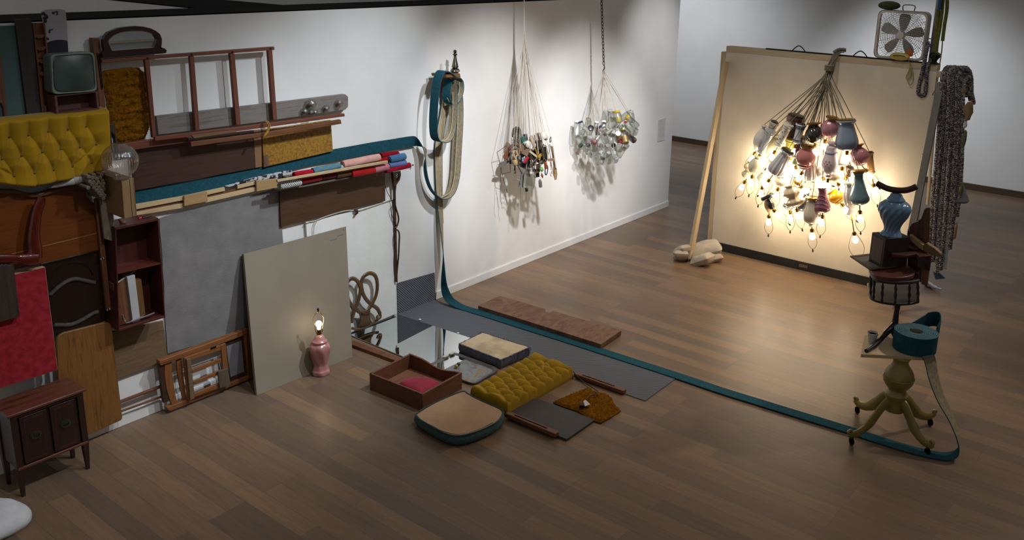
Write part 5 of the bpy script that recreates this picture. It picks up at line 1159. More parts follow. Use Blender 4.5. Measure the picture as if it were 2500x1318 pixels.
for j, (px, m) in enumerate((([(2344, 222), (2352, 216), (2358, 222), (2352, 230), (2345, 228)], mottle('tan_rag', '#7d6a52', '#8a765c', 14, .95)), ([(2352, 262), (2362, 250), (2374, 262), (2375, 296), (2362, 294), (2356, 280)], mottle('brown_rag', '#85694d', '#927558', 14, .95)), ([(2347, 320), (2356, 326), (2360, 362), (2348, 362)], mottle('olive_rag', '#5f5d45', '#6b694f', 14, .95)), ([(2350, 300), (2356, 296), (2362, 308), (2354, 312)], M_WHITEP), ([(2340, 448), (2348, 444), (2352, 478), (2341, 480)], mottle('olive_rag', '', '')), ([(2330, 540), (2337, 546), (2336, 580), (2329, 584)], mottle('brown_rag', '', '')))):
    x0, x1 = min(q[0] for q in px), max(q[0] for q in px); y0, y1 = min(q[1] for q in px), max(q[1] for q in px); c0 = X((x0+x1)/2, (y0+y1)/2, xr_-.06)
    mb = MB().ball(c0, 1, 16, (.02, (x1-x0)*.42*.0046, (y1-y0)*.5*.0046)); mb.v = [c0+(v-c0)*(1+.45*noise.noise(v*28+Vector((j, 0, 0)))) for v in mb.v]; mb.build('rag_end', m, t, smooth=180)
c = [X(2347, 370, xr_-.06), X(2345, 420, xr_-.06), X(2342, 470, xr_-.06)]
braid(c, .012, 5).build('thin_braid', BRD, t, smooth=80)
MB().lathe([(.005, .0), (.03, -.05), (.085, -.16), (.10, -.2), (.085, -.22), (.0, -.225)], 18, Matrix.Translation(X(2348, 442, xr_+.02))).build('grey_pouch', mottle('grey_pouch', '#66666a', '#727276', 9, .9), t)
MB().prism([X(x, y, xr_-.07) for x, y in ((2312, 560), (2317, 562), (2313, 630), (2311, 658), (2300, 655), (2302, 630))], (.01, 0, 0)).build('white_rag', mottle('pale_rag', '#85878b', '#909296', 9, .95), t)
MB().prism([X(x, y, xr_-.06) for x, y in ((2278, 664), (2292, 666), (2308, 680), (2284, 682))], (.015, 0, 0)).build('blue_rag', mottle('blue_rag', '#27384a', '#2f4154', 9, .95), t)
pts = [F(x, y, .03) for x, y in ((2262, 690), (2272, 696), (2284, 702), (2298, 706))]
MB().tube(spline(pts), [.03]*7+[.022]*6+[.012]*6, 7).build('rag_end', M_WHITEP, t, smooth=80)
# ---------------- hanging lamps ----------------
KX, KY = X(2023, 150, XP-.3).y, 2.5
KNOT = X(2022, 185, XP-.22)
M_COPPER = mottle('dark_cap', '#26221f', '#332e2a', 12, .4, .4)
PROF = {   # (radius share, height share) from the lamp's foot to its neck
 'egg': [(.45, 0), (.5, .03), (.3, .07), (.28, .12), (.6, .25), (.95, .45), (1, .6), (.85, .78), (.5, .92), (.3, 1)],
 'ball': [(.5, 0), (.55, .06), (.42, .1), (.62, .18), (.9, .34), (1, .53), (.92, .72), (.65, .9), (.3, .98), (.15, 1)],
 'cyl': [(1, 0), (1.05, .06), (.85, .1), (.9, .16), (.78, .22), (.75, .75), (.85, .8), (.72, .85), (.9, .93), (.5, 1)],
 'urn': [(.5, 0), (.55, .05), (.4, .1), (.62, .14), (.68, .25), (.95, .5), (1, .65), (.8, .82), (.35, .93), (.45, .96), (.3, 1)],
 'pear': [(.55, 0), (.6, .05), (.5, .12), (.52, .3), (.75, .55), (1, .78), (.92, .9), (.55, .98), (.2, 1)],
 'pot': [(.7, 0), (.75, .05), (.6, .1), (.65, .15), (.95, .35), (1, .55), (.8, .75), (.62, .8), (.7, .86), (.45, .93), (.5, .96), (.2, 1)],
 'gourd': [(.6, 0), (.6, .05), (.5, .1), (.85, .25), (.95, .38), (.6, .52), (.55, .56), (.95, .7), (1, .8), (.75, .92), (.3, 1)],
 'tulip': [(.8, 0), (.85, .05), (.7, .1), (.65, .16), (.8, .4), (1, .7), (.95, .85), (.8, .95), (.5, 1)],
 'disk': [(1, 0), (1.05, .1), (.95, .22), (.4, .26), (.35, .4), (.5, .6), (.5, .8), (.3, 1)],
 'flute': [(.7, 0), (.75, .05), (.6, .12), (.9, .3), (1, .45), (.7, .7), (.35, .82), (.5, .92), (.7, 1), (.2, 1.01)],
}
LAMPS = [
 # shape, foot px, neck px, bulb px, radius px, depth, glaze, rib count, twist, rib size, foot cap, label, harp size
 ('egg', (1866, 306), (1847, 366), (1836, 388), 14, .24, 'c9c6c2', 0, 0, 0, 0, 'white egg-shaped lamp highest at the left side of the cluster', 1),
 ('cyl', (1891, 298), (1858, 372), (1846, 396), 11, .16, 'b9b5ac', 0, 0, 0, 1, 'thin lamp with black foot disk at the upper left of the cluster', 1),
 ('cyl', (1883, 318), (1858, 376), (1852, 382), 12, .27, '9fa3a8', 12, 1, .03, 0, 'grey mottled column lamp next to the white egg lamp', 0),
 ('ball', (1893, 328), (1878, 386), (1886, 398), 18, .2, 'c9bf9a', 0, 0, 0, 0, 'cream round lamp behind the gold-flecked white column', 1),
 ('cyl', (1926, 303), (1899, 358), (1884, 385), 12, .34, 'd5d0c4', 0, 0, 0, 0, 'white column lamp with dark flecks leaning left', 1),
 ('disk', (1945, 283), (1925, 350), (1915, 380), 20, .22, '4a2f22', 0, 0, 0, 1, 'brown lamp with the widest black foot at the cluster top', 0),
 ('cyl', (1956, 303), (1944, 350), (1938, 372), 12, .3, 'c2c6cc', 0, 0, 0, 1, 'white lamp with navy bands below the cord bundle', 0),
 ('tulip', (1962, 336), (1944, 388), (1940, 404), 13, .26, '3a2226', 0, 0, 0, 1, 'dark plum lamp left of the pink pot lamp', 0),
 ('ball', (1987, 302), (1990, 350), (1994, 372), 20, .3, '22221f', 10, 1.5, .05, 2, 'black swirled round lamp with brass foot', 0),
 ('ball', (2033, 288), (2020, 336), (2008, 359), 20, .3, 'a8727e', 24, 1, .02, 2, 'dusty pink swirled round lamp at the cluster top', 0),
 ('tulip', (2066, 293), (2068, 366), (2067, 384), 26, .36, '77869a', 0, 0, 0, 2, 'large plain blue-grey lamp at the upper right', 0),
 ('pot', (1972, 357), (1962, 413), (1950, 436), 22, .4, 'b06f6a', 0, 0, 0, 2, 'salmon pink pot lamp in the middle of the cluster', 1),
 ('urn', (2031, 346), (2023, 434), (2018, 455), 18, .42, 'cdbfc2', 0, 0, 0, 0, 'white lamp painted with a pink flower medallion', 0),
 ('pear', (2060, 363), (2057, 405), (2054, 424), 15, .3, 'd3ccc0', 0, 0, 0, 0, 'small white lamp under the large blue-grey lamp', 1),
 ('ball', (2092, 356), (2104, 404), (2124, 430), 21, .3, 'b4747c', 28, 0, .025, 2, 'pink shell-ribbed round lamp at the right side', 1),
 ('pear', (2096, 418), (2099, 500), (2100, 534), 22, .42, '5e7880', 5, 1.1, .03, 2, 'teal-grey pear lamp with swirled relief at the right', 1),
 ('pear', (2008, 457), (2009, 519), (2006, 544), 18, .44, '855060', 3, 0, .02, 0, 'mauve pear lamp with scalloped relief', 1),
 ('urn', (1983, 483), (1982, 552), (1983, 578), 20, .42, 'c9bda8', 0, 0, 0, 2, 'cream urn lamp hanging lowest in the middle', 1),
 ('gourd', (1929, 452), (1944, 505), (1950, 528), 23, .4, 'c6b497', 10, 0, .04, 0, 'beige lobed lamp hanging left of the cream urn lamp', 1),
 ('pear', (1973, 458), (1957, 515), (1962, 476), 13, .3, '2b3242', 0, 0, 0, 0, 'navy lamp half hidden behind the cream urn lamp', 1),
 ('pot', (2030, 466), (2052, 496), (2063, 508), 17, .28, 'c99a14', 0, 0, 0, 0, 'bright yellow lamp behind the mauve pear lamp', 1),
 ('flute', (2072, 446), (2078, 523), (2088, 586), 15, .34, 'c7bcb4', 8, 0, .06, 0, 'pale fluted lamp on a long rod hanging lowest at right', 2),
 ('tulip', (1923, 368), (1889, 424), (1869, 452), 19, .42, 'b9b9be', 12, 0, .05, 1, 'white pleated lamp with dark collar tilted left', 1),
 ('gourd', (1834, 393), (1823, 436), (1811, 457), 14, .22, 'c9c09c', 0, 0, 0, 0, 'pale cream gourd lamp at the far left edge', 1),
 ('ball', (1850, 382), (1838, 424), (1834, 446), 15, .34, 'd8d2b4', 0, 0, 0, 0, 'ivory round lamp glowing beside the far left gourd lamp', 1),
 ('tulip', (1979, 395), (1978, 442), (1996, 446), 18, .32, 'd9cfc4', 14, 0, .04, 0, 'pearly white bell-shaped lamp behind the salmon pot lamp', 1),
 ('disk', (1873, 478), (1886, 510), (1897, 520), 15, .3, '1d1d1c', 0, 0, 0, 1, 'black curved lamp low at the left of the cluster', 1),
 ('egg', (1880, 468), (1878, 518), (1877, 543), 12, .24, 'c4a67c', 0, 0, 0, 0, 'tan lamp lowest at the left side', 1),
 ('egg', (1924, 485), (1929, 512), (1929, 532), 14, .26, '8d8a86', 10, 0, .05, 0, 'grey ribbed lamp under the beige lobed lamp', 1),
 ('pot', (1946, 432), (1951, 452), (1958, 457), 10, .36, 'a67a1e', 0, 0, 0, 2, 'small amber glass lamp above the cream urn lamp', 1),
 ('egg', (2032, 424), (2042, 446), (2054, 454), 14, .34, 'cbbf9c', 0, 0, 0, 0, 'cream pear-shaped lamp behind the yellow one', 1),
 ('cyl', (2122, 372), (2128, 424), (2136, 468), 10, .18, '7d5c34', 0, 0, 0, 1, 'brown lamp at the far right edge nearest the panel', 1),
 ('cyl', (1931, 338), (1922, 392), (1920, 418), 12, .24, 'b9a94a', 0, 0, 0, 2, 'olive yellow column lamp behind the white pleated lamp', 0),
 ('tulip', (1944, 385), (1942, 402), (1943, 412), 8, .34, '8fa06a', 0, 0, 0, 0, 'small pale green lamp left of the salmon pot lamp', 0),
 ('egg', (1862, 418), (1862, 452), (1858, 470), 14, .3, 'ddd6bd', 0, 0, 0, 0, 'white glowing lamp low on the left under the pleated lamp', 1),
 ('egg', (1904, 430), (1900, 456), (1896, 474), 15, .3, 'd8cdb8', 0, 0, 0, 0, 'cream lamp glowing above the black curved lamp', 1),
 ('pear', (1996, 410), (2008, 430), (2013, 444), 11, .3, 'c2b3a4', 0, 0, 0, 0, 'small beige lamp under the painted medallion lamp', 0),
 ('cyl', (2076, 408), (2068, 430), (2062, 440), 9, .24, '5a3a24', 0, 0, 0, 1, 'brown wooden lamp behind the teal-grey pear lamp', 0),
]
wire_m = mottle('lamp_cord', '#6a6250', '#7a725f', 40, .6)
rk = random.Random(5)
for i, (sh, a, b, c, rp, d, gl, ribs, tw, amp, cap, lab, hs) in enumerate(LAMPS):
    A, B, Cb = (X(x, y, XP-d) for x, y in (a, b, c)); k = (A-Z(a[0], a[1]+1, d)).length; Rr = rp*k*1.06
    M = frame(A, B); L = (B-A).length
    t = T('hanging_lamp', lab, 'lamp', A, 'lit lamps bunched upside down on cords')
    MB().lathe([(max(r*Rr, .001), h*L) for r, h in PROF[sh]], 28, M, ribs=ribs, tw=tw, amp=amp, sm=4).build('body', glaze(gl), t, smooth=60)
    if cap:
        MB().lathe([(Rr*.72*(1.2 if sh == 'disk' else 1), -.012), (Rr*.8*(1.2 if sh == 'disk' else 1), -.006), (Rr*.78*(1.2 if sh == 'disk' else 1), .003), (Rr*.6, .008)], 20, M).build('foot_ring', M_BRASS if cap == 2 else M_COPPER, t)
    def on(h, a):   # a point on the glazed body: share of its height, angle from the room-facing side
        pr = PROF[sh]; r = next((p0[0]+(p1[0]-p0[0])*(h-p0[1])/max(p1[1]-p0[1], 1e-6) for p0, p1 in zip(pr, pr[1:]) if p0[1] <= h <= p1[1]), .5)
        z = (B-A).normalized(); f = Vector((-1, 0, 0)); f = (f-z*f.dot(z)).normalized(); s = z.cross(f)
        return A+z*(h*L)+(f*math.cos(a)+s*math.sin(a))*(r*Rr*1.02)
    if 'flower medallion' in lab:
        mb = MB()
        for q in range(7): mb.ball(on(.58+.075*math.sin(q*6.283/6)*(q < 6), .42*math.cos(q*6.283/6)*(q < 6)), .0085, 8)
        mb.build('flower_medallion', mottle('petal_pink', '#b06a78', '#a8808a', 30, .3), t, smooth=180)
        MB().tube([on(.30, q*6.283/24) for q in range(24)], .008, 6, closed=True).build('blue_band', mottle('band_blue', '#6f7da8', '#7c89b2', 10, .2), t)
    if 'navy bands' in lab:
        for hh in (.08, .2, .8): MB().tube([on(hh, q*6.283/24) for q in range(24)], .005, 6, closed=True).build('navy_band', mottle('band_navy', '#232a44', '#2a3250', 10, .2), t)
    if 'dark flecks' in lab:
        mb = MB()
        for hh, a_ in ((.35, .3), (.5, -.5), (.62, .1), (.7, .6), (.28, -.2)): mb.ball(on(hh, a_), .007, 6)
        mb.build('flecks', mottle('fleck', '#4a4436', '#3a352a', 20, .5), t)
    if 'scalloped relief' in lab:
        mb = MB()
        for hh in (.3, .45, .6, .74): mb.tube([on(hh+.09*(q/6)**2, q*.17) for q in range(-6, 7)], .006, 6)
        mb.build('scallop_relief', glaze('855060'), t, smooth=180)
    LB = (Cb-B).length; rod = max(.008, LB-.075-.02)
    bulb_parts(t, frame_y(B, Cb) if LB > .02 else frame_y(B, B+(B-A)), .031, (0, .19, .24)[hs], (0, .052, .085)[hs], rod, None, .045)
    top = A+(A-B).normalized()*.012
    kn = KNOT+Vector((rk.uniform(-.02, .02), rk.uniform(-.035, .035), rk.uniform(-.04, .05)))
    mid = top.lerp(kn, .6)+Vector((.01, 0, -.012))
    MB().tube(spline([top, mid, kn, Vector((XP-.03+rk.uniform(-.02, .0), KNOT.y+rk.uniform(-.03, .03), ZP+.02)), Vector((XP+.06, KNOT.y+rk.uniform(-.05, .0), ZP+.035))], 4), .0045, 5).build('cord', wire_m, t, smooth=60)
mb = MB()
for k in range(5): mb.tube([KNOT+Vector((.03*math.cos(q), .045*math.sin(q), .06+k*.012)) for q in [2*math.pi*s/16 for s in range(16)]], .007, 5, closed=True)
mb.build('cord_tie', wire_m); tag(bpy.data.objects['cord_tie'], 'wrapped tie gathering the lamp cords under the panel top', 'tie')
mb = braid([Vector((XP-.03, KNOT.y+.03, ZP+.035)), Vector((XP+.03, KNOT.y, ZP+.065)), Vector((XP+.08, KNOT.y-.06, ZP+.06))], .02, 6, .05)
one('cord_knot', mb, wire_m, 'twisted knot of grey cords lying on the panel top', 'knot', smooth=80)
# ---------------- pedestal with stacked things ----------------
PC = Vector((6.59, 1.594, 0)); PZ = lambda py: ZV(PC.x, PC.y, py)
M_OLIVE = mottle('olive_gold_paint', '#7a6a30', '#877638', 6, .4, coat=.15, bmp=.05)
M_OLIVE2 = mottle('olive_gold_worn', '#8d7c48', '#7b6b37', 9, .4, coat=.15)
zb1 = PZ(872); z_c = {p: PZ(p) for p in (878, 905, 925, 940, 955, 962, 985, 1000)}
px_ = (F(2179, 1050)-F(2178, 1050)).length*.9
t = T('table_pedestal', 'olive-gold pedestal table base with four scrolled legs on casters', 'table base', PC)
kk = .00345
MB().lathe([(r*kk*1.08, z) for r, z in ((19, z_c[1000]), (20, z_c[985]), (20, PZ(972)), (23, PZ(966)), (23.5, PZ(960)), (18, PZ(954)), (17, PZ(949)), (24, PZ(940)), (29.5, PZ(930)), (30.5, PZ(921)), (29, PZ(911)), (25, PZ(902)), (18, PZ(892)), (15, PZ(884)), (15.5, PZ(878)), (19, zb1-.004))], 32, Matrix.Translation(PC)).build('column', M_OLIVE, t)
MB().tube([PC+Vector((30.6*kk*1.08*math.cos(a), 30.6*kk*1.08*math.sin(a), PZ(920))) for a in [2*math.pi*k/32 for k in range(32)]], .004, 6, closed=True).build('column_ring', M_OLIVE2, t)
CAST = [(6.232, 1.78), (6.458, 1.288), (6.93, 1.394), (6.746, 1.913)]
zh = z_c[985]
for cx, cy in CAST:
    e = Vector((cx-PC.x, cy-PC.y, 0)); R_ = e.length; e.normalize()
    pr_ = [(.05, zh+.03), (.085, zh+.04), (.13, zh-.005), (.185, zh-.095), (.245, zh-.185), (.30, zh-.235), (.36, zh-.262), (.41, zh-.258), (.435, zh-.235)]
    s = R_/.40; zmin = .085; k = (zh-zmin)/.262
    P = [PC+e*(r*s)+Vector((0, 0, zh-(zh-z_)*k)) for r, z_ in pr_]
    P = spline(P, 4); sd = Vector((-e.y, e.x, 0)); n = len(P)
    lg = MB().tube(P, [(.046-.02*i/n)*(1+.2*math.exp(-((i-n*.45)/2.2)**2)) for i in range(n)], 10, flat=tuple(sd)).build('leg', M_OLIVE, t, smooth=50)
    MB().tube([p+Vector((0, 0, .018))+e*.01 for p in P[4:-3]], .007, 6).build('leg_ridge', M_OLIVE2, lg)
    MB().tube(spline([P[-1]+Vector((0, 0, -.005)), P[-1]+e*.012+Vector((0, 0, .015)), P[-1]-e*.012+Vector((0, 0, .024)), P[-1]-e*.022+Vector((0, 0, .008))], 4), .010, 8, ).build('leg_scroll', M_OLIVE2, lg)
    q = PC+e*(R_+.0); cs_ = MB().tube([q+Vector((0, 0, .085)), q+Vector((0, 0, .05))], .008, 8).ball(q+Vector((0, 0, .07)), .014, 10).build('caster', M_BRASS, t)
    MB().lathe([(.012, -.012), (.026, -.011), (.028, 0), (.026, .011), (.012, .012)], 20, Matrix.Translation(q+Vector((0, 0, .028))) @ Matrix.Rotation(math.pi/2, 4, 'X') @ Matrix.Rotation(.7, 4, 'Y')).build('wheel', M_BLACK, cs_)
# the board on top
bz = PZ(866)
bq = [F(2110, 819, bz), F(2262, 838, bz), F(2262, 872, bz), F(2102, 864, bz)]
bq[1] = bq[0]+(bq[2]-bq[3])
one('pine_top_board', MB().prism(bq, (0, 0, -.028)), wood('pale_board', '#b39b79', '#c0a987', '#a48c6a', 1, 7, .6), 'pale square board on top of the olive-gold pedestal', 'board', bev=.002)
def B(x, y, dz=0): return F(x, y, bz+dz)
# teal roll
rc = B(2232, 851); h = .145
t = T('carpet_roll', 'coiled end of the teal carpet strip standing on the pale board', 'carpet roll', rc)
e = B(2282, 850)-B(2182, 850); Rm = .5*(B(2182, 858)-B(2281, 858)).length
pts = []; ws = []
for k in range(0, 9*24+1):
    a = -k/24*2*math.pi+1.2; r = Rm*(.30+.70*k/(9*24)); pts.append(rc+Vector((r*math.cos(a), r*math.sin(a), h/2+.004))); ws.append(Vector((0, 0, h/2)))
MB().ribbon(pts, ws, .009, (0, 1), 2).build('coil', [M_TEAL, M_BACK, mottle('coil_edge', '#54808f', '#3f6878', 40, .95)], t, smooth=50)
end = pts[-1]; cs = [end]
for (x, y), dz in (((2284, 842), .10), ((2290, 822), .13), ((2284, 805), .14), ((2262, 802), .13), ((2230, 812), .1), ((2195, 822), .075)):
    cs.append(B(x, y, 0)+Vector((0, 0, dz)))
b0 = rc+Vector((Rm*1.05*math.cos(.3), Rm*1.05*math.sin(.3), 0))
loop = [B(2282, 838)+Vector((0, 0, h*.55)), B(2290, 826)+Vector((0, 0, h*.7)), B(2284, 812)+Vector((0, 0, h*.8)), B(2258, 812)+Vector((0, 0, h*.75)), B(2225, 821)+Vector((0, 0, h*.5)), B(2190, 826)+Vector((0, 0, .05)), B(2176, 826)+Vector((0, 0, .03))]
MB().ribbon(spline(loop, 6), [Vector((0, 0, .062))]*19+[Vector((0, 0, .05))]*6+[Vector((0, .02, .03))]*12, .008, (0, 1)).build('loose_tail', [M_TEAL, M_TEAL], t, smooth=50)
# paint cup
p = B(2128, 839)
t = T('paint_cup', 'small white paint-stained cup on the pale board corner', 'cup', p)
MB().lathe([(.027, 0), (.034, .06), (.041, .088), (.044, .09), (.043, .095), (.038, .094), (.033, .07)], 20, Matrix.Translation(p)).build('cup', mottle('cup_white', '#b5b0ab', '#cfcac4', 14, .4), t)
MB().lathe([(.0, .078), (.036, .08)], 20, Matrix.Translation(p)).build('paint', M_BLACK, t)
# tripod table with gallery shelf
M_TRI = wood('black_wood', '#141013', '#1e181a', '#0d0a0c', 2, 6, .5, coat=.1)
tp = B(2180, 826); TZ = lambda py: ZV(tp.x, tp.y, py)
z0 = TZ(738); zt_ = TZ(668)
t = T('tripod_stand', 'black tripod stand with half-round spindled shelf on top', 'stand', tp)
MB().lathe([(.012, TZ(818)), (.022, TZ(814)), (.025, TZ(806)), (.022, TZ(796)), (.024, TZ(786)), (.018, z0-.06), (.022, z0-.03), (.03, z0-.005)], 16, Matrix.Translation((tp.x, tp.y, 0))).build('stem', M_TRI, t)
for q in (B(2114, 861), B(2205, 838), B(2173, 812)):
    v = q-Vector((tp.x, tp.y, bz)); hl_ = TZ(790)-bz; P = [Vector((tp.x, tp.y, bz+hl_)), Vector((tp.x, tp.y, bz+hl_*.9))+v*.1, Vector((tp.x, tp.y, bz+hl_*.66))+v*.3, Vector((tp.x, tp.y, bz+hl_*.38))+v*.52, Vector((tp.x, tp.y, bz+hl_*.16))+v*.78, Vector((tp.x, tp.y, bz+.016))+v]
    MB().tube(spline(P, 5), [.024]*12+[.02]*8+[.016]*6, 8).build('leg', M_TRI, t, smooth=60)
# half-round shelf: its straight back turned away to the right
ctr = Vector((tp.x, tp.y, 0))
def SH(x, y, z): return F(x, y, z)
g = [(2120, 690), (2124, 722), (2150, 735), (2185, 741), (2220, 740), (2244, 734)]
low = [SH(x, y, z0) for x, y in ((2117, 690), (2121, 716), (2128, 728), (2150, 736), (2185, 741), (2222, 740), (2245, 735), (2243, 690))]
MB().prism(spline(low[:7], 4)+[low[7]], (0, 0, -.018)).build('lower_shelf', M_TRI, t, bev=.004)
upp = [SH(x, y, zt_) for x, y in ((2119, 632), (2121, 655), (2130, 676), (2152, 686), (2186, 690), (2222, 689.5), (2244, 686), (2243, 640))]
MB().prism(spline(upp[:7], 4)+[upp[7]], (0, 0, -.016)).build('upper_shelf', M_MAHOG, t, bev=.004)
MB().tube(spline([p+Vector((0, 0, .004)) for p in upp[:7]], 4), .010, 8).build('upper_rim', mottle('worn_rim', '#1f1416', '#2b1d1e', 30, .3, coat=.3), t)
for k in (1, 2, 3, 4, 5, 6, 7):
    a, b = low[k].lerp(ctr+Vector((0, 0, z0)), .07), upp[k].lerp(ctr+Vector((0, 0, zt_)), .07); L = (b-a).length
    MB().lathe([(.006, 0), (.011, L*.08), (.006, L*.16), (.011, L*.3), (.013, L*.4), (.008, L*.55), (.012, L*.7), (.006, L*.85), (.009, L)], 10, frame(a, b)).build('spindle', M_TRI, t)
ua = zt_+.012
def U(x, y, z=0): return F(x, y, ua+z)
top_ = [U(x, y) for x, y in ((2124, 648), (2123, 663), (2134, 678), (2160, 685), (2200, 686), (2228, 680), (2231, 668), (2205, 655))]
one('wooden_slab', MB().prism(spline(top_+[top_[0]], 4)[:-1], (0, 0, .03)), wood('worn_red_wood', '#47201a', '#5d3226', '#351512', 0, 6, .45, coat=.2), 'worn reddish wooden slab on top of the spindled shelf', 'slab', bev=.005)
u2 = ua+.035
def V(x, y, z=0): return F(x, y, u2+z)
# wooden block under the vase
fl, fr = V(2153, 656), V(2213, 651); hb = ZV(fl.x, fl.y, 583)-u2
dv = (fr-fl).normalized(); bk_ = Vector((-dv.y, dv.x, 0)); bk_ = bk_ if bk_.x > 0 else -bk_
bd = .17
t = T('wooden_box', 'dark brown upright wooden box carrying the blue vase', 'box', (fl+fr)/2+bk_*bd/2)
M_BX = wood('aged_box', '#2a1a17', '#38241f', '#1f1210', 2, 5, .5)
MB().prism([fl, fr, fr+bk_*bd, fl+bk_*bd], (0, 0, hb)).build('body', M_BX, t, bev=.003)
iv = [fl+bk_*.02+Vector((0, 0, .03)), fl+bk_*(bd-.02)+Vector((0, 0, .03)), fl+bk_*(bd-.02)+Vector((0, 0, hb-.02)), fl+bk_*.02+Vector((0, 0, hb-.02))]
MB().prism([p-dv*.002 for p in iv], dv*.001).build('side_inset', wood('pale_inset', '#5d4638', '#6b5243', '#4e392d', 2, 5, .6), t)
# blue vase
vz = u2+hb; vc = (fl+fr)/2+bk_*bd*.5; vc = Vector((vc.x, vc.y, vz))
kv = (F(2189, 580, vz)-F(2190, 580, vz)).length*1.0
zz = lambda py: ZV(vc.x, vc.y, py)-vz
t = T('blue_vase', 'glossy blue ginger jar with swirled ribs and lid', 'vase', vc)
hv = zz(489); kk2 = .0031
rb = .118
MB().lathe([(rb*.72, 0), (rb*.7, hv*.03), (rb*.55, hv*.1), (rb*.5, hv*.2), (rb*.6, hv*.34), (rb*.82, hv*.52), (rb*.98, hv*.68), (rb, hv*.78), (rb*.92, hv*.88), (rb*.7, hv*.96), (rb*.52, hv)], 84, Matrix.Translation(vc), ribs=14, tw=-1.5, amp=.04, sm=5).build('body', glaze('5b7c9b', '6686a4', .12), t, smooth=80)
h2 = zz(472)
MB().lathe([(rb*.56, hv-.006), (rb*.6, hv+.004), (rb*.52, hv+.016), (rb*.42, hv+(h2-hv)*.55), (rb*.36, h2-.006), (rb*.25, h2), (0.001, h2+.001)], 32, Matrix.Translation(vc)).build('lid', glaze('5b7c9b', '6686a4', .12), t, smooth=80)
# crest rail balanced on the vase
cr = [(2140, 445), (2152, 452), (2168, 459), (2189, 463), (2210, 463), (2226, 459), (2239, 453)]
zc = vz+h2+.022
vv = ray(2189, 463); tt_ = (vc.x-CAM.x)/vv.x
P = spline([X(x, y, vc.x+.004*(x-2189)*.0) for x, y in cr], 5); dzz = (vc.z+h2+.024)-P[15].z
P = [p+Vector((0, 0, dzz)) for p in P]
t = T('crest_rail', 'curved dark red wooden crest rail balanced on the blue vase lid', 'chair rail', Vector((vc.x, vc.y, vz+h2)))
MB().tube(P, [.014]+[.024]*(len(P)-2)+[.016], 10, flat=(1, 0, 0)).build('rail', M_MAHOG, t, smooth=60)
# tray frame to the left
t = T('frame_tray', 'greyish brown wooden picture frame lying flat under the wooden box', 'frame', V(2140, 640))
ft = [V(x, y, .012) for x, y in ((2075, 624), (2140, 616.5), (2190, 650), (2124, 657))]
ct = sum(ft, Vector())/4
MB().ring(ft, [ct+(p-ct)*.82 for p in ft], (0, 0, -.012)).build('frame', wood('grey_brown_frame', '#3d322b', '#4b3f36', '#302722', 0, 6, .5), t, bev=.003)
MB().prism([ct+(p-ct)*.84-Vector((0, 0, .006)) for p in ft], (0, 0, -.004)).build('backing', mottle('grey_backing', '#625c52', '#6c665b', 5, .6), t)
# notched shelf and side pieces right of the box
a = V(2167, 640); b = V(2243, 652)
t = T('notched_shelf', 'small red-brown shelf with a dark notch in front of the wooden box', 'shelf', fl.lerp(fr, .6)-bk_*.08)
M_RB = wood('red_brown_board', '#3a1a17', '#4a2520', '#2b1211', 0, 5, .45)
s0 = fl.lerp(fr, .22)-bk_*.03; s1 = fr-bk_*.12; sh = ZV(s0.x, s0.y, 621)-u2
s2 = fr+dv*.10+Vector((0, 0, 0))
out_ = [s0, s1.lerp(s0, .0), s1+dv*.12, fr+dv*.12, fr]
MB().prism([s0+Vector((0, 0, sh-.02)), s0.lerp(s1, .55)+Vector((0, 0, sh-.02)), s1+dv*.02+bk_*.06+Vector((0, 0, sh-.02)), s1+dv*.0+Vector((0, 0, sh-.02)), s1+dv*.12+Vector((0, 0, sh-.02)), fr+dv*.10+Vector((0, 0, sh-.02)), fr+Vector((0, 0, sh-.02)), fl.lerp(fr, .3)+Vector((0, 0, sh-.02))], (0, 0, .022)).build('shelf_board', M_RB, t, bev=.002)
MB().prism([s1+dv*.10, s1+dv*.12, fr+dv*.12, fr+dv*.10], (0, 0, sh-.021)).build('side_panel', M_RB, t, bev=.002)
r0 = fr+dv*.06
one('side_board', MB().prism([Vector((r0.x, r0.y, u2+sh+.004)), Vector((r0.x, r0.y, u2+sh+.004))+dv*.09, Vector((r0.x, r0.y, u2+sh+.004))+dv*.09+bk_*.2, Vector((r0.x, r0.y, u2+sh+.004))+bk_*.2], (0, 0, .012)), M_RB, 'little red-brown board lying on the notched shelf', 'board', bev=.002)
# standing bracket boards at right
xb = fr.x+.14
def Q(x, y, d=0): return X(x, y, xb-d)
t = T('scalloped_bracket', 'scratched red-brown scalloped board with upright post right of the vase', 'bracket', Q(2252, 694))
fo_ = [(2220, 567), (2219, 556), (2226, 546), (2240, 540), (2249, 533), (2256, 512), (2260, 508), (2268, 508), (2268, 590), (2256, 600), (2240, 588)]
MB().prism([Q(x, y) for x, y in fo_], (.02, 0, 0)).build('scalloped_board', wood('scratched_red', '#4a2a22', '#5a372d', '#3b1f19', 2, 5, .4), t, bev=.003)
MB().prism([Q(x, y, .012) for x, y in ((2256, 512), (2262, 507), (2271, 507), (2268, 592), (2254, 592))], (.01, 0, 0)).build('edge_batten', M_BROWNZ, t, bev=.002)
zf = Q(2250, 695).z
MB().prism([Q(x, y) for x, y in ((2250, 606), (2262, 606), (2268, 660), (2263, 698), (2249, 694))], (.03, 0, 0)).build('upright_post', wood('light_post', '#6e4b33', '#7d573d', '#5d3e29', 2, 6, .5), t, bev=.003)
MB().prism([Q(x, y, -.01) for x, y in ((2216, 560), (2250, 606), (2248, 690), (2216, 650))], (.012, 0, 0)).build('back_board', M_RB, t)
t = T('broken_rail', 'split pale wooden rail lying across the scalloped bracket', 'rail', Q(2255, 610, .06))
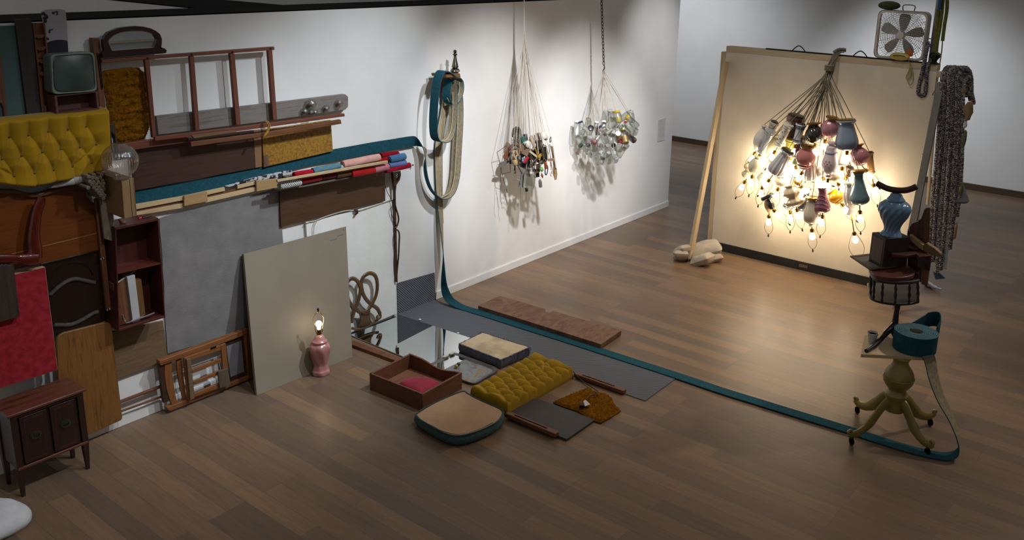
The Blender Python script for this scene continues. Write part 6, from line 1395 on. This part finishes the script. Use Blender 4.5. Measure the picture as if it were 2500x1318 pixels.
MB().prism([Q(x, y, .07) for x, y in ((2220, 573), (2225, 576), (2254, 598), (2255, 612), (2250, 610), (2221, 587))], (.05, 0, 0)).build('left_half', wood('fresh_split', '#8f7148', '#a3845a', '#7c6039', 1, 7, .6), t, bev=.003)
MB().prism([Q(x, y, .07) for x, y in ((2255, 598), (2262, 594), (2282, 607), (2297, 620), (2295, 627), (2275, 624), (2256, 614))], (.05, 0, 0)).build('right_half', wood('split_brown', '#6b5031', '#7c5f3d', '#594126', 1, 7, .6), t, bev=.003)
# ---------------- hanging bundles on the long wall ----------------
DB = .40
def bund(x0, y0, R_):   # a round bundle: pixel to a point at a given bulge towards the room
    P0 = W(x0, y0, DB); h = Vector((ray(x0, y0).x, ray(x0, y0).y, 0)).normalized()
    def at(x, y, dep=0.0):
        v = ray(x, y); return CAM+v*(((P0-CAM).dot(h)-dep)/v.dot(h))
    return P0, h, at
M_STR = mottle('white_string', '#aaa093', '#b8aea0', 40, .9)
rj = random.Random(21)
_, HH, HAT = bund(1288, 385, .33)
# jars: prototypes
M_JAR = thin_glass('jar_glass', '#e6eae6')
JP = {'round jar': [(.028, 0), (.036, .006), (.038, .02), (.038, .085), (.032, .098), (.028, .104), (.028, .118)],
      'tall jar': [(.028, 0), (.033, .006), (.034, .02), (.034, .12), (.026, .136), (.024, .142), (.024, .155)],
      'small jar': [(.02, 0), (.027, .005), (.028, .015), (.028, .055), (.023, .064), (.022, .076)],
      'narrow bottle': [(.02, 0), (.024, .005), (.024, .1), (.012, .13), (.010, .16), (.012, .165)]}
LIDS = {'blue': '2a3f8a', 'white': 'c5c5c5', 'black': '1c1c22', 'red': '9a2f34', 'green': '1c3a26', 'yellow': 'b39a2c', 'silver': '9a9a9a', 'navy': '22263f'}
def jar(kind, lid, p, rot, label, body=None, fill=None, sc=1.0):
    t = T('glass_jar', label, 'jar', p, 'glass jars tied in the hanging bundle', rot); t.scale = (sc,)*3
    MB().lathe(JP[kind], 16).build('body', body or M_JAR, t, local=True, smooth=60)
    h = JP[kind][-1][1]; r = JP[kind][-1][0]
    if lid: MB().lathe([(r+.004, h-.018), (r+.005, h-.016), (r+.005, h+.002), (r+.002, h+.004), (0.0001, h+.004)], 16).build('lid', mottle('lid_'+lid, '#'+LIDS[lid], '#'+LIDS[lid], 9, .35), t, local=True)
    else: MB().tube([Vector((r*math.cos(a), r*math.sin(a), h)) for a in [2*math.pi*k/14 for k in range(14)]], .0025, 5, closed=True).build('rim', M_JAR, t, local=True)
    if fill: MB().lathe([(.001, .004), (JP[kind][1][0]*.85, .006), (JP[kind][3][0]*.86, h*.5), (.001, h*.52)], 12).build('contents', mottle('fill_'+fill, '#'+fill, '#'+fill, 30, .7), t, local=True)
    return t
def prox(name): return name
rows = [(285, [1478, 1492, 1508, 1524, 1540]), (300, [1418, 1436, 1456, 1474, 1492, 1510, 1528, 1546]), (318, [1409, 1424, 1440, 1457, 1474, 1491, 1508, 1525, 1541, 1553]), (337, [1411, 1426, 1442, 1459, 1475, 1492, 1509, 1525, 1541]), (356, [1419, 1434, 1450, 1466, 1482, 1498, 1514, 1530]), (373, [1436, 1451, 1467, 1483, 1499, 1515]), (388, [1455, 1470, 1486, 1502])]
SP = {(1418, 300): ('small jar', 'navy', None, 'jar with deep blue lid at the upper left corner of the jar bundle'), (1409, 318): ('tall jar', 'white', None, 'clear jar with grey-white lid at the far left of the jar bundle'),
      (1440, 318): ('round jar', 'black', None, 'wide clear jar with black lid in the left upper part of the jar bundle'), (1457, 318): ('narrow bottle', None, '4a3a36', 'dark brown narrow bottle slanting left of the jar bundle centre'),
      (1474, 318): ('round jar', 'blue', 'b0888e', 'jar holding pink and blue bits in the jar bundle centre'), (1491, 318): ('narrow bottle', None, 'd8d2c8', 'slender jar with cream contents slanting at the jar bundle centre'),
      (1540, 285): ('round jar', 'silver', None, 'jar with silver lid at the upper right of the jar bundle'), (1508, 285): ('round jar', 'yellow', 'c7b25a', 'jar with yellow contents at the top right of the jar bundle'),
      (1546, 300): ('tall jar', 'yellow', None, 'tall clear jar with yellow-green rim at the right of the jar bundle'), (1528, 300): ('small jar', 'red', None, 'clear jar with red lid near the right top of the jar bundle'),
      (1456, 300): ('small jar', 'white', None, 'clear jar with large white lid near the jar bundle top'), (1474, 300): ('small jar', 'white', None, 'clear jar with white lid right of the other white-lidded jar'),
      (1434, 356): ('small jar', 'navy', None, 'jar with dark navy lid and white ring at the left of the jar bundle'), (1426, 337): ('tall jar', 'white', 'a9b3a4', 'greenish jar under the far left jars'),
      (1450, 356): ('round jar', 'red', None, 'jar with red and white lid in the lower left of the jar bundle'), (1509, 337): ('tall jar', 'white', 'a8643c', 'jar of orange-brown contents in the right middle'),
      (1525, 337): ('tall jar', 'yellow', 'b58a2c', 'jar of yellow contents right of the orange-brown one'), (1541, 337): ('tall jar', 'white', '7a3a10', 'dark amber jar with white lid at the right edge'),
      (1419, 356): ('small jar', 'green', None, 'jar with dark green lid low at the left'), (1498, 356): ('small jar', 'green', None, 'jar with green and gold lid low in the middle'), (1514, 356): ('round jar', 'red', None, 'jar with reddish lid low at the right'), (1470, 388): ('small jar', 'black', None, 'jar with black lid at the bottom of the jar bundle')}
POS = ['in the top row', 'in the second row', 'in the third row', 'in the fourth row', 'in the fifth row', 'in the sixth row', 'in the bottom row']
_, JH, JAT = bund(1481, 335, .36)
JT = []
ORD = ['first', 'second', 'third', 'fourth', 'fifth', 'sixth', 'seventh', 'eighth', 'ninth', 'tenth']
for ri, (yy, xs) in enumerate(rows):
    for ci, xx in enumerate(xs):
        u = (xx-1481)/78; w_ = (yy-335)/65; dd = .33*math.sqrt(max(.02, 1-u*u-w_*w_*.8))*rj.choice((.95, .8, .35, -.1))
        p = JAT(xx, yy, dd); rot = (rj.uniform(-.5, .9)*(1 if ri else .4), rj.uniform(-.7, .7)-u*.4, rj.uniform(0, 6))
        s = SP.get((xx, yy))
        if s: k, l, f_l, lab = s
        else:
            k = rj.choice(list(JP)[:3]); l = rj.choice([None, None, None, 'silver']); f_l = None
            lab = f'clear glass {k} {POS[ri]} of the jar bundle, {ORD[ci]} from the left'
        sc = rj.uniform(.95, 1.22)
        v = Vector((0, 0, -.06*sc)); v.rotate(t.rotation_euler.__class__(rot))
        amber = thin_glass('amber_glass', '#8a4a18') if (xx, yy) == (1541, 337) else None
        if (xx, yy) == (1457, 318): amber = thin_glass('brown_glass', '#3a2a26')
        j = jar(k, l, p+v, rot, lab, amber, f_l, sc); JT.append((p, dd))
KJ = JAT(1474, 188)
for i, (p, dd) in enumerate(JT):
    if i % 2: continue
    one('string', MB().tube([p+Vector((0, 0, .03)), KJ+Vector((rj.uniform(-.012, .012), 0, rj.uniform(-.02, .1)))], .0028, 4), M_STR, 'thin pale string fanning down to the jar bundle', 'string', 'strings holding the jar bundle')
# chain up from the jar strings
t = T('hanging_chain', 'dark link chain running up from the jar bundle strings', 'chain', JAT(1474, 160))
a = JAT(1474, 158); b = JAT(1467, -45); n = int((b-a).length/.038); mb = MB(); e = (b-a)/n
for i in range(n):
    c = a+e*(i+.5); s1 = Vector((1, 0, 0)) if i % 2 else Vector((0, 1, 0)); tt = e.normalized()
    mb.tube([c+tt*.025*math.cos(q)+s1*.013*math.sin(q) for q in [2*math.pi*k/12 for k in range(12)]], .0045, 5, closed=True)
mb.build('links', mottle('old_steel', '#3a3836', '#4a4745', 20, .4, .7), t)
mb = MB().tube(spline([a, JAT(1476, 166), JAT(1472, 174), KJ], 5), .006, 6).tube([a+Vector((.01, 0, 0)), KJ+Vector((.01, 0, .03))], .005, 5)
mb.build('hook', M_DKMETAL, t)
zt2 = b.z
for nm, X0, d_, l in (('wall_hook', b.x, WY-b.y, 'dark arm at the wall top from which the chain hangs'), ('wall_hook', HAT(1279, 2).x, WY-HAT(1279, 2).y, 'dark arm at the wall top from which the white strings hang')):
    one(nm, MB().tube([Vector((X0, WY+.05, zt2)), Vector((X0, WY-d_-.02, zt2))], .012, 8).tube([Vector((X0, WY+.05, 3.05)), Vector((X0, WY+.05, zt2+.01))], .012, 8), M_DKMETAL, l, 'arm')
# ---- bundle of household things ----
def L_(x, y, dd=0): return HAT(x, y, dd)
TH = []
def item(name, label, cat, mb, m, top, **k):
    o = one(name, mb, m, label, cat, 'household things tied in the hanging bundle', **k); TH.append(top); return o
mW = mottle('bundle_white', '#c9c4ba', '#d3cec4', 9, .7); mBr = wood('bundle_brown', '#4e3524', '#5d412d', '#3f2a1b', 2, 6, .5); mTan = wood('bundle_tan', '#80624a', '#8f7055', '#70543d', 0, 6, .6); mSt = mottle('bundle_steel', '#a5a5a3', '#8f8f8d', 12, .25, 1); mDk = mottle('bundle_dark', '#231f1e', '#2e2a28', 12, .5); mGr = mottle('bundle_grey', '#5d5a57', '#6a6764', 12, .6); mWd = wood('bundle_wood', '#9a7a50', '#aa8a5f', '#88693f', 2, 7, .6)
item('dark_iron', 'dark rounded iron block topmost at the left of the household bundle', 'iron', MB().prism([L_(x, y, .02) for x, y in ((1248, 334), (1250, 318), (1257, 310), (1266, 311), (1273, 318), (1274, 335), (1262, 340))], HH*.05), mDk, L_(1261, 312), bev=.006)
item('card_box', 'brown card box tilted across the middle of the household bundle', 'box', MB().prism([L_(x, y, .16) for x, y in ((1261, 344), (1295, 366), (1287, 383), (1253, 362))], HH*.07), mottle('brown_board', '#6d5a45', '#79654e', 6, .7), L_(1262, 344), bev=.002)
item('wood_bracket', 'reddish brown wooden bracket at the left of the household bundle', 'bracket', MB().prism([L_(x, y, .1) for x, y in ((1243, 357), (1256, 350), (1259, 356), (1243, 390), (1229, 388), (1228, 382))], HH*.05), wood('bundle_red', '#5d3722', '#6e442b', '#4c2b19', 0, 5, .5), L_(1252, 352), bev=.003)
item('grey_board', 'small pale grey board beside the brown card box', 'board', MB().prism([L_(x, y, .18) for x, y in ((1245, 368), (1258, 356), (1261, 362), (1247, 374))], HH*.012), mottle('grey_tile', '#8a867c', '#959186', 8, .6), L_(1252, 360))
def wire(name, label, segs, r, m, dd, cat='wire rack', top=None):
    mb = MB()
    for s in segs: mb.tube([L_(x, y, dd) for x, y in s], r, 5)
    return item(name, label, cat, mb, m, top or L_(*segs[0][0], dd))
wire('wire_file', 'upright ladder-like grey wire rack at the left front of the household bundle', [[(1249, 336), (1248, 380), (1252, 420), (1256, 444)], [(1268, 340), (1266, 380), (1269, 410), (1273, 442)]]+[[(1249+k*.9, 342+k*11), (1262, 338+k*11), (1268+k*.5, 343+k*11)] for k in range(10)], .0035, mottle('grey_wire', '#8f8f8e', '#a0a09f', 20, .35, .7), .2, 'wire rack')
wire('bent_wire', 'tilted square of thin grey wire at the far left of the household bundle', [[(1213, 372), (1236, 356), (1244, 372), (1246, 420)], [(1213, 372), (1222, 402), (1226, 425), (1238, 470)], [(1226, 425), (1246, 420)], [(1215, 403), (1240, 388)]], .003, mDk, .05, 'wire')
wire('thin_wire', 'drooping thin wire ends below the left of the household bundle', [[(1222, 410), (1223, 450), (1221, 490), (1225, 498)], [(1230, 445), (1234, 475), (1238, 500)]], .002, mDk, .04, 'wire')
def cyl(name, label, a, b, r, m, dd, cat, prof=None, n=14, **k):
    A, B_ = L_(*a, dd), L_(*b, dd); L = (B_-A).length; R_ = r*mpp(a[0], a[1], DB)
    return item(name, label, cat, MB().lathe([(x*R_, y*L) for x, y in (prof or [(1, 0), (1, 1)])], n, frame(A, B_)), m, A, **k)
JR = [(.5, 0), (.55, .05), (.5, .1), (.95, .22), (1, .3), (1, .93), (.9, 1)]
cyl('glass_bottle', 'wide clear glass jar hanging lowest in the household bundle', (1296, 408), (1291, 457), 13.5, M_JAR, .2, 'jar', JR, 20)
cyl('metal_can', 'shiny silver can at the right of the household bundle', (1329, 357), (1332, 388), 6.5, mSt, .2, 'can')
cyl('steel_cup', 'steel cup behind the silver can', (1318, 342), (1320, 358), 6, mSt, .1, 'cup')
cyl('dark_can', 'dark brown can above the silver can', (1314, 343), (1315, 364), 6, mDk, .14, 'can')
cyl('red_baton', 'bright red cylinder handle in the middle of the household bundle', (1279, 397), (1290, 383), 3.6, mottle('bundle_redp', '#a5262c', '#b02e34', 6, .35), .24, 'handle')
cyl('wooden_peg', 'pale wooden peg left of the red handle', (1252, 371), (1258, 386), 2.2, mWd, .22, 'peg')
cyl('wooden_peg', 'second pale wooden peg just right of the first', (1259, 367), (1265, 380), 2.2, mWd, .22, 'peg')
cyl('teal_tin', 'green-blue tin near the top of the household bundle', (1277, 334), (1279, 348), 7, mottle('teal_tin', '#2f5a50', '#38665b', 6, .4), .12, 'tin')
cyl('blue_tin', 'navy tin behind the green-blue tin', (1281, 328), (1283, 342), 6, mottle('navy_tin', '#26304f', '#2f3a5c', 6, .4), .04, 'tin')
cyl('wood_disc', 'round pale wooden disc hanging at the left front', (1256, 390), (1260, 402), 6.5, mWd, .2, 'disc', [(.9, 0), (1, .1), (1, .9), (.9, 1)])
cyl('white_cup', 'white rounded cup at the top centre of the household bundle', (1284, 345), (1291, 360), 8, mW, .16, 'cup', [(.9, 0), (1, .3), (.8, .8), (.4, 1)])
cyl('white_cup', 'white cup at the top right of the household bundle', (1324, 322), (1327, 338), 9, mW, .1, 'cup', [(.5, 0), (.9, .3), (1, .8), (.9, 1)])
cyl('white_box', 'upright white carton near the top centre', (1301, 330), (1304, 350), 6, mW, .08, 'carton', None, 4)
cyl('beige_tube', 'beige paper tube right of the upright white carton', (1295, 333), (1305, 358), 4, mottle('beige_paper', '#a59580', '#b3a38d', 6, .8), .16, 'tube')
cyl('tan_spool', 'tan wooden spool in the right middle', (1312, 325), (1314, 341), 5.5, mTan, .06, 'spool', [(1, 0), (1, .12), (.6, .16), (.6, .84), (1, .88), (1, 1)])
cyl('yellow_bead', 'yellow round knob right of the tan ruler', (1315, 384), (1320, 378), 4, mottle('bundle_yel', '#b08a20', '#bb9529', 6, .4), .2, 'knob')
cyl('green_ball', 'light green ball low at the right of the household bundle', (1318, 415), (1326, 411), 6, mottle('bundle_green', '#6fa04f', '#7bad5a', 6, .4), .16, 'ball', [(0.01, 0), (.7, .1), (1, .5), (.7, .9), (.01, 1)])
item('ruler', 'cream ruler slanting across the right centre', 'ruler', MB().prism([L_(x, y, .2) for x, y in ((1294, 367), (1320, 386), (1318, 391), (1292, 371))], HH*.006), mottle('cream_ruler', '#b9a983', '#c3b48e', 6, .5), L_(1296, 368))
item('wooden_spoon', 'long wooden spatula at the far right edge', 'spoon', MB().prism([L_(x, y, .08) for x, y in ((1344, 356), (1348, 356), (1356, 392), (1361, 425), (1359, 438), (1354, 440), (1350, 425), (1350, 395))], HH*.012), mWd, L_(1346, 356), bev=.003)
item('wooden_paddle', 'short wooden paddle left of the long spatula', 'paddle', MB().prism([L_(x, y, .14) for x, y in ((1337, 388), (1354, 386), (1354, 393), (1338, 394))], HH*.014), mTan, L_(1345, 387), bev=.002)
def ring_(name, label, c, r, th, m, dd, cat='ring'):
    p = L_(*c, dd); R_ = r*mpp(c[0], c[1], DB)
    return item(name, label, cat, MB().tube([p+Vector((R_*math.cos(q)*.9, R_*math.cos(q)*.35, R_*math.sin(q))) for q in [2*math.pi*k/20 for k in range(20)]], th, 6, closed=True), m, p+Vector((0, 0, R_)))
ring_('blue_ring', 'dark blue ring low at the right', (1334, 415), 11, .006, mottle('bundle_blue', '#23284f', '#2b315a', 6, .4), .14)
ring_('white_ring', 'white looped ring at the right below the silver can', (1346, 423), 6, .006, mW, .16)
ring_('steel_ring', 'steel ring at the top right corner', (1344, 341), 6, .005, mSt, .1)
ring_('dark_ring', 'dark metal ring beside the wooden disc', (1268, 396), 6, .005, mDk, .2)
wire('whisk', 'steel whisk with bent loops at the right', [[(1340, 352), (1343, 380), (1346, 400), (1349, 425)], [(1342, 352), (1349, 380), (1352, 400), (1355, 425)], [(1344, 395), (1346, 424)]], .003, mSt, .12, 'whisk')
cyl('bead_string', 'string of pale beads at the right edge', (1350, 355), (1358, 410), 2.2, mW, .1, 'beads', [(.6+.4*math.sin(k*1.6)**2, k/24) for k in range(25)])
cyl('amber_bottle', 'small amber bottle low at the right', (1331, 392), (1333, 412), 3.5, mottle('amber', '#7d3a12', '#8a451a', 6, .2, coat=.5), .18, 'bottle', JR)
cyl('amber_bead', 'orange-brown bead pendant under the amber bottle', (1322, 422), (1325, 435), 3, mottle('amber', '', ''), .16, 'bead', [(.2, 0), (1, .5), (.2, 1)])
cyl('grey_vial', 'small grey glass vial lowest at the right', (1318, 438), (1320, 457), 4, mGr, .14, 'vial', JR)
cyl('dark_pendant', 'dark plug with a thin tail hanging below the glass jar', (1285, 457), (1286, 467), 3.5, mDk, .14, 'plug')
wire('pendant_wire', 'thin dark wires dangling under the dark plug', [[(1285, 467), (1284, 490)], [(1271, 455), (1270, 505)], [(1298, 455), (1299, 500)]], .0016, mDk, .1, 'wire')
item('grey_funnel', 'dark grey funnel hanging left of the glass jar', 'funnel', MB().lathe([(.012, 0), (.02, .04), (.028, .15), (.034, .16)], 14, frame(L_(1276, 420, .12), L_(1270, 470, .12))), mGr, L_(1276, 420))
item('drawer_board', 'small brown drawer front right of the glass jar', 'drawer front', MB().prism([L_(x, y, .14) for x, y in ((1308, 402), (1322, 400), (1318, 420), (1309, 424))], HH*.03), mBr, L_(1312, 402), bev=.002)
item('black_box', 'black box behind the glass jar', 'box', MB().prism([L_(x, y, .08) for x, y in ((1306, 415), (1316, 412), (1317, 432), (1307, 434))], HH*.04), mDk, L_(1311, 414), bev=.002)
item('dark_paddle', 'dark fan-shaped blade at the lower left', 'blade', MB().prism([L_(x, y, .1) for x, y in ((1228, 395), (1242, 388), (1246, 392), (1232, 405), (1216, 411), (1219, 402))], HH*.008), mGr, L_(1236, 392))
item('picture_tile', 'small blue and white tile left of the red handle', 'tile', MB().prism([L_(x, y, .2) for x, y in ((1274, 386), (1282, 381), (1284, 393), (1276, 399))], HH*.01), mottle('blue_white', '#3f6a80', '#b9c3c5', 30, .3), L_(1278, 384))
for i, (x, y, l) in enumerate(((1300, 385, 'thin dark stick in the bundle centre'), (1305, 392, 'thin grey stick right of the bundle centre'), (1298, 396, 'thin brown stick above the glass jar'), (1310, 372, 'curved ochre stick above the cream ruler'), (1268, 412, 'thin steel stick over the grey funnel'))):
    a = rj.uniform(-.9, .9); cyl('thin_stick', l, (x+14*math.sin(a), y-14*math.cos(a)), (x-14*math.sin(a), y+14*math.cos(a)), 1.6, (mDk, mGr, mBr, mottle('ochre', '#8a6520', '#96702a', 5, .5), mSt)[i], .2, 'stick')
cyl('dark_mass', 'dark crumpled cloth filling the middle of the bundle', (1285, 360), (1285, 412), 24, mDk, .02, 'cloth', [(.2, 0), (.8, .15), (1, .5), (.8, .85), (.2, 1)])
cyl('brown_bag', 'brown cloth bag behind the right middle', (1320, 350), (1322, 400), 18, mBr, .0, 'bag', [(.2, 0), (.8, .15), (1, .5), (.8, .85), (.2, 1)])
cyl('olive_jar', 'olive-grey jar behind the brown bracket', (1262, 325), (1262, 350), 9, mottle('olive_j', '#4b4d40', '#585a4c', 6, .4), .06, 'jar', JR)
cyl('paper_roll', 'crumpled white paper at the top right', (1318, 330), (1338, 338), 7, mW, .06, 'paper', [(.4, 0), (1, .3), (.8, .6), (1, .8), (.4, 1)])
for i in range(26):
    a = rj.uniform(0, 6.28); r = rj.uniform(.15, .9)**.6; x = 1286+50*r*math.cos(a); y = 380+52*r*math.sin(a); dd = .3*math.sqrt(max(0, 1-r*r))*rj.uniform(.4, 1)
    k = i % 5; b = rj.uniform(-.9, .9); L = rj.uniform(9, 17); e0 = (x+L*math.sin(b), y-L*math.cos(b)); e1 = (x-L*math.sin(b), y+L*math.cos(b))
    if k == 0: cyl('metal_utensil', 'thin steel kitchen utensil tangled in the household bundle', e0, e1, 3.2, mSt, dd, 'utensil', [(.3, 0), (.3, .6), (1, .72), (1, .95), (.3, 1)], 10)
    elif k == 1: cyl('turned_peg', 'turned wooden handle tangled in the household bundle', e0, e1, 2.8, rj.choice([mWd, mTan, mBr]), dd, 'handle', [(.6, 0), (1, .1), (.7, .5), (1, .8), (.5, 1)], 10)
    elif k == 2: cyl('small_tin', 'small grey tin tangled in the household bundle', (x, y-5), (x+2*b, y+6), 5, rj.choice([mGr, mSt, mDk]), dd, 'tin', [(.9, 0), (1, .05), (1, .95), (.9, 1)], 14)
    elif k == 3: cyl('bottle_stopper', 'small pale stopper tangled in the household bundle', (x, y-4), (x+3*b, y+5), 4, rj.choice([mW, mTan]), dd, 'stopper', [(.5, 0), (1, .2), (1, .5), (.6, .6), (.5, 1)], 12)
    else: ring_('wire_loop', 'thin metal loop tangled in the household bundle', (x, y), rj.uniform(4, 8), .0035, rj.choice([mSt, mDk]), dd, 'loop')
KB = HAT(1280, 95); KT = Vector((HAT(1279, 2).x, HAT(1279, 2).y, zt2))
for i, p in enumerate(TH):
    if i % 2 and i > 10: continue
    one('string', MB().tube([p, KB+Vector((rj.uniform(-.01, .01), 0, rj.uniform(-.1, .1))), KT+Vector((rj.uniform(-.008, .008), 0, 0))], .0022, 4), M_STR, 'thin white string fanning down to the household bundle', 'string', 'strings holding the household bundle')
